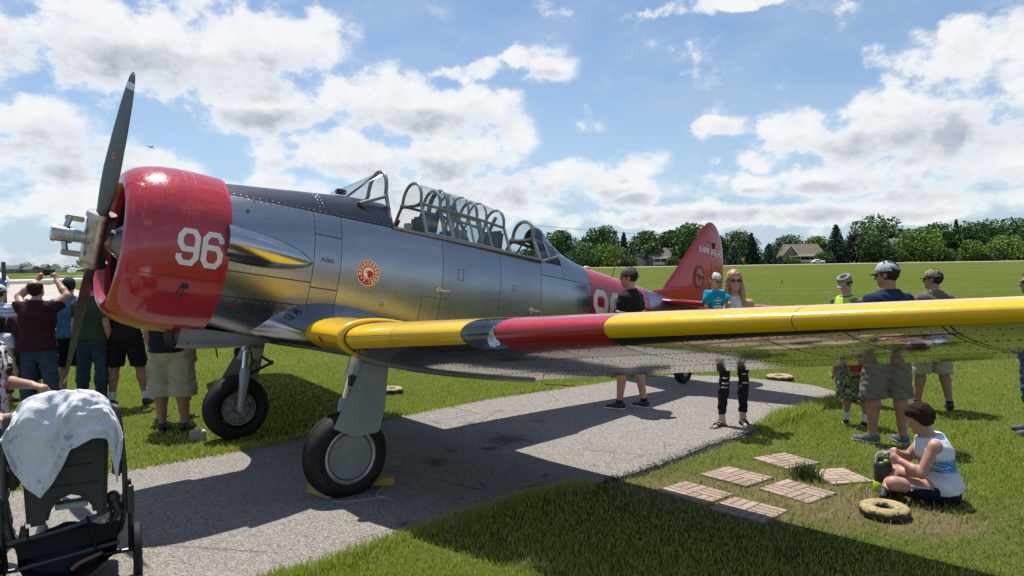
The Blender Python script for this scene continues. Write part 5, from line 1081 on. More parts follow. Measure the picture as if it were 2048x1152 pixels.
# woman with sunglasses holding a toddler
def smile(root, hp, P, sH, HM, body):
    mb = MB(); mb.tube([hp((-0.027, 0.081, -0.052)), hp((-0.012, 0.088, -0.059)), hp((0.012, 0.088, -0.059)), hp((0.027, 0.081, -0.052))], [0.004, 0.009, 0.009, 0.004], 8); mo = mb.build('mouth', mat('lips', (0.40, 0.12, 0.11), 0.4), root)
    mb = MB(); mb.tube([hp((-0.018, 0.088, -0.054)), hp((0.0, 0.0965, -0.058)), hp((0.018, 0.088, -0.054))], [0.003, 0.005, 0.003], 6); mb.build('teeth', mat('teeth', (0.8, 0.78, 0.72), 0.3), mo)
def ripped_extra(root, hp, P, sH, HM, body):
    smile(root, hp, P, sH, HM, body)
    for (s, z, x, w) in (('L', 0.50, 0.0, 0.040), ('R', 0.50, 0.0, 0.045), ('R', 0.455, 0.01, 0.040), ('L', 0.60, 0.01, 0.03), ('R', 0.56, 0.0, 0.035)):
        k = P['kn' + s]; q = SDF(0.006, 0.0); q.ell((k[0] + x, k[1] + 0.058, z * sH), (w, 0.016, 0.010)); q.build('jean_rip', SKIN3, root)
SANDAL = mat('sandal_black', (0.02, 0.018, 0.017), 0.5)
def sandals(root, P, sH):
    for s in 'LR':
        heel, toe, fd = P['heel' + s], P['toe' + s], P['fdir' + s]; lat = np.array([fd[1], -fd[0], 0]); q = SDF(0.007, 0.01); q.cone(heel * (1, 1, 0) + (0, 0, 0.012) - fd * 0.01, 0.044 * sH, toe * (1, 1, 0) + fd * 0.02 + (0, 0, 0.012), 0.045 * sH, clip=[((0, 0, 0.024), (0, 0, 1)), ((0, 0, 0.001), (0, 0, -1))]); so = q.build('sandal', SANDAL, root)
        for f in (0.42, 0.72):
            c_ = heel * (1 - f) + toe * f; mb = MB(); hh = 0.052 - 0.022 * f; mb.tube([c_ * (1, 1, 0) + lat * 0.043 * sH + (0, 0, 0.015), c_ * (1, 1, 0) + lat * 0.034 * sH + (0, 0, hh + 0.012), c_ * (1, 1, 0) + (0, 0, hh + 0.024), c_ * (1, 1, 0) - lat * 0.034 * sH + (0, 0, hh + 0.012), c_ * (1, 1, 0) - lat * 0.043 * sH + (0, 0, 0.015)], 0.011, 8); mb.build('sandal_strap', SANDAL, so)
def woman_x(root, hp, P, sH, HM, body): ripped_extra(root, hp, P, sH, HM, body); sandals(root, P, sH)
WY = yaw_to(-0.05, -1.0); WL = W2(1469, 850)
human('smiling woman in white tank top, sunglasses and ripped black jeans holding a toddler', WL, WY, 1.73, dict(anR=(0.17, 0.10, 0.085), knR=(0.125, 0.05, 0.505), anL=(-0.10, -0.02, 0.085), knL=(-0.10, 0.02, 0.505), footR=0.75, footL=0.05, elR=(0.25, 0.06, 1.18), wrR=(0.12, 0.26, 1.12), elL=(-0.235, 0.0, 1.17), wrL=(-0.06, 0.22, 1.08)), SKIN3,
      dict(m=WHC, tank=True, t=0.010), dict(type='pants', m=BLKC, t=0.006, hem=0.145, cuffw=0.6), None, dict(m=HAIRY, len=0.20, fall=0.06), None, True, slim=0.88, handd=(None, (-0.9, 0.3, 0.1)), extra=woman_x)
# toddler carried on her right arm
def tod_x(root, hp, P, sH, HM, body):
    for s in (-1, 1): q = SDF(0.005, 0); q.ell(hp((s * 0.033, 0.083, 0.010)), np.array((0.012, 0.008, 0.008)) * sH, HM); q.build('eye', mat('eye_dark', (0.03, 0.02, 0.015), 0.2), root)
    mb = MB(); mb.tube([hp((-0.018, 0.088, -0.052)), hp((0, 0.094, -0.055)), hp((0.018, 0.088, -0.052))], [0.003, 0.006, 0.003], 6); mb.build('mouth', mat('lips', (0.40, 0.12, 0.11), 0.4), root)
def tee_print(root, P, fw, w=0.07, rows=((0.06, 0.05), (0.02, 0.075), (-0.03, 0.07))):
    pass
tc_ = at_depth(1424, 600, 7.72)
TODJ = dict(pelvis=(0, 0, 0.90), waist=(0, 0.02, 1.08), chest=(0, 0.03, 1.30), neck=(0, 0.03, 1.50), head=(0, 0.06, 1.74), hipL=(-0.12, 0.03, 0.88), hipR=(0.12, 0.03, 0.88), knL=(-0.24, 0.26, 0.72), knR=(0.24, 0.26, 0.72), anL=(-0.26, 0.22, 0.36), anR=(0.26, 0.22, 0.36), heelL=(-0.26, 0.18, 0.28), toeL=(-0.27, 0.38, 0.24), heelR=(0.26, 0.18, 0.28), toeR=(0.27, 0.38, 0.24),
            elL=(-0.30, 0.10, 1.24), wrL=(-0.22, 0.30, 1.22), elR=(0.24, 0.06, 1.16), wrR=(0.26, 0.22, 0.98), shL=(-0.17, 0.02, 1.44), shR=(0.17, 0.02, 1.44))
BLUT = cloth('turquoise_tee', (0.008, 0.27, 0.44))
def tod_extra(root, hp, P, sH, HM, body):
    tod_x(root, hp, P, sH, HM, body)
    cz = P['chest'][2]; fy = P['chest'][1]
    for (dz, w, h) in ((0.045, 0.03, 0.012), (0.018, 0.115, 0.018), (-0.016, 0.06, 0.010), (-0.050, 0.13, 0.030)):
        q = SDF(0.005, 0); q.ell((0.0, fy + 0.062, cz + dz - 0.02), (w / 2, 0.016, h / 2)); q.build('tee_print', WHC, root)
human('toddler in turquoise t-shirt and black and white cap carried by the woman', (tc_[0] + 0.02, tc_[1], 1.33 - 0.53), yaw_to(0.30, -0.95), 0.98 * 0.86, TODJ, SKIN3, dict(m=BLUT, t=0.020, sleeve=0.75, hem=0.8), dict(type='shorts', m=cloth('toddler_shorts', (0.12, 0.13, 0.15))), None, dict(m=HAIRY), dict(m=BLKC, front=WHC, brim=cloth('brim_grey', (0.09, 0.095, 0.10))), False, hyaw=-0.10, hpitch=-0.30, vox=0.007, bulk=1.0, hs=1.42, extra=tod_extra, seated=True)
# cadet in a neon vest
vl = at_depth(1692, 700, 9.2); NEON = mat('neon_vest', (0.42, 0.78, 0.01), 0.6, bump=0.1); PATR = pattern_mat('patrol_camo', [(0.20, 0.20, 0.185), (0.13, 0.13, 0.12), (0.30, 0.30, 0.28)], 38)
def vest_x(root, hp, P, sH, HM, body):
    fw = np.array([0, 1.0, 0]); Q = SDF(0.009, 0.03); t = 0.032
    for (a, ra, c_, rc, fl) in ((P['pelvis'], 0.150, P['waist'], 0.137, 1.35), (P['waist'], 0.137, P['chest'], 0.155, 1.42), (P['chest'], 0.155, P['chest'] * 0.35 + P['neck'] * 0.65, 0.118, 1.5)): Q.cone(a, ra * sH + t, c_, rc * sH + t, flat=(fw, fl * 0.95))
    for s in 'LR': m_ = P['sh' + s] * 0.6 + P['neck'] * 0.4 - (0, 0, 0.02); Q.cone(P['chest'], 0.10 * sH, m_, 0.058 * sH + 0.012, flat=(fw, 1.1))
    v = Q.build('safety_vest', NEON, root, [(P['neck'] + (0, 0.01, 0.0), (0, 0.3, 0.95)), ((0, 0, 0.92 * sH), (0, 0, -1))])
    for s in (-1, 1):
        mb = MB(); mb.tube([(s * 0.09, 0.115, 1.0 * sH), (s * 0.09, 0.140, 1.2 * sH), (s * 0.085, 0.135, 1.33 * sH), (s * 0.08, 0.06, 1.43 * sH)], 0.016, 6); mb.build('reflective_strip', mat('reflective', (0.5, 0.5, 0.5), 0.3, 0.5), v)
human('teenager in grey patrol cap and neon yellow safety vest', (vl[0], vl[1]), yaw_to(-0.9, -0.35), 1.62, dict(), SKIN3, dict(m=cloth('cadet_shirt', (0.20, 0.185, 0.175)), sleeve=0.7), dict(type='pants', m=PATR), dict(m=SHOEB), dict(m=HAIRD, low=-0.05), dict(m=PATR, patrol=True), False, hpitch=-0.42, hyaw=0.15, extra=vest_x)
# small child in camouflage shorts
CAMO = pattern_mat('bright_camo', [(0.075, 0.085, 0.10), (0.02, 0.022, 0.026), (0.16, 0.17, 0.16), (0.24, 0.36, 0.03)], 26)
human('small child in red top and green camouflage shorts with tall white socks', (W2(1712, 852)[0], W2(1712, 852)[1]), yaw_to(0.35, 0.85), 1.16, dict(footR=1.9, anR=(0.15, -0.02, 0.085), anL=(-0.15, 0.06, 0.085), knR=(0.13, 0.02, 0.5), knL=(-0.13, 0.06, 0.5), elL=(-0.28, -0.02, 1.16), wrL=(-0.34, 0.03, 0.90)), SKIN2, dict(m=cloth('red_tee', (0.34, 0.02, 0.035)), sleeve=0.7, hem=0.93), dict(type='shorts', m=CAMO, hem=0.46, flare=0.045, t=0.03), dict(m=SHOEB, sole=SOLEW, sock=SOCKW, sockh=0.36), dict(m=HAIRB), None, False, bulk=1.12, vox=0.008, hs=1.2)
# man in navy tee
PLAID = pattern_mat('cap_plaid', [(0.40, 0.44, 0.52), (0.55, 0.58, 0.64), (0.22, 0.27, 0.38)], 55)
human('tall man in navy t-shirt, stone shorts and pale blue checked cap', W2(1775, 888), yaw_to(-0.18, 1.0), 1.80, dict(anL=(-0.125, 0.06, 0.085), knL=(-0.12, 0.05, 0.505), anR=(0.135, -0.04, 0.085), knR=(0.125, 0.0, 0.505), footL=-0.55, elL=(-0.24, 0.04, 1.17), wrL=(-0.15, 0.24, 1.10), elR=(0.25, 0.04, 1.17), wrR=(0.15, 0.24, 1.10)), SKIN2, dict(m=NAVC, t=0.024, sleeve=0.68), dict(type='shorts', m=STONE, hem=0.455, flare=0.035, t=0.026), dict(m=cloth('grey_sneaker', (0.075, 0.085, 0.10), (0.14, 0.15, 0.165), nscale=25), sole=mat('sole_grey', (0.30, 0.31, 0.32), 0.7)), dict(m=HAIRD, low=-0.065), dict(m=PLAID, brim=cloth('brim_slate', (0.05, 0.07, 0.10))), True, hyaw=0.62, hpitch=-0.10, bulk=1.10, vox=0.0095)
# man in olive tee
CAPC = pattern_mat('cap_multicam', [(0.27, 0.225, 0.15), (0.14, 0.13, 0.075), (0.36, 0.31, 0.22), (0.085, 0.06, 0.04)], 42)
def olive_x(root, hp, P, sH, HM, body):
    for (x, z, w, h, m_) in ((-0.07, 1.335, 0.10, 0.020, mat('print_orange', (0.55, 0.14, 0.03), 0.7)), (0.02, 1.36, 0.18, 0.014, BLKC), (0.03, 1.39, 0.05, 0.010, BLKC)): q = SDF(0.006, 0); q.ell((x * sH, -0.138 * sH, z * sH), (w / 2, 0.014, h / 2)); q.build('shirt_print', m_, root)
human('man in olive t-shirt, khaki shorts and camouflage cap seen from behind', W2(1866, 819), yaw_to(-0.15, 1.0), 1.69, dict(anL=(-0.16, 0.08, 0.085), knL=(-0.13, 0.06, 0.505), anR=(0.17, -0.08, 0.085), knR=(0.13, 0.0, 0.505), footL=-1.0, footR=0.5, elL=(-0.27, 0.0, 1.17), wrL=(-0.26, 0.08, 0.92), elR=(0.27, 0.0, 1.17), wrR=(0.20, 0.2, 1.05)), SKIN2, dict(m=OLV, t=0.024), dict(type='shorts', m=KHAKI, hem=0.46, flare=0.03, t=0.024), dict(m=SHOEB, sock=SOCKB, sockh=0.12), dict(m=HAIRD, low=-0.035), dict(m=CAPC), True, hyaw=0.70, bulk=1.12, belly=0.01, extra=olive_x)
human('person in ripped blue jeans at the edge of the lawn', W2(2064, 868), yaw_to(-0.9, 0.4), 1.68, dict(), SKIN2, dict(m=BLKC), dict(type='pants', m=cloth('faded_denim', (0.035, 0.075, 0.15), (0.20, 0.26, 0.34), nscale=9, lo=0.5, hi=0.7)), dict(m=cloth('grey_sneaker', (0.075, 0.085, 0.10))), dict(m=HAIRD), None, True)
# crowd on the left, backs to us
def phone_x(root, hp, P, sH, HM, body):
    c_ = (P['wrL'] + P['wrR']) / 2 + np.array([0, 0.05, 0.10]); PH[0] = (root.matrix_basis @ Vector(tuple(c_))); PH[1] = root.rotation_euler.z
PH = [None, 0]
human('balding man in maroon t-shirt and jeans holding a phone overhead', W2(82, 838), yaw_to(-0.05, 1.0), 1.74, dict(anL=(-0.16, 0, 0.085), anR=(0.16, 0, 0.085), knL=(-0.135, 0.02, 0.505), knR=(0.135, 0.02, 0.505), shL=(-0.19, 0.02, 1.43), shR=(0.19, 0.02, 1.43), elL=(-0.30, 0.14, 1.56), elR=(0.30, 0.14, 1.56), wrL=(-0.12, 0.24, 1.76), wrR=(0.12, 0.24, 1.76), head=(0, 0.01, 1.655)), SKIN, dict(m=MAR, t=0.026, sleeve=0.5, hem=0.88), dict(type='pants', m=DENIM, t=0.020), dict(m=SHOEB), dict(m=HAIRD, low=-0.06, bald=True), None, False, hpitch=0.42, bulk=1.16, belly=0.0, curl=(0.9, 0.9), handd=((0.35, 0.3, 0.9), (-0.35, 0.3, 0.9)), extra=phone_x)
human('child in maroon t-shirt and grey cap beside the man with the phone', at_depth(62, 830, 9.6)[:2], yaw_to(0.05, 1.0), 1.46, dict(shL=(-0.22, -0.01, 1.435), shR=(0.22, -0.01, 1.435), elL=(-0.32, -0.03, 1.16), wrL=(-0.34, 0.02, 0.9), elR=(0.32, -0.03, 1.16), wrR=(0.40, 0.04, 0.92)), SKIN, dict(m=MAR, t=0.024), dict(type='shorts', m=BLKC), dict(m=SHOEB), dict(m=HAIRB), dict(m=cloth('cap_grey', (0.12, 0.12, 0.13))), False, bulk=1.2)
human('man in white cap and blue striped shirt behind the crowd', at_depth(6, 800, 10.0)[:2], yaw_to(0.1, 1.0), 1.66, dict(), SKIN, dict(m=stripe_mat('striped_shirt', (0.50, 0.57, 0.72), (0.06, 0.09, 0.20), 0.055, 0.22), t=0.024), dict(type='shorts', m=BLKC), dict(m=SHOEB), dict(m=HAIRD), dict(m=WHC), False, bulk=1.12)
human('girl with long brown hair and white t-shirt', at_depth(6, 830, 8.8)[:2], yaw_to(0.2, 1.0), 1.30, dict(), SKIN3, dict(m=cloth('pale_tee', (0.52, 0.57, 0.64))), dict(type='shorts', m=cloth('brown_shorts', (0.07, 0.06, 0.05))), dict(m=SHOEB), dict(m=HAIRB, len=0.16, fall=-0.06), None, False)
human('man in blue denim shirt and black shorts facing the taxiway', W2(146, 797), yaw_to(-0.35, 0.95), 1.74, dict(elL=(-0.26, -0.02, 1.16), wrL=(-0.27, 0.05, 0.92)), SKIN, dict(m=cloth('denim_shirt', (0.060, 0.135, 0.27), (0.085, 0.17, 0.32)), sleeve=1.85, t=0.020), dict(type='shorts', m=BLKC, hem=0.48, flare=0.03), dict(m=SHOEB, sock=SOCKB), dict(m=HAIRD), dict(m=cloth('cap_navy', (0.02, 0.03, 0.07))), False, bulk=1.05)
human('man in dark green t-shirt and jeans behind the propeller', W2(190, 815), yaw_to(0.1, 1.0), 1.76, dict(anL=(-0.22, 0.06, 0.085), knL=(-0.17, 0.04, 0.505)), SKIN, dict(m=cloth('green_tee', (0.045, 0.068, 0.040)), t=0.026, hem=0.93), dict(type='pants', m=DENIM, t=0.022), dict(m=SHOEB), dict(m=HAIRD), None, False, bulk=1.08)
human('man in black t-shirt, black shorts and white ankle socks', W2(256, 812), yaw_to(-0.1, 1.0), 1.80, dict(anL=(-0.20, 0, 0.085), knL=(-0.16, 0.02, 0.505), anR=(0.22, 0.06, 0.085), knR=(0.16, 0.04, 0.505), elR=(0.27, -0.01, 1.16), wrR=(0.31, 0.06, 0.90)), SKIN2, dict(m=BLKC, t=0.022), dict(type='shorts', m=BLKC, hem=0.53, flare=0.03, t=0.022), dict(m=SHOEB, sock=SOCKW, sockh=0.20), dict(m=HAIRD), None, False, bulk=1.08)
def cargo_x(root, hp, P, sH, HM, body):
    for s in (-1, 1): mb = MB(); mb.box((s * 0.225, -0.01, 0.66), (0.035, 0.16, 0.20)); mb.box((s * 0.238, -0.01, 0.745), (0.03, 0.165, 0.05)); mb.build('cargo_pocket', KHAKI, root, bevel=0.012)
human('heavy man in black t-shirt and khaki cargo shorts beside the wheel', W2(346, 862), yaw_to(0.05, 1.0), 1.80, dict(anL=(-0.115, 0, 0.085), anR=(0.135, 0, 0.085), knL=(-0.125, 0.02, 0.5), knR=(0.125, 0.02, 0.5), hipL=(-0.105, 0, 0.93), hipR=(0.105, 0, 0.93)), SKIN2, dict(m=cloth('dark_navy_tee', (0.012, 0.014, 0.020)), t=0.026, hem=0.90), dict(type='shorts', m=KHAKI, hem=0.40, flare=0.045, t=0.028), dict(m=SHOEB, sock=SOCKB, sockh=0.10), dict(m=HAIRD), None, False, bulk=1.24, belly=0.03, extra=cargo_x, vox=0.010)
def capri_x(root, hp, P, sH, HM, body):
    sandals(root, P, sH)
    for s in 'LR': a, k = P['an' + s], P['kn' + s]; c_ = a + (k - a) * 0.42; q = SDF(0.008, 0); q.cone(c_, 0.066 * sH, c_ + (k - a) * 0.2, 0.072 * sH, clip=[(c_ + (0, 0, 0.07), (0, 0, 1)), (c_, (0, 0, -1))]); q.build('trouser_cuff', cloth('cuff_grey', (0.10, 0.105, 0.12)), root)
human('woman in dark capri trousers and sandals behind the heavy man', W2(346, 840), yaw_to(0.1, 1.0), 1.66, dict(anL=(-0.19, 0, 0.085), knL=(-0.17, 0.02, 0.5), anR=(0.19, 0, 0.085), knR=(0.17, 0.02, 0.5)), SKIN3, dict(m=BLKC), dict(type='pants', m=BLKC, hem=0.30, t=0.018), None, dict(m=HAIRB, len=0.1), None, False, bulk=1.1, extra=capri_x)
# the phone he holds up
mb = MB(); mb.box((0, 0, 0), (0.155, 0.010, 0.078)); ph = mb.build('phone', mat('phone_black', (0.015, 0.015, 0.017), 0.25), bevel=0.004, loc=PH[0]); ph.rotation_euler = (0.2, 0, PH[1]); tag(ph, 'black smartphone held up above the balding man', 'phone')
mb = MB(); mb.box((0, -0.006, 0), (0.145, 0.002, 0.068)); mb.build('screen', mat('phone_screen', (0.02, 0.022, 0.026), 0.1), ph)
# camera on a strap at the olive man's hip
cpos = at_depth(1858, 715, 8.35); cr_ = empty('camera_rig', tuple(cpos)); tag(cr_, 'black camera rig with grip hanging at the hip of the man in olive', 'camera')
BL = mat('camera_black', (0.014, 0.014, 0.015), 0.45); mb = MB(); mb.box((0, 0, 0), (0.13, 0.08, 0.09)); mb.build('camera_body', BL, cr_, bevel=0.012); mb = MB(); mb.lathe([(0, 0.038), (0.07, 0.036), (0.075, 0.03), (0.07, 0.0)], (0.01, -0.03, -0.01), (0, -1, -0.2), 18); mb.build('lens', BL, cr_)
mb = MB(); mb.tube([(0.03, 0, -0.02), (0.15, 0, -0.03), (0.27, 0.02, -0.01)], [0.018, 0.014, 0.02], 8); mb.build('grip', BL, cr_); mb = MB(); mb.tube([(-0.04, 0, 0.03), (-0.14, 0.03, 0.10), (-0.20, 0.05, 0.30), (-0.12, 0.1, 0.58)], 0.012, 6); mb.tube([(-0.03, 0, -0.03), (-0.10, 0.0, -0.06), (-0.16, 0.02, 0.05)], 0.01, 6); mb.build('strap', BL, cr_)
# ---------------------------------------------------------------- seated boy
def tank_mat():
    mt, T, b, tc = matn('tank_print'); V = tc.outputs['Object']; s = T.n('ShaderNodeSeparateXYZ'); T.l(V, s.inputs[0]); z = s.outputs[2]
    n = T.noise(T.vm('MULTIPLY', V, (1, 1, 3.5)), 22, 4, 0.7); n2 = T.noise(T.vm('MULTIPLY', V, (1, 1, 6)), 40, 3, 0.6); c = c4((0.62, 0.64, 0.72))
    band = T.math('MULTIPLY', T.mapr(z, 0.235, 0.262), T.mapr(z, 0.335, 0.36, 1, 0)); band = T.math('MULTIPLY', band, T.mapr(n, 0.36, 0.46))
    c = T.mix(band, c, T.mix(T.mapr(n2, 0.4, 0.62), (0.02, 0.13, 0.36, 1), (0.05, 0.32, 0.55, 1)))
    spot = T.math('MULTIPLY', T.math('GREATER_THAN', T.noise(V, 17, 1), 0.66), T.math('MULTIPLY', T.math('GREATER_THAN', z, 0.27), T.math('LESS_THAN', z, 0.345))); c = T.mix(spot, c, (0.42, 0.22, 0.10, 1))
    low = T.math('MULTIPLY', T.mapr(z, 0.17, 0.24), T.mapr(z, 0.235, 0.25, 1, 0)); c = T.mix(T.math('MULTIPLY', low, T.math('GREATER_THAN', n2, 0.52)), c, (0.26, 0.36, 0.56, 1))
    T.l(c, b.inputs['Base Color']); b.inputs['Roughness'].default_value = 0.85; return mt
sB = 1.30 / 1.78
BJ = dict(pelvis=(0, 0, 0.115), waist=(0, 0.015, 0.235), chest=(0, 0.055, 0.375), neck=(0, 0.095, 0.490), head=(0, 0.150, 0.610), shL=(-0.130, 0.070, 0.438), shR=(0.130, 0.085, 0.438), elL=(-0.185, 0.165, 0.245), wrL=(-0.115, 0.285, 0.305), elR=(0.16, 0.215, 0.27), wrR=(0.01, 0.305, 0.345),
          hipL=(-0.075, 0.03, 0.10), hipR=(0.075, 0.03, 0.10), knL=(-0.165, 0.345, 0.150), knR=(0.22, 0.30, 0.15), anL=(0.06, 0.30, 0.065), anR=(-0.10, 0.40, 0.055), heelL=(0.085, 0.29, 0.045), toeL=(0.20, 0.36, 0.05), heelR=(-0.07, 0.40, 0.045), toeR=(-0.20, 0.42, 0.05))
BJ = {k: tuple(x / sB for x in v) for k, v in BJ.items()}
def boy_x(root, hp, P, sH, HM, body):
    hi, kn = P['hipL'], P['knL']; d = kn - hi
    for q in range(3):
        mb = MB(); pts = [hi + d * f + np.array([-0.088 + 0.022 * f, 0, 0.012 - 0.026 * q + (0.01 if q == 0 else 0)]) * (1 - 0.06 * q) for f in (0.05, 0.25, 0.45, 0.66)]; mb.tube(pts, 0.0055, 6); mb.build('side_stripe', WHC, root)
    for s in 'LR':
        m_ = P['sh' + s] * 0.72 + (P['chest'] * 0.3 + P['neck'] * 0.7) * 0.28; mb = MB(); sg = -1 if s == 'L' else 1
        mb.tube([P['neck'] * 0.5 + P['sh' + s] * 0.5 + (0, 0.0, 0.018), P['sh' + s] + (sg * 0.000, -0.045, -0.03), P['sh' + s] * 0.5 + P['chest'] * 0.5 + (sg * 0.045, -0.02, -0.045), P['sh' + s] * 0.55 + P['chest'] * 0.45 + (sg * 0.04, 0.045, -0.02), P['neck'] * 0.5 + P['sh' + s] * 0.5 + (0, 0.03, 0.012)], 0.008, 6); mb.build('tank_trim', NAVC, root)
boy = human('boy in printed white tank top and navy shorts sitting on the grass', W2(1884, 1002), yaw_to(-0.93, 0.36), 1.30, BJ, SKIN, dict(m=tank_mat(), tank=True, t=0.022, wr=0.005), dict(type='shorts', m=cloth('navy_shorts', (0.010, 0.014, 0.032)), t=0.016), dict(m=SHOEB), dict(m=HAIRB, low=-0.045, th=0.014), None, False, hyaw=0.10, hpitch=-0.35, vox=0.008, bulk=1.26, fwd=(0, 0.94, -0.34), seated=True, hs=1.18, curl=(0.7, 0.7), extra=boy_x)
bw = lambda p: boy.matrix_basis @ Vector(p)
tp = bw((-0.05, 0.375, 0.345)); toy = empty('toy', tuple(tp), 0.5); tag(toy, 'small pale grey toy in the hands of the seated boy', 'toy'); TOYM = mat('toy_grey', (0.42, 0.40, 0.36), 0.5, col2=(0.22, 0.2, 0.18), nscale=60)
mb = MB(); mb.ball((0, 0, 0), (0.045, 0.018, 0.018)); mb.build('toy_body', TOYM, toy); mb = MB(); mb.box((0.005, 0, 0.012), (0.022, 0.10, 0.008)); mb.box((0.04, 0, 0.016), (0.014, 0.04, 0.006)); mb.build('toy_wing', TOYM, toy, bevel=0.002)
# drinks jug
jg = ground(1766, 982); jug = empty('drinks_jug', (jg[0], jg[1], 0)); tag(jug, 'black drinks jug with lime green base and grey handle', 'jug'); JB = mat('jug_black', (0.016, 0.017, 0.018), 0.45); LIME = mat('lime_plastic', (0.35, 0.62, 0.02), 0.45)
mb = MB(); mb.lathe([(0.075, 0.0), (0.075, 0.066), (0.21, 0.068), (0.235, 0.058), (0.245, 0.04), (0.245, 0)], (0, 0, 0), (0, 0, 1), 28); mb.build('jug_body', JB, jug); mb = MB(); mb.lathe([(0.0, 0.0), (0.0, 0.066), (0.006, 0.070), (0.078, 0.071), (0.082, 0.068), (0.082, 0)], (0, 0, 0), (0, 0, 1), 28); mb.build('jug_base', LIME, jug)
mb = MB(); mb.lathe([(0.24, 0.0), (0.24, 0.042), (0.268, 0.040), (0.272, 0.0)], (0, 0, 0), (0, 0, 1), 20); mb.build('jug_lid', JB, jug); mb = MB(); mb.tube([(-0.055, 0, 0.22), (-0.05, 0, 0.285), (-0.035, 0, 0.305), (0.035, 0, 0.305), (0.052, 0, 0.28), (0.058, 0, 0.22)], 0.010, 8); mb.build('jug_handle', mat('handle_grey', (0.42, 0.43, 0.42), 0.5), jug); mb = MB(); mb.ball((0.0, -0.045, 0.25), (0.022, 0.012, 0.014)); mb.build('spout_tab', LIME, jug)

# ---------------------------------------------------------------- painted tyres, slabs, chocks
YT = None
def worn_yellow():
    mt, T, b, tc = matn('worn_yellow_paint'); V = tc.outputs['Object']; s = T.n('ShaderNodeSeparateXYZ'); T.l(V, s.inputs[0]); n = T.noise(V, 22, 5, 0.7)
    f = T.math('ADD', T.mapr(s.outputs[2], 0.02, 0.075, 0.42, 0.0), n); worn = T.mapr(f, 0.55, 0.64)
    T.l(T.mix(worn, T.mix(T.mapr(n, 0.4, 0.7), (0.37, 0.285, 0.125, 1), (0.25, 0.19, 0.095, 1)), (0.035, 0.030, 0.025, 1)), b.inputs['Base Color']); b.inputs['Roughness'].default_value = 0.75; return mt
WYP = worn_yellow()
def tyre_ring(px, py, R, label, flat_=1.0):
    g = ground(px, py); prof = []; r0 = 0.055 * R / 0.19; cR = R - 0.062 * R / 0.19
    for t in np.linspace(0, 2 * math.pi, 18, endpoint=False): prof.append((0.042 + 0.040 * math.sin(t) * (1.15 if math.sin(t) < 0 else 1), cR + 0.064 * R / 0.19 * math.copysign(abs(math.cos(t)) ** 0.7, math.cos(t))))
    e = empty('painted_tyre', (g[0], g[1], 0)); tag(e, label, 'tyre'); mb = MB(); mb.lathe(prof, (0, 0, 0), (0, 0, 1), 40, closed=True); mb.build('tyre_ring', WYP, e); mb = MB(); mb.lathe([(0.004, 0.0), (0.012, cR * 0.8)], (0, 0, 0), (0, 0, 1), 24); mb.build('soil_fill', mat('soil', (0.09, 0.065, 0.045), 0.95, bump=0.6, bscale=60), e); return e
tyre_ring(1769, 1031, 0.168, 'worn yellow painted small tyre lying beside the paving slabs'); tyre_ring(1560, 760, 0.20, 'yellow painted tyre lying past the rounded pad end'); tyre_ring(783, 786, 0.17, 'yellow painted tyre on the grass behind the landing gear')
STN = mat('slab_stone', (0.42, 0.33, 0.265), 0.9, col2=(0.32, 0.245, 0.195), nscale=60, bump=0.5, bscale=200); GRT = mat('slab_joint', (0.21, 0.155, 0.125), 0.95)
_T = NT(STN.node_tree); _b = bsdf(STN); _oi = _T.n('ShaderNodeObjectInfo'); _l = _b.inputs['Base Color'].links[0].from_socket
_T.l(_T.mix(1.0, _l, _T.mix(_oi.outputs['Random'], (0.72, 0.70, 0.68, 1), (1.12, 1.06, 1.0, 1)), 'MULTIPLY'), _b.inputs['Base Color'])
SLABQ = [[(1567, 906), (1639, 928), (1577, 942), (1506, 919)], [(1457, 935), (1548, 957), (1493, 978), (1396, 950)], [(1679, 937), (1736, 963), (1680, 974), (1616, 945)], [(1572, 962), (1668, 988), (1623, 1011), (1519, 980)], [(1362, 964), (1462, 987), (1416, 1017), (1320, 985)], [(1467, 998), (1580, 1024), (1524, 1049), (1418, 1018)]]
SLAB_LAB = ['paving slab furthest along the row, near the man in navy', 'paving slab beside the crumbled pad edge and grass tuft', 'paving slab between the grass tuft and the drinks jug', 'paving slab between the grass tuft and the yellow tyre', 'paving slab half touched by the wing shadow by the pad', 'paving slab with grass creeping over one edge beside the wing shadow']
brick_me = {}
SLABS = []
for qi, q in enumerate(SLABQ):
    W_ = [np.array(ground(*p)[:2]) for p in q]; c_ = sum(W_) / 4; ex = (W_[1] - W_[0] + W_[2] - W_[3]) / 2; ey = (W_[3] - W_[0] + W_[2] - W_[1]) / 2
    L = 0.42; a = math.atan2(ex[1], ex[0]); e = empty('paving_slab', (c_[0], c_[1], -0.004), a); e.rotation_euler = (random.uniform(-0.02, 0.02), random.uniform(-0.02, 0.02), a); tag(e, SLAB_LAB[qi], 'paving slab', 'brick-patterned paving slabs by the pad'); SLABS.append((c_, a, L))
    lx, ly = np.linalg.norm(ex), np.linalg.norm(ey); lx = min(max(lx, 0.38), 0.50); ly = min(max(ly, 0.38), 0.50); mb = MB(); mb.box((0, 0, -0.008), (lx, ly, 0.034)); mb.build('slab_base', GRT, e, smooth=False)
    for bx in (0, 1):
        for by in (0, 1):
            hor = (bx + by) % 2 == 0
            for k in range(3):
                w, d = (lx / 2 - 0.006, ly / 6 - 0.006) if hor else (lx / 6 - 0.006, ly / 2 - 0.006); ox = (bx - 0.5) * lx / 2 + (0 if hor else (k - 1) * lx / 6); oy = (by - 0.5) * ly / 2 + ((k - 1) * ly / 6 if hor else 0)
                mb = MB(); mb.box((0, 0, 0), (w, d, 0.014)); b_ = mb.build('brick', STN, e, bevel=0.003, loc=(ox, oy, 0.0125 + random.uniform(-0.001, 0.001)))
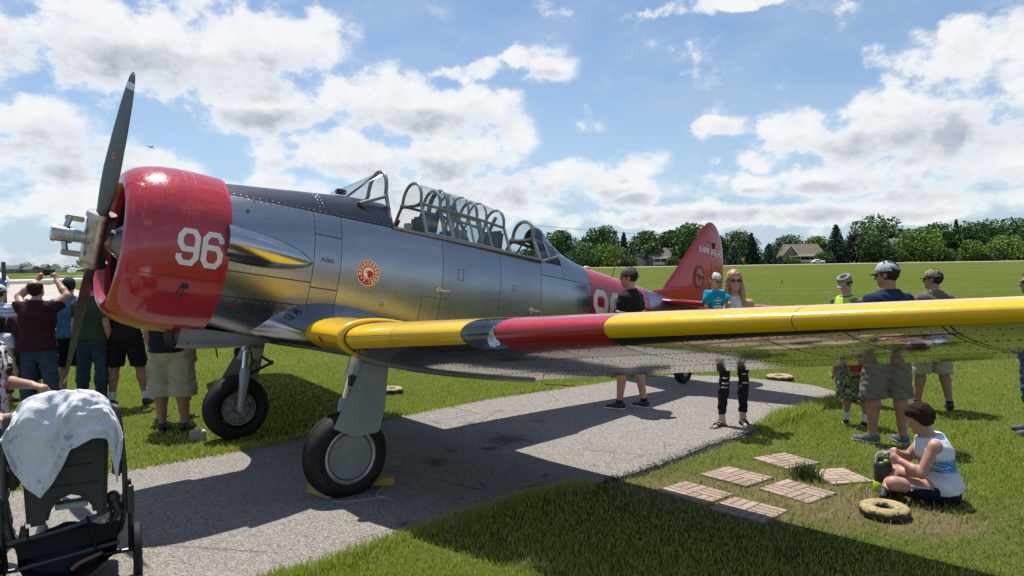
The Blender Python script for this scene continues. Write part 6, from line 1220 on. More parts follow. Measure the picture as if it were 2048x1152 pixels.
WOOD = mat('yellow_wood', (0.50, 0.31, 0.075), 0.7, col2=(0.36, 0.22, 0.06), nscale=6, stretch=(2, 18, 18), bump=0.2)
for (pa, pb_, lab) in (((622, 985), (668, 1000), 'yellow wooden chock ahead of the main wheel'), ((742, 972), (778, 972), 'yellow wooden chock behind the main wheel')):
    a, b2 = ground(*pa), ground(*pb_); c_ = (a + b2) / 2; d = b2 - a; L = max(0.24, np.linalg.norm(d)); ang = math.atan2(d[1], d[0]); mb = MB(); mb.slab([(-L / 2, -0.05, 0.0), (L / 2, -0.05, 0.0), (L / 2, -0.035, 0.062), (-L / 2, -0.035, 0.062)], (0, 0.085, 0)); o = mb.build('wheel_chock', WOOD, bevel=0.006, loc=(c_[0], c_[1], 0.016)); o.rotation_euler = (0, 0, ang); tag(o, lab, 'chock')
pts = [ground(*p, 0.024) for p in ((664, 1003), (690, 1004), (720, 1001), (748, 997), (765, 996), (778, 998), (772, 993), (752, 993), (757, 982), (768, 974))]; fine = []
for i in range(len(pts) - 1): fine += [pts[i] * (1 - t) + pts[i + 1] * t for t in (0, 0.5)]
mb = MB(); mb.tube(fine + [pts[-1]], 0.0055, 6); tag(mb.build('chock_rope', mat('rope_grey', (0.34, 0.33, 0.32), 0.9, bump=0.5, bscale=300)), 'pale grey rope joining the two wheel chocks', 'rope')
g = ground(396, 880); mb = MB(); mb.box((0, 0, 0.05), (0.16, 0.12, 0.10)); o = mb.build('concrete_block', mat('block_grey', (0.34, 0.33, 0.31), 0.9, bump=0.3), bevel=0.008, loc=(g[0], g[1], 0)); o.rotation_euler = (0, 0, 0.5); tag(o, 'small grey concrete block chocking the far wheel', 'block')

# ---------------------------------------------------------------- stroller with car seat, blanket and bag
SX, SY = -2.60, 4.12; st = empty('stroller', (SX, SY, 0), 0.50); st.scale = (0.95, 0.95, 1.04); tag(st, 'black pushchair with car seat and large wheels', 'stroller')
SB = mat('stroller_black', (0.020, 0.021, 0.023), 0.38, 0.2); SG = mat('stroller_charcoal', (0.05, 0.052, 0.056), 0.35, 0.4); SF = cloth('stroller_fabric', (0.012, 0.013, 0.016)); PL = mat('seat_plastic', (0.014, 0.016, 0.016), 0.5, col2=(0.02, 0.023, 0.023), nscale=5)
def bez(pts, n=5):
    P = [np.array(p, float) for p in pts]; out = []
    for i in range(len(P) - 1):
        p0, p1, p2, p3 = P[max(i - 1, 0)], P[i], P[i + 1], P[min(i + 2, len(P) - 1)]
        for k in range(n): t = k / n; out.append(0.5 * ((2 * p1) + (-p0 + p2) * t + (2 * p0 - 5 * p1 + 4 * p2 - p3) * t * t + (-p0 + 3 * p1 - 3 * p2 + p3) * t ** 3))
    return out + [P[-1]]
for s_ in (-1, 1):
    mb = MB(); mb.tube(bez([(s_ * 0.285, -0.10, 0.965), (s_ * 0.295, -0.10, 0.86), (s_ * 0.308, -0.10, 0.62), (s_ * 0.300, -0.05, 0.42), (s_ * 0.265, 0.03, 0.26), (s_ * 0.20, 0.25, 0.17), (s_ * 0.17, 0.50, 0.14)]), 0.0165, 10); mb.build('side_rail', SG, st)
    mb = MB(); mb.tube(bez([(s_ * 0.325, -0.08, 0.58), (s_ * 0.335, -0.06, 0.42), (s_ * 0.33, 0.0, 0.20), (s_ * 0.33, 0.0, 0.15)]), [0.017] * 15 + [0.02], 10); mb.build('rear_leg', SB, st)
    mb = MB(); mb.tube([(s_ * 0.335, -0.12, 0.40), (s_ * 0.335, -0.12, 0.54)], [0.022, 0.020], 12); mb.ball((s_ * 0.335, -0.12, 0.545), (0.022, 0.022, 0.014)); mb.build('hinge_post', SG, st)
    wc = np.array([s_ * 0.365, 0.0, 0.150]); mb = MB(); mb.lathe([(-0.022, 0.112), (-0.026, 0.128), (-0.018, 0.146), (0, 0.150), (0.018, 0.146), (0.026, 0.128), (0.022, 0.112)], wc, (1, 0, 0), 36); wh = mb.build('wheel', RUB, st)
    mb = MB(); mb.lathe([(-0.02, 0.0), (-0.02, 0.03), (-0.012, 0.10), (-0.014, 0.114), (0.014, 0.114), (0.012, 0.10), (0.02, 0.03), (0.02, 0)], wc, (1, 0, 0), 24); mb.build('wheel_rim', SB, wh)
    fc = np.array([s_ * 0.17, 0.55, 0.10]); mb = MB(); mb.lathe([(-0.02, 0.05), (-0.022, 0.085), (-0.012, 0.10), (0.012, 0.10), (0.022, 0.085), (0.02, 0.05)], fc, (1, 0, 0), 28); fwh = mb.build('wheel', RUB, st); mb = MB(); mb.lathe([(-0.018, 0.0), (-0.018, 0.055), (0.018, 0.055), (0.018, 0)], fc, (1, 0, 0), 16); mb.build('wheel_rim', SB, fwh)
mb = MB(); mb.tube(bez([(-0.285, -0.10, 0.965), (-0.275, -0.09, 0.995), (-0.2, -0.03, 1.0), (0.2, -0.03, 1.0), (0.275, -0.09, 0.995), (0.285, -0.10, 0.965)]), 0.019, 10); mb.build('handlebar', mat('handle_leather', (0.055, 0.032, 0.022), 0.6), st)
mb = MB(); mb.tube([(-0.365, 0.0, 0.15), (0.365, 0.0, 0.15)], 0.012, 8); mb.build('axle', SB, st); mb = MB(); mb.tube(bez([(-0.30, -0.10, 0.335), (-0.1, -0.12, 0.355), (0.10, -0.11, 0.39), (0.28, -0.05, 0.45)]), 0.0135, 8); mb.build('cross_bar', SG, st)
for z, y in ((0.24, -0.10),): mb = MB(); mb.tube([(-0.27, y, z - 0.06), (0.27, y, z)], 0.012, 8); mb.build('cross_bar', SG, st)
mb = MB(); NX, NZ = 14, 8
for (y0, y1) in ((-0.11, 0.35),):
    v = []; 
    for i in range(NX + 1):
        for k in range(NZ + 1):
            u = i / NX; w = k / NZ; an = math.pi * u; v.append((-0.26 * math.cos(an), y0 + (y1 - y0) * w, 0.33 - 0.24 * math.sin(an) ** 0.45 - 0.02 * math.sin(w * 9 + i)))
    mb.add(v, [(i * (NZ + 1) + k, i * (NZ + 1) + k + 1, (i + 1) * (NZ + 1) + k + 1, (i + 1) * (NZ + 1) + k) for i in range(NX) for k in range(NZ)])
mb.build('basket', SF, st)
seat = [(-0.205, 0.40), (-0.100, 0.405), (-0.085, 0.47), (-0.045, 0.525), (0.02, 0.545), (0.085, 0.525), (0.125, 0.47), (0.135, 0.415), (0.205, 0.42), (0.215, 0.60), (0.225, 0.80), (0.20, 0.93), (0.12, 1.0), (0.0, 1.02), (-0.12, 1.0), (-0.20, 0.93), (-0.225, 0.80), (-0.215, 0.60)]
mb = MB(); mb.slab([(x, -0.13 + 0.12 * (z - 0.40), z) for x, z in seat], (0, 0.30, 0.0)); mb.build('car_seat_shell', PL, st, bevel=0.02); mb = MB(); mb.box((0, -0.100, 0.70), (0.27, 0.02, 0.012)); mb.box((0, -0.11, 0.60), (0.33, 0.012, 0.010)); mb.build('shell_rib', PL, st, bevel=0.003)
mb = MB(); mb.box((0.02, -0.02, 0.475), (0.17, 0.10, 0.03)); mb.build('seat_label', mat('label_grey', (0.30, 0.31, 0.30), 0.6), st, bevel=0.004)
mb = MB(); mb.tube(bez([(-0.27, 0.12, 0.62), (-0.29, 0.10, 0.85), (-0.2, 0.1, 1.0)]), 0.03, 8); mb.build('canopy_bow', SF, st)
for k_, (p_, q_) in enumerate((((-0.20, -0.11, 0.40), (-0.24, -0.10, 0.25)), ((0.10, -0.12, 0.42), (0.14, -0.13, 0.22)), ((0.22, -0.08, 0.50), (0.20, -0.12, 0.28)))):
    mb = MB(); mb.tube([p_, tuple((np.array(p_) + q_) / 2 + np.array([0.02, -0.02, -0.01])), q_], 0.008, 6, flat=(0, 1, 0)); mb.build('strap', SF, st)
mb = MB(); mb.slab([(-0.27, -0.115, 0.33), (0.27, -0.10, 0.36), (0.25, -0.11, 0.27), (-0.25, -0.125, 0.24)], (0, 0.012, 0)); mb.build('basket_front', SF, st)
mb = MB(); mb.tube([(0.24, -0.06, 0.47), (0.27, -0.08, 0.41), (0.22, -0.09, 0.36)], [0.035, 0.028, 0.02], 10); mb.ball((0.24, -0.06, 0.485), 0.04); mb.build('fold_hub', SB, st)
for s_ in (-1, 1): mb = MB(); mb.box((s_ * 0.27, 0.0, 0.66), (0.06, 0.13, 0.12)); mb.build('seat_adapter', SB, st, bevel=0.015)
def blanket():
    NS, NTt = 120, 130; V = []
    for i in range(NS):
        s = -1 + 2 * i / (NS - 1); x0 = 0.285 * math.sin(s * 1.45) / math.sin(1.45); ztop = 1.125 - 0.05 * s * s - 0.20 * abs(s) ** 3.2
        hem = float(np.interp(s, [-1, -0.86, -0.72, -0.52, -0.30, -0.10, 0.10, 0.35, 0.60, 0.74, 0.90, 1.0], [0.90, 0.89, 0.76, 0.64, 0.575, 0.66, 0.82, 0.86, 0.86, 0.74, 0.60, 0.80]))
        for k in range(NTt):
            t = k / (NTt - 1)
            if t < 0.45:
                q = t / 0.45; y = 0.34 - 0.44 * q; z = ztop - (0.13 + 0.16 * abs(s) ** 2) * (1 - q) ** 2 - 0.02 * math.sin(q * 3.1); x = x0 * (0.86 + 0.14 * q)
            else:
                q = (t - 0.45) / 0.55; an = min(1.0, q * 2.2) * math.pi / 2; y = -0.10 - 0.105 * math.sin(an) - 0.03 * q; z = ztop + (hem - ztop) * (q ** 1.25); x = x0 * (1 + 0.05 * math.sin(q * 3)) + 0.012 * math.sin(7 * s + 5 * q)
            fold = 0.011 * math.sin(9 * s + 6 * t + 1.3 * math.sin(5 * t)) * (0.3 + t) + 0.008 * math.sin(23 * s - 14 * t + 2 * math.sin(8 * s)) + 0.007 * math.sin(31 * t + 6 * s + 2 * math.sin(4 * s)) + 0.003 * math.sin(75 * t + 9 * s + 3 * math.sin(11 * s)) + 0.002 * math.sin(60 * s + 20 * t)
            V.append((x, y - fold, z + fold * 0.5))
    F = [(i * NTt + k, i * NTt + k + 1, (i + 1) * NTt + k + 1, (i + 1) * NTt + k) for i in range(NS - 1) for k in range(NTt - 1)]
    mt, T, b, tc = matn('muslin'); Vv = tc.outputs['Object']; n = T.noise(Vv, 16, 2, 0.5); n2 = T.noise(T.vm('ADD', Vv, (3, 1, 2)), 24, 2, 0.5)
    c = T.mix(T.math('GREATER_THAN', n, 0.69), (0.70, 0.72, 0.78, 1), (0.42, 0.47, 0.56, 1)); c = T.mix(T.math('GREATER_THAN', n2, 0.69), c, (0.52, 0.49, 0.44, 1)); T.l(c, b.inputs['Base Color']); b.inputs['Roughness'].default_value = 0.9; b.inputs['Sheen Weight'].default_value = 0.2
    cr_ = T.noise(T.vm('MULTIPLY', Vv, (1.0, 1, 5)), 42, 4, 0.7); cr2 = T.noise(T.vm('MULTIPLY', Vv, (4, 1, 1)), 30, 3, 0.6); bp = T.n('ShaderNodeBump'); bp.inputs['Strength'].default_value = 0.7; bp.inputs['Distance'].default_value = 0.012; T.l(T.math('ADD', cr_, T.math('MULTIPLY', cr2, 0.6)), bp.inputs['Height']); T.l(bp.outputs[0], b.inputs['Normal'])
    o = link('blanket', mesh('blanket', V, F, mt)); o.location = st.location; o.rotation_euler = st.rotation_euler; o.scale = (0.95, 0.95, 1.04); md = o.modifiers.new('thick', 'SOLIDIFY'); md.thickness = 0.004; tag(o, 'white muslin blanket draped over the pushchair seat', 'blanket')
blanket()
bag = empty('backpack', (SX - 0.02, SY + 0.02, 0.12), 0.50); tag(bag, 'navy backpack in the basket of the pushchair', 'bag'); NB = cloth('backpack_navy', (0.008, 0.014, 0.032))
q = SDF(0.01, 0.04); q.ell((0, 0.02, 0.10), (0.24, 0.13, 0.14)); q.ell((-0.02, -0.07, 0.07), (0.18, 0.06, 0.09)); q.build('bag_body', NB, bag, disp=wrinkle(0.006, 1, 2)); mb = MB(); mb.tube(bez([(0.02, -0.135, 0.02), (0.05, -0.150, 0.05), (0.11, -0.140, 0.07), (0.17, -0.10, 0.075)]), 0.011, 6); mb.build('bag_handle', mat('leather_tan', (0.20, 0.11, 0.07), 0.6), bag)
mb = MB(); mb.tube([(-0.16, -0.10, 0.135), (-0.02, -0.126, 0.15), (0.14, -0.105, 0.145)], 0.004, 6); mb.build('zip', STEEL, bag)
mb = MB(); mb.lathe([(0, 0.0), (0, 0.03), (0.07, 0.028), (0.09, 0.012), (0.10, 0.012), (0.10, 0)], (0, 0, 0), (0.25, 0, 1), 14); o = mb.build('bottle', mat('clear_bottle', (0.35, 0.36, 0.36), 0.1, coat=0.6)); o.location = (SX - 0.15, SY - 0.03, 0.30); tag(o, 'small clear bottle wedged in the pushchair basket', 'bottle')
# woman holding the stroller
FLOR = pattern_mat('floral_top', [(0.66, 0.66, 0.70), (0.50, 0.20, 0.22), (0.025, 0.025, 0.035), (0.62, 0.60, 0.63)], 15)
human('woman in white floral top and jeans with a hand on the pushchair handle', (-3.47, 4.60), yaw_to(1.0, 0.05), 1.68, dict(elR=(0.27, -0.02, 1.08), wrR=(0.20, 0.27, 1.0), elL=(-0.22, 0.02, 1.17), wrL=(-0.12, 0.30, 1.155), anL=(-0.115, 0.08, 0.085)), SKIN, dict(m=FLOR, t=0.030, sleeve=0.6, hem=0.88), dict(type='pants', m=DENIM), dict(m=SHOEB), dict(m=HAIRB, len=0.15), None, False, bulk=1.08, curl=(0.5, 1.0), handn=((0, 0, -1), (0, 0, -1)), handd=((0.15, 0.95, -0.2), (0, 1.0, 0.0)), vox=0.008)
# ---------------------------------------------------------------- trees
LEAF = {}
def leafm(name, c1, c2):
    if name in LEAF: return LEAF[name]
    mt, T, b, tc = matn('leaf_' + name); g = T.n('ShaderNodeNewGeometry'); V = tc.outputs['Object']; n = T.noise(V, 0.45, 3, 0.6)
    f = T.math('MULTIPLY_ADD', g.outputs['Random Per Island'], 0.6, T.math('MULTIPLY', n, 0.5)); T.l(T.mix(T.mapr(f, 0.25, 0.85), c4(c1), c4(c2)), b.inputs['Base Color']); b.inputs['Roughness'].default_value = 0.6; b.inputs['Specular IOR Level'].default_value = 0.2
    try: b.inputs['Transmission Weight'].default_value = 0.0
    except KeyError: pass
    LEAF[name] = mt; return mt
BARK = mat('bark', (0.075, 0.058, 0.045), 0.9, col2=(0.05, 0.04, 0.032), nscale=4)
PAL = dict(dark=((0.030, 0.068, 0.023), (0.075, 0.140, 0.038)), mid=((0.045, 0.098, 0.025), (0.108, 0.197, 0.049)), light=((0.093, 0.160, 0.025), (0.206, 0.291, 0.052)), pale=((0.063, 0.116, 0.041), (0.149, 0.235, 0.079)), purple=((0.033, 0.023, 0.025), (0.084, 0.052, 0.056)), spruce=((0.018, 0.041, 0.023), (0.049, 0.084, 0.041)), blue=((0.030, 0.063, 0.049), (0.075, 0.127, 0.098)))
def leaves(P, size, up=0.25, seed=0):
    rg = np.random.default_rng(seed); n = len(P); a = rg.normal(size=(n, 3)); a[:, 2] *= 0.7; a /= np.linalg.norm(a, axis=1)[:, None]; b = rg.normal(size=(n, 3)); b -= a * (a * b).sum(1)[:, None]; b /= np.linalg.norm(b, axis=1)[:, None]
    sz = size * rg.uniform(0.6, 1.35, n)[:, None]; j = lambda: rg.uniform(0.7, 1.2, (n, 1)); nn = np.cross(a, b) * sz * 0.25
    V = np.stack([P - a * sz * j() + nn, P - b * sz * 0.6 * j(), P + a * sz * j() + nn, P + b * sz * 0.6 * j()], 1).reshape(-1, 3); return V, np.arange(4 * n).reshape(n, 4)
def tree(label, base, h, w, pal, kind='round', seed=0, group='trees beyond the airfield', n=None):
    rg = np.random.default_rng(seed); e = empty('tree' if kind == 'round' else 'conifer_tree', (base[0], base[1], 0)); tag(e, label, 'tree', group); mb = MB()
    if kind == 'round':
        nb = 20; cs = []; mb.tube([(0, 0, 0), (0.1, 0, h * 0.3), (0, 0.1, h * 0.62), (0, 0, h * 0.82)], [0.032 * h, 0.024 * h, 0.014 * h, 0.005 * h], 8)
        for i in range(nb):
            an = i * 2.4 + rg.uniform(-0.4, 0.4); t = (i + 0.5) / nb; z = h * (0.14 + 0.76 * t); rad = w * 0.5 * math.sin(math.pi * (0.20 + 0.70 * t)) ** 0.7 * rg.uniform(0.40, 0.82); c = np.array([rad * math.cos(an), rad * math.sin(an), z]); cs.append((c, w * rg.uniform(0.17, 0.27) * (1.1 - 0.35 * t)))
            mb.tube([(0, 0, z * 0.62), tuple(c * (0.55, 0.55, 0.86)), tuple(c)], [0.011 * h, 0.007 * h, 0.002 * h], 5)
        cs.append((np.array([rg.uniform(-.08, .08) * w, 0, h * 0.90]), w * 0.15)); pts = []; N = n or 5200; tot = sum(r ** 2 for _, r in cs)
        for c, r in cs:
            k = int(N * r * r / tot); d = rg.normal(size=(k, 3)); d /= np.linalg.norm(d, axis=1)[:, None]; rr = r * (0.45 + 0.65 * rg.random(k) ** 0.6); q = c + d * rr[:, None] * (1, 1, 0.85); pts.append(q)
        P = np.concatenate(pts); P = P[P[:, 2] > h * 0.03]; V, F = leaves(P, 0.026 * h + 0.16, seed=seed + 1)
    else:
        mb.tube([(0, 0, 0), (0, 0, h * 0.5), (0, 0, h)], [0.022 * h, 0.013 * h, 0.003 * h], 8); pts = []; nl = 22
        for i in range(nl):
            z = h * (0.05 + 0.93 * i / nl); R = w * 0.5 * (1 - (i / nl)) ** 0.85 + 0.12; m_ = int(7 + 5 * (1 - i / nl)); o = rg.uniform(0, 6)
            for k in range(m_):
                an = o + k * 2 * math.pi / m_ + rg.uniform(-0.15, 0.15); Rk = R * rg.uniform(0.72, 1.12); q = int(10 + 14 * R / (w * 0.5)); t = rg.random(q) ** 0.7; pts.append(np.stack([np.cos(an) * t * Rk + rg.normal(0, 0.08, q), np.sin(an) * t * Rk + rg.normal(0, 0.08, q), z - t * Rk * 0.22 + rg.normal(0, 0.10, q)], 1))
                if i % 3 == 0: mb.tube([(0, 0, z), (math.cos(an) * Rk * 0.9, math.sin(an) * Rk * 0.9, z - Rk * 0.2)], [0.03, 0.01], 4)
        P = np.concatenate(pts); V, F = leaves(P, 0.020 * h + 0.14, seed=seed + 1)
    mb.build('trunk', BARK, e); link('crown', np_mesh('crown', V, F, leafm(pal, *PAL[pal]), smooth=False), e); return e
def tree_px(px, top, wpx, Y, pal, kind, label, seed):
    g = at_depth(px, 540, Y); t = at_depth(px, top, Y); tree(label, (g[0], Y), t[2], wpx / CAM_F * Y, pal, kind, seed)
TREES = [ (1118,463,82,246,'mid','round','dark green broadleaf tree just past the cockpit canopy'), (1205,455,84,262,'mid','round','tall broadleaf tree behind the red fuselage band'), (1168,492,66,238,'mid','round','low bushy tree in front of the tall broadleaf tree'), (1216,492,76,240,'light','round','rounded light green tree beside the first house'),
 (1248,462,36,266,'dark','cone','narrow dark conifer rising beside the tall broadleaf tree'), (1292,464,74,264,'pale','round','pale broadleaf tree behind the grey-roofed house'), (1340,462,66,268,'mid','round','broadleaf tree behind the sloping fin edge'), (1382,450,90,254,'mid','round','large tree partly hidden behind the red tail fin'), (1432,470,60,270,'mid','round','tree top right behind the fin'),
 (1480,466,80,272,'pale','round','pale green tree rising behind the spruces'), (1466,488,54,240,'blue','cone','broad blue spruce next to the red fin'), (1503,464,46,244,'spruce','cone','tall dark spruce between two shorter spruces'), (1538,486,50,240,'blue','cone','blue spruce standing by the long tan house'),
 (1578,474,80,280,'dark','round','dark tree behind the roof of the long tan house'), (1632,474,60,282,'light','round','light tree behind the end of the long tan house'), (1672,446,70,244,'spruce','cone','very tall dark conifer by the house end'), (1712,468,58,250,'purple','round','purple-leaved tree beside the tall conifer'),
 (1752,437,124,268,'pale','round','wide spreading pale tree above the purple one'), (1748,470,76,240,'dark','round','dense dark maple in front of the gabled house'), (1806,462,70,266,'mid','round','green tree beside the small gabled house'), (1842,458,90,240,'light','round','broad yellow-green tree in the front row'),
 (1882,448,90,262,'mid','round','large tree behind the yellow-green tree'), (1912,436,30,272,'dark','cone','dark conifer tip above the tree line'), (1930,456,80,258,'dark','round','dark green tree with thin trunk line'), (1944,482,46,238,'light','round','small yellow-green tree in the front row'), (1966,444,100,268,'mid','round','tall tree behind the small yellow-green one'),
 (2008,476,80,238,'light','round','low round yellow-green tree in the front row'), (2030,442,110,264,'mid','round','tall tree at the end of the row'), (2066,480,60,236,'dark','round','dark shrub-like tree ending the front row'), (1062,500,70,262,'mid','round','tree seen through the rear canopy glass'), (1012,506,80,270,'mid','round','tree low behind the canopy sill'), (1258,512,34,238,'mid','round','low bush in front of the cream gabled house'), (1346,514,26,238,'mid','round','green shrub at the corner of the grey house'), (1560,512,30,238,'blue','cone','small blue spruce beside the long tan house'), (1648,506,40,238,'mid','round','green bush at the end of the long tan house'), (1582,520,34,236,'mid','round','low shrub below the long tan house'), (1420,505,50,240,'dark','round','dark bush behind the fin trailing edge'), (1790,500,50,238,'mid','round','green bush below the small gabled house'), (1880,500,60,238,'mid','round','mid green bush between the yellow-green trees'), (1975,505,50,237,'mid','round','low bush between the round yellow-green trees'), (1150,508,60,236,'dark','round','dark hedge-like bush behind the fuselage'), (1105,512,60,236,'mid','round','low green bush past the rear canopy') ]
for i, (px, tp_, wp, Y, pal, kd, lab) in enumerate(TREES): tree_px(px, tp_, wp, Y, pal, 'round' if kd == 'round' else 'cone', lab, 100 + i)
# far row beyond the taxiway on the left
FARL = [(18, 534, 40, 'mid', 'round'), (52, 527, 34, 'dark', 'round'), (38, 532, 40, 'mid', 'round'), (75, 537, 30, 'mid', 'round'), (92, 531, 18, 'dark', 'round'), (97, 533, 8, 'spruce', 'cone'), (112, 536, 22, 'mid', 'round'), (135, 533, 24, 'dark', 'round'), (150, 535, 26, 'mid', 'round'), (166, 537, 26, 'mid', 'round'), (-8, 536, 36, 'mid', 'round'), (182, 536, 30, 'dark', 'round'), (200, 537, 30, 'mid', 'round')]
FN = ['first', 'second', 'third', 'fourth', 'fifth', 'sixth', 'seventh', 'eighth', 'ninth', 'tenth', 'eleventh', 'twelfth', 'last']
for i, (px, top, wp, pal, kd) in enumerate(FARL):
    Y = 620 + (i % 4) * 14; g = at_depth(px, 545, Y); t = at_depth(px, top, Y); tree('hazy tree in the far row beyond the taxiway' if kd == 'round' else 'narrow hazy conifer in the far row beyond the taxiway', (g[0], Y), max(5.5, t[2]), max(wp, 14) / CAM_F * Y, pal, kd, 300 + i, 'hazy trees beyond the taxiway', 1500)

# ---------------------------------------------------------------- houses
def house(label, px, Y, wpx, wall_h, roof_h, wall, roof, depth=9.0, rot=0.0, gable=False, wins=(), gables=(), porch=False):
    g = at_depth(px, 540, Y); e = empty('house', (g[0], Y, 0), rot); tag(e, label, 'house'); w = wpx / CAM_F * Y; WM = mat('siding_' + wall, dict(tan=(0.27, 0.235, 0.185), grey=(0.24, 0.26, 0.275), white=(0.60, 0.59, 0.56), cream=(0.50, 0.46, 0.38), blue=(0.14, 0.19, 0.26))[wall], 0.8); RM = mat('shingle_' + roof, dict(tan=(0.17, 0.135, 0.105), grey=(0.14, 0.14, 0.145), dark=(0.09, 0.088, 0.088))[roof], 0.9, col2=(0.12, 0.105, 0.09), nscale=1.5)
    mb = MB(); mb.box((0, 0, wall_h / 2), (w, depth, wall_h)); mb.build('wall', WM, e, smooth=False); ov = 0.4; mb = MB()
    if gable:
        mb.add([(-w / 2, -depth / 2, wall_h), (w / 2, -depth / 2, wall_h), (0, -depth / 2, wall_h + roof_h)], [(0, 1, 2)]); mb.build('gable_wall', WM, e, smooth=False); mb = MB()
        for s_ in (-1, 1): mb.slab([(s_ * (w / 2 + ov), -depth / 2 - ov, wall_h - 0.25), (s_ * (w / 2 + ov), depth / 2, wall_h - 0.25), (0, depth / 2, wall_h + roof_h), (0, -depth / 2 - ov, wall_h + roof_h)], (0, 0, 0.22))
    else:
        for s_ in (-1, 1): mb.slab([(-w / 2 - ov, s_ * (depth / 2 + ov), wall_h - 0.2), (w / 2 + ov, s_ * (depth / 2 + ov), wall_h - 0.2), (w / 2 - w * 0.06, 0, wall_h + roof_h), (-w / 2 + w * 0.06, 0, wall_h + roof_h)], (0, 0, 0.22))
        mb.add([(-w / 2, -depth / 2, wall_h), (-w / 2, depth / 2, wall_h), (-w / 2 + w * 0.06, 0, wall_h + roof_h)], [(0, 1, 2)]); mb.add([(w / 2, -depth / 2, wall_h), (w / 2, depth / 2, wall_h), (w / 2 - w * 0.06, 0, wall_h + roof_h)], [(0, 1, 2)])
    ro = mb.build('roof', RM, e, smooth=False); GL = mat('window_dark', (0.05, 0.07, 0.09), 0.15); TR = mat('trim_white', (0.66, 0.66, 0.64), 0.6)
    for (x, z, ww, hh) in wins:
        mb = MB(); mb.box((x * w, -depth / 2 - 0.05, z), (ww + 0.25, 0.10, hh + 0.25)); wo = mb.build('window', TR, e, smooth=False); mb = MB(); mb.box((x * w, -depth / 2 - 0.11, z), (ww, 0.04, hh)); mb.build('pane', GL, wo, smooth=False); mb = MB(); mb.box((x * w, -depth / 2 - 0.14, z), (0.08, 0.03, hh)); mb.box((x * w, -depth / 2 - 0.14, z), (ww, 0.032, 0.08)); mb.build('glazing_bar', TR, wo, smooth=False)
    for (x, gw, gh) in gables:
        mb = MB(); mb.slab([(x * w - gw / 2, -depth / 2 - 1.2, 0), (x * w + gw / 2, -depth / 2 - 1.2, 0), (x * w + gw / 2, -depth / 2 - 1.2, wall_h), (x * w, -depth / 2 - 1.2, wall_h + gh), (x * w - gw / 2, -depth / 2 - 1.2, wall_h)], (0, 3, 0)); mb.build('gable_wall', WM, e, smooth=False); mb = MB()
        for s_ in (-1, 1): mb.slab([(x * w + s_ * (gw / 2 + 0.3), -depth / 2 - 1.5, wall_h - 0.2), (x * w, -depth / 2 - 1.5, wall_h + gh + 0.05), (x * w, 0, wall_h + gh + 0.05), (x * w + s_ * (gw / 2 + 0.3), 0, wall_h - 0.2)], (0, 0, 0.2))
        mb.build('gable_roof', RM, ro, smooth=False)
    if porch:
        mb = MB(); mb.slab([(-w * 0.45, -depth / 2 - 3.2, 2.4), (w * 0.30, -depth / 2 - 3.2, 2.4), (w * 0.30, -depth / 2, 3.3), (-w * 0.45, -depth / 2, 3.3)], (0, 0, 0.2)); mb.build('porch_roof', RM, ro, smooth=False)
        for k in range(4): mb = MB(); mb.box((-w * 0.42 + k * w * 0.235, -depth / 2 - 3.0, 1.2), (0.2, 0.2, 2.4)); mb.build('porch_post', TR, e, smooth=False)
        mb = MB(); mb.box((-w * 0.1, -depth / 2 - 3.1, 0.9), (w * 0.66, 0.08, 0.9)); mb.build('porch_rail', TR, e, smooth=False)
house('grey two-storey house with low hipped garage roof among the trees', 1318, 262, 54, 3.2, 3.2, 'grey', 'grey', 9, 0.1, wins=((-0.28, 2.5, 1.6, 1.4), (-0.05, 2.5, 1.2, 1.4)), porch=True)
house('cream gable-ended house beside the grey house', 1278, 264, 24, 3.8, 2.6, 'cream', 'grey', 9, 0.2, True, wins=((0.1, 2.6, 0.9, 1.2),))
house('long tan house with several roof gables behind the spruces', 1600, 262, 78, 2.9, 4.0, 'tan', 'tan', 10, -0.05, wins=((-0.3, 2.0, 2.0, 1.4), (-0.02, 2.2, 3.2, 1.6), (0.12, 2.2, 1.6, 1.6), (0.3, 2.0, 1.4, 1.4)), gables=((-0.38, 5.0, 3.2),), porch=True)
house('small gabled tan house half hidden by the dark maple', 1782, 256, 22, 5.6, 2.6, 'tan', 'tan', 8, 0.15, True, wins=((0.05, 4.6, 1.3, 1.5),))
house('blue house with grey roof beyond the taxiway', 28, 590, 26, 3.4, 2.8, 'blue', 'grey', 10, 0.2, wins=((-0.2, 1.8, 1.4, 1.4), (0.2, 1.8, 1.4, 1.4)))
house('brown roofed low house beyond the taxiway', 62, 596, 26, 3.0, 2.6, 'tan', 'dark', 10, -0.2, wins=((0.0, 1.8, 1.6, 1.3),)); house('white gabled house beyond the taxiway', 112, 596, 13, 4.6, 2.6, 'white', 'grey', 8, 0.3, True, wins=((0.0, 3.0, 1.2, 1.3),)); house('grey roofed house behind the raised phone', 91, 602, 14, 4.4, 2.6, 'grey', 'grey', 8, 0.0, wins=((0.0, 2.8, 1.2, 1.3),))

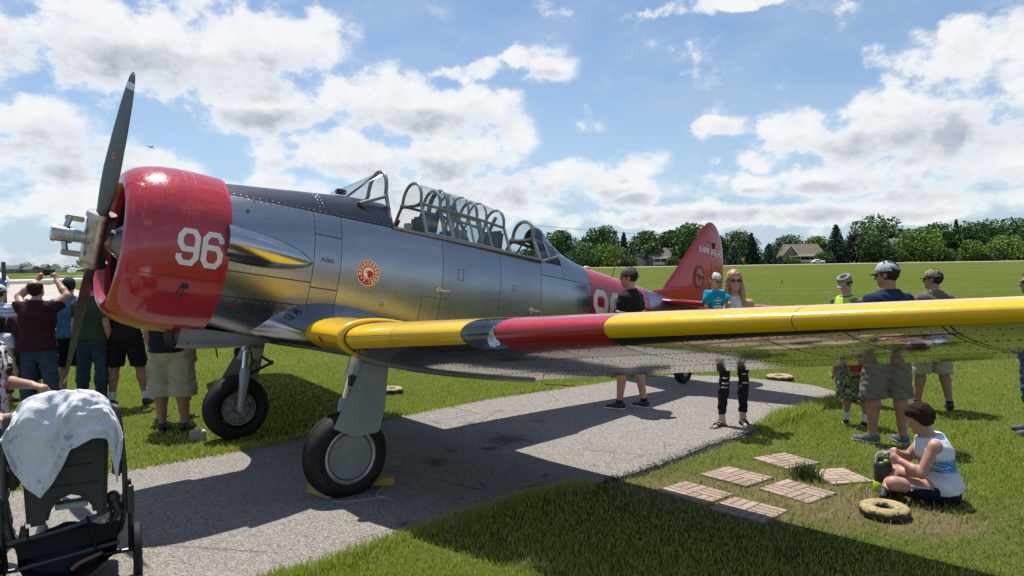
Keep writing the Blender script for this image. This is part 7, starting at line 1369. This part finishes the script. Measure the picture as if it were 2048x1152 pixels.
# ---------------------------------------------------------------- helicopter, light airplane, airplane in flight
def hull(path, rad, name, m, parent, n=16): mb = MB(); mb.tube(path, rad, n); return mb.build(name, m, parent)
hp0 = ground(146, 551.5); heli = empty('helicopter', (hp0[0], hp0[1], 0), 2.6); tag(heli, 'white helicopter parked beyond the taxiway', 'helicopter'); hsx = hp0[1] / 1000.0
k = np.linalg.norm(hp0[:2]) / 300.0; HW = mat('heli_white', (0.62, 0.63, 0.65), 0.3, coat=0.4); HD = mat('heli_glass', (0.03, 0.04, 0.05), 0.15)
hull([(3.0, 0, 1.5), (2.5, 0, 1.7), (1.2, 0, 1.9), (-0.6, 0, 1.9), (-1.8, 0, 2.1)], [0.1, 0.65, 0.95, 0.9, 0.35], 'fuselage', HW, heli); hull([(3.05, 0, 1.7), (2.5, 0, 1.95), (1.5, 0, 2.15)], [0.1, 0.58, 0.75], 'cockpit_glass', HD, heli); hull([(-1.5, 0, 2.1), (-6.5, 0, 2.5)], [0.32, 0.12], 'tail_boom', HW, heli)
mb = MB(); mb.slab([(-6.2, -0.03, 2.2), (-7.0, -0.03, 3.4), (-6.5, -0.03, 3.4), (-5.9, -0.03, 2.6)], (0, 0.06, 0)); mb.build('tail_fin', HW, heli, smooth=False); hull([(0, 0, 2.6), (0, 0, 3.6)], 0.16, 'rotor_mast', HD, heli)
mb = MB(); mb.box((0, 0, 3.62), (10.6, 0.28, 0.07), 0.35); mb.build('rotor_blade', HD, heli, smooth=False)
for s_ in (-1, 1): mb = MB(); mb.tube([(2.0, s_ * 0.9, 0.1), (-1.6, s_ * 0.9, 0.1)], 0.06, 8); mb.tube([(1.0, s_ * 0.9, 0.1), (0.9, s_ * 0.4, 1.2)], 0.05, 6); mb.tube([(-0.7, s_ * 0.9, 0.1), (-0.6, s_ * 0.4, 1.2)], 0.05, 6); mb.build('skid', HD, heli)
def light_plane(label, loc, rz, mbody, stripe, scale=1.0, name='light_airplane'):
    e = empty(name, loc, rz); e.scale = (scale,) * 3; tag(e, label, 'airplane'); hull([(2.2, 0, 1.35), (2.0, 0, 1.35), (1.2, 0, 1.4), (0.2, 0, 1.45), (-1.5, 0, 1.5), (-4.2, 0, 1.7)], [0.22, 0.42, 0.55, 0.62, 0.48, 0.12], 'fuselage', mbody, e); hull([(1.0, 0, 1.75), (0.6, 0, 1.9), (-0.4, 0, 2.0), (-1.3, 0, 1.8)], [0.2, 0.42, 0.42, 0.15], 'cockpit_glass', HD, e)
    mb = MB(); mb.slab([(0.9, -5, 1.25), (0.9, 5, 1.25), (-0.6, 5, 1.3), (-0.6, -5, 1.3)], (0, 0, 0.16)); mb.build('wing', mbody, e, bevel=0.06); mb = MB(); mb.slab([(-3.4, -1.6, 1.75), (-3.5, 1.6, 1.75), (-4.3, 1.6, 1.75), (-4.3, -1.6, 1.75)], (0, 0, 0.08)); mb.build('tailplane', mbody, e, bevel=0.02)
    mb = MB(); mb.slab([(-3.2, -0.04, 1.7), (-4.0, -0.04, 2.9), (-4.5, -0.04, 2.9), (-4.4, -0.04, 1.7)], (0, 0.08, 0)); mb.build('tail_fin', stripe, e, bevel=0.02); hull([(2.2, 0, 1.35), (2.45, 0, 1.35), (2.6, 0, 1.35)], [0.2, 0.13, 0.02], 'spinner', stripe, e); mb = MB(); mb.box((2.35, 0, 1.35), (0.05, 0.16, 1.8)); mb.build('propeller', HD, e)
    for (x, y) in ((1.7, 0), (-0.2, -1.2), (-0.2, 1.2)): mb = MB(); mb.lathe([(-0.07, 0.05), (-0.08, 0.17), (0, 0.22), (0.08, 0.17), (0.07, 0.05)], (x, y, 0.22), (0, 1, 0), 18); mb.build('wheel', RUB, e); mb = MB(); mb.tube([(x, y, 0.25), (x, y * 0.8, 1.25)], 0.05, 8); mb.build('gear_leg', mbody, e)
    return e
WP = mat('white_gloss', (0.72, 0.72, 0.70), 0.25, coat=0.5); BP = mat('blue_gloss', (0.04, 0.09, 0.22), 0.25, coat=0.5)
wl = at_depth(-34, 590, 32); light_plane('white light airplane with blue trim parked behind the crowd', (wl[0] - 0.3, 32, 0), -0.5, WP, BP, 1.0)
fp_ = at_depth(302, 294, 900); fl = light_plane('dark red airplane flying far off between the clouds', tuple(fp_ - np.array([0, 0, 1.5])), 2.5, mat('flyer_red', (0.10, 0.02, 0.02), 0.5), mat('flyer_dark', (0.03, 0.02, 0.02), 0.5), 1.0, 'flying_airplane'); fl.rotation_euler = (0.25, 0.15, 2.6)
# ---------------------------------------------------------------- small field items
ORG = mat('marker_orange', (0.75, 0.20, 0.06), 0.6)
fg = ground(1566, 571); e = empty('marker_flag', (fg[0], fg[1], 0)); tag(e, 'small orange marker flag in the mown field', 'flag'); mb = MB(); mb.tube([(0, 0, 0), (0, 0, 0.45)], 0.012, 6); mb.build('flag_stick', STEEL, e); mb = MB(); mb.slab([(0, 0, 0.20), (-0.24, 0.02, 0.12), (-0.15, 0, 0.25), (0.02, 0.01, 0.44)], (0, 0.012, 0)); mb.build('flag_cloth', ORG, e, smooth=False)
for (px, Y, lab) in ((1239, 214, 'yellow runway marker post by the first house'), (1486, 213, 'yellow runway marker post below the spruces')):
    g = at_depth(px, 540, Y); e = empty('runway_marker', (g[0], Y, 0)); tag(e, lab, 'marker'); mb = MB(); mb.tube([(0, 0, 0), (0, 0, 1.5)], 0.12, 8); mb.build('marker_post', mat('post_dark', (0.06, 0.06, 0.06), 0.6), e); mb = MB(); mb.box((0, 0, 1.9), (0.8, 0.3, 0.9)); mb.build('marker_head', mat('marker_yellow', (0.70, 0.36, 0.03), 0.5), e, bevel=0.05)
g = at_depth(1636, 530, 234); e = empty('parked_car', (g[0], 234, 0)); tag(e, 'white car parked below the long tan house', 'car'); q = SDF(0.12, 0.25); q.cone((-2.0, 0, 0.62), 0.42, (2.0, 0, 0.62), 0.40); q.ell((-0.2, 0, 1.05), (1.35, 0.7, 0.5)); q.ell((0, 0, 0.6), (2.2, 0.8, 0.4)); q.build('car_body', WP, e)
mb = MB(); mb.box((-0.2, -0.62, 1.2), (1.7, 0.12, 0.34)); mb.build('window', HD, e, bevel=0.05)
for x in (-1.35, 1.35):
    for y in (-0.75, 0.75): mb = MB(); mb.lathe([(-0.1, 0.1), (-0.1, 0.3), (0, 0.33), (0.1, 0.3), (0.1, 0.1)], (x, y, 0.33), (0, 1, 0), 16); mb.build('wheel', RUB, e)
# ---------------------------------------------------------------- grass blades on the near lawn, denser close to the camera
def inside(P, poly):
    x, y = P[:, 0], P[:, 1]; r = np.zeros(len(P), bool); n = len(poly)
    for i in range(n):
        x0, y0 = poly[i]; x1, y1 = poly[(i + 1) % n]; c = ((y0 > y) != (y1 > y)) & (x < (x1 - x0) * (y - y0) / (y1 - y0 + 1e-12) + x0); r ^= c
    return r
def noise2(P, f, seed):
    rg = np.random.default_rng(seed); s = np.zeros(len(P)); a = 1.0
    for o in range(3):
        for k in range(4): d = rg.normal(size=2); d /= np.linalg.norm(d); s += a * np.sin((P @ d) * f * (1.9 ** o) * rg.uniform(0.7, 1.3) + rg.uniform(0, 6.28))
        a *= 0.6
    return s / 4.0
def grass_mat(name, dry):
    mt, T, b, tc = matn(name); g = T.n('ShaderNodeNewGeometry'); V = tc.outputs['Object']; n = T.noise(V, 1.1, 4, 0.6); r = g.outputs['Random Per Island']
    cols = ((0.185, 0.240, 0.026), (0.40, 0.450, 0.070), (0.56, 0.50, 0.22)) if not dry else ((0.22, 0.185, 0.075), (0.46, 0.38, 0.20), (0.16, 0.19, 0.04))
    c = T.mix(r, c4(cols[0]), c4(cols[1])); pick = T.math('GREATER_THAN', T.math('MULTIPLY_ADD', n, 0.9, T.math('FRACT', T.math('MULTIPLY', r, 17.3))), 1.14 if not dry else 1.20); c = T.mix(pick, c, c4(cols[2]))
    T.l(c, b.inputs['Base Color']); b.inputs['Roughness'].default_value = 0.55; b.inputs['Specular IOR Level'].default_value = 0.25
    tr = T.n('ShaderNodeBsdfTranslucent'); T.l(T.mix(0.6, c, (0.30, 0.42, 0.018, 1)), tr.inputs[0]); mx = T.n('ShaderNodeMixShader'); mx.inputs[0].default_value = 0.42; T.l(b.outputs[0], mx.inputs[1]); T.l(tr.outputs[0], mx.inputs[2]); o = next(n_ for n_ in mt.node_tree.nodes if n_.type == 'OUTPUT_MATERIAL'); T.l(mx.outputs[0], o.inputs[0]); return mt
def scatter(N, dmin, dmax, az0, az1, seed):
    rg = np.random.default_rng(seed); d = dmin * (dmax / dmin) ** rg.random(N); a = rg.uniform(az0, az1, N); return np.stack([d * np.sin(a), d * np.cos(a)], 1), d
def blades(P, d, hgt, seed, name, m, label, lean=0.55):
    rg = np.random.default_rng(seed); n = len(P); h = hgt * rg.uniform(0.5, 1.3, n) * np.clip(1 + 0.25 * noise2(P, 2.0, 5), 0.6, 1.4); w = 0.0028 * np.clip(d / 4.5, 1, 6) * rg.uniform(0.7, 1.3, n); an = rg.uniform(0, 6.283, n); la = rg.uniform(0, 6.283, n); ll = h * lean * rg.random(n)
    B = np.concatenate([P, np.zeros((n, 1))], 1); wx = np.stack([np.cos(an) * w, np.sin(an) * w, np.zeros(n)], 1); tip = np.stack([np.cos(la) * ll, np.sin(la) * ll, h], 1); mid = tip * (0.45, 0.45, 0.60)
    i = np.arange(n)[:, None] * 5
    Va = np.stack([B - wx, B + wx, B + mid + wx * 0.7, B + mid - wx * 0.7, B + tip], 1).reshape(-1, 3); nr = d < 9.0; q = np.concatenate([i[nr] + np.array([0, 1, 2]), i[nr] + np.array([0, 2, 3]), i[nr] + np.array([3, 2, 4]), i[~nr] + np.array([0, 1, 4])], 0)
    return tag(link(name, np_mesh(name, Va, q, m, smooth=False)), label, kind='stuff')
PADC = [(p[0], p[1]) for p in PAD]
def shrink_pad(off):
    c = np.array(PADC).mean(0); out = []; n = len(PADC)
    for i in range(n):
        p0, p1, p2 = np.array(PADC[i - 1]), np.array(PADC[i]), np.array(PADC[(i + 1) % n]); t = p2 - p0; nn = np.array([t[1], -t[0]]) / (np.linalg.norm(t) + 1e-9); out.append(tuple(p1 - nn * off))
    return out
P, d = scatter(560000, 3.4, 55.0, -0.86, 0.90, 21)
keep = ~inside(P, shrink_pad(0.03)) & ~inside(P, [G(-900, 700), G(-80, 690), G(120, 668), G(150, 640), G(160, 622), G(175, 600), G(165, 583), G(130, 573), G(118, 571), G(-60, 563), G(-500, 572), G(-1500, 620)]); fade = 1 - np.clip((d - 22) / 38, 0, 1); keep &= np.random.default_rng(77).random(len(P)) < fade; 
for c_, a, L in SLABS:
    q = P - c_; u = q[:, 0] * math.cos(a) + q[:, 1] * math.sin(a); v = -q[:, 0] * math.sin(a) + q[:, 1] * math.cos(a); keep &= ~((abs(u) < 0.195) & (abs(v) < 0.195))
dry = np.zeros(len(P))
for (px, py, rr) in ((1500, 985, 1.15), (1700, 1010, 0.95), (1330, 985, 0.75), (1850, 1040, 0.8), (1600, 1050, 0.5)):
    g = ground(px, py)[:2]; dd = np.linalg.norm(P - g, axis=1) / rr + 0.35 * noise2(P, 5.0, 8); dry = np.maximum(dry, np.clip(1.35 - dd, 0, 1))
for (px, py, rr) in ((1769, 1031, 0.175), (1560, 760, 0.19), (783, 786, 0.16), (693, 985, 0.12), (460, 880, 0.10)): g = ground(px, py)[:2]; keep &= np.linalg.norm(P - g, axis=1) > rr
for i in range(len(E_EDGE) - 1):
    a_, b_ = np.array(E_EDGE[i]), np.array(E_EDGE[i + 1]); t_ = np.clip(((P - a_) @ (b_ - a_)) / ((b_ - a_) @ (b_ - a_)), 0, 1); keep &= np.linalg.norm(P - a_ - t_[:, None] * (b_ - a_), axis=1) > 0.085
rg = np.random.default_rng(4); r1 = rg.random(len(P)); dryp = (dry > 0.15) & (r1 < dry * 1.0); thin = rg.random(len(P)) > dry * 0.60
tw = G(140, 573); 
g1 = keep & thin & ~dryp; g2 = keep & thin & dryp
blades(P[g1], d[g1], 0.030, 31, 'grass', grass_mat('grass_green', False), 'green mown grass blades of the lawn')
blades(P[g2], d[g2], 0.040, 32, 'dry_grass', grass_mat('grass_dry', True), 'dry straw-coloured grass round the paving slabs', 1.3)
# tuft between the slabs
tg = ground(1612, 958)[:2]; rg = np.random.default_rng(9); Pt = tg + rg.normal(0, 0.055, (420, 2)); blades(Pt, np.full(420, 5.0), 0.11, 33, 'grass_tuft', mat('tuft_green', (0.035, 0.075, 0.014), 0.6, col2=(0.06, 0.11, 0.02), nscale=30), 'thick green tuft of grass between the paving slabs', 0.9)
# longer grass overhanging the near pad edge
def edge_grass(pts, N, spread, hgt, seed, label):
    rg = np.random.default_rng(seed); out = []
    for i in range(len(pts) - 1): p, q = np.array(pts[i]), np.array(pts[i + 1]); k = int(N * np.linalg.norm(q - p)); t = rg.random((k, 1)); nn = np.array([q[1] - p[1], -(q[0] - p[0])]) / np.linalg.norm(q - p); out.append(p + (q - p) * t + nn * rg.normal(0.02, spread, (k, 1)))
    Pq = np.concatenate(out); blades(Pq, np.linalg.norm(Pq, axis=1), hgt, seed, 'edge_grass', MATS['grass_green'], label, 0.9)
edge_grass([(-2.2, 3.45), (-1.294, 4.217), (-0.787, 4.796), (0.036, 5.525), (0.6, 5.85)], 2200, 0.05, 0.06, 41, 'longer grass leaning over the near pad edge'); edge_grass([(2.6, 7.66), (3.2, 8.3), (3.827, 8.896), (4.2, 9.3)], 1500, 0.06, 0.085, 42, 'longer grass along the far pad edge'); edge_grass([(-4.26, 5.86), (-3.595, 6.46), (-2.678, 7.189), (-1.491, 8.543), (-0.19, 9.809), (1.9, 11.2)][::-1], 900, 0.05, 0.07, 43, 'grass leaning over the pad edge behind the wheels')
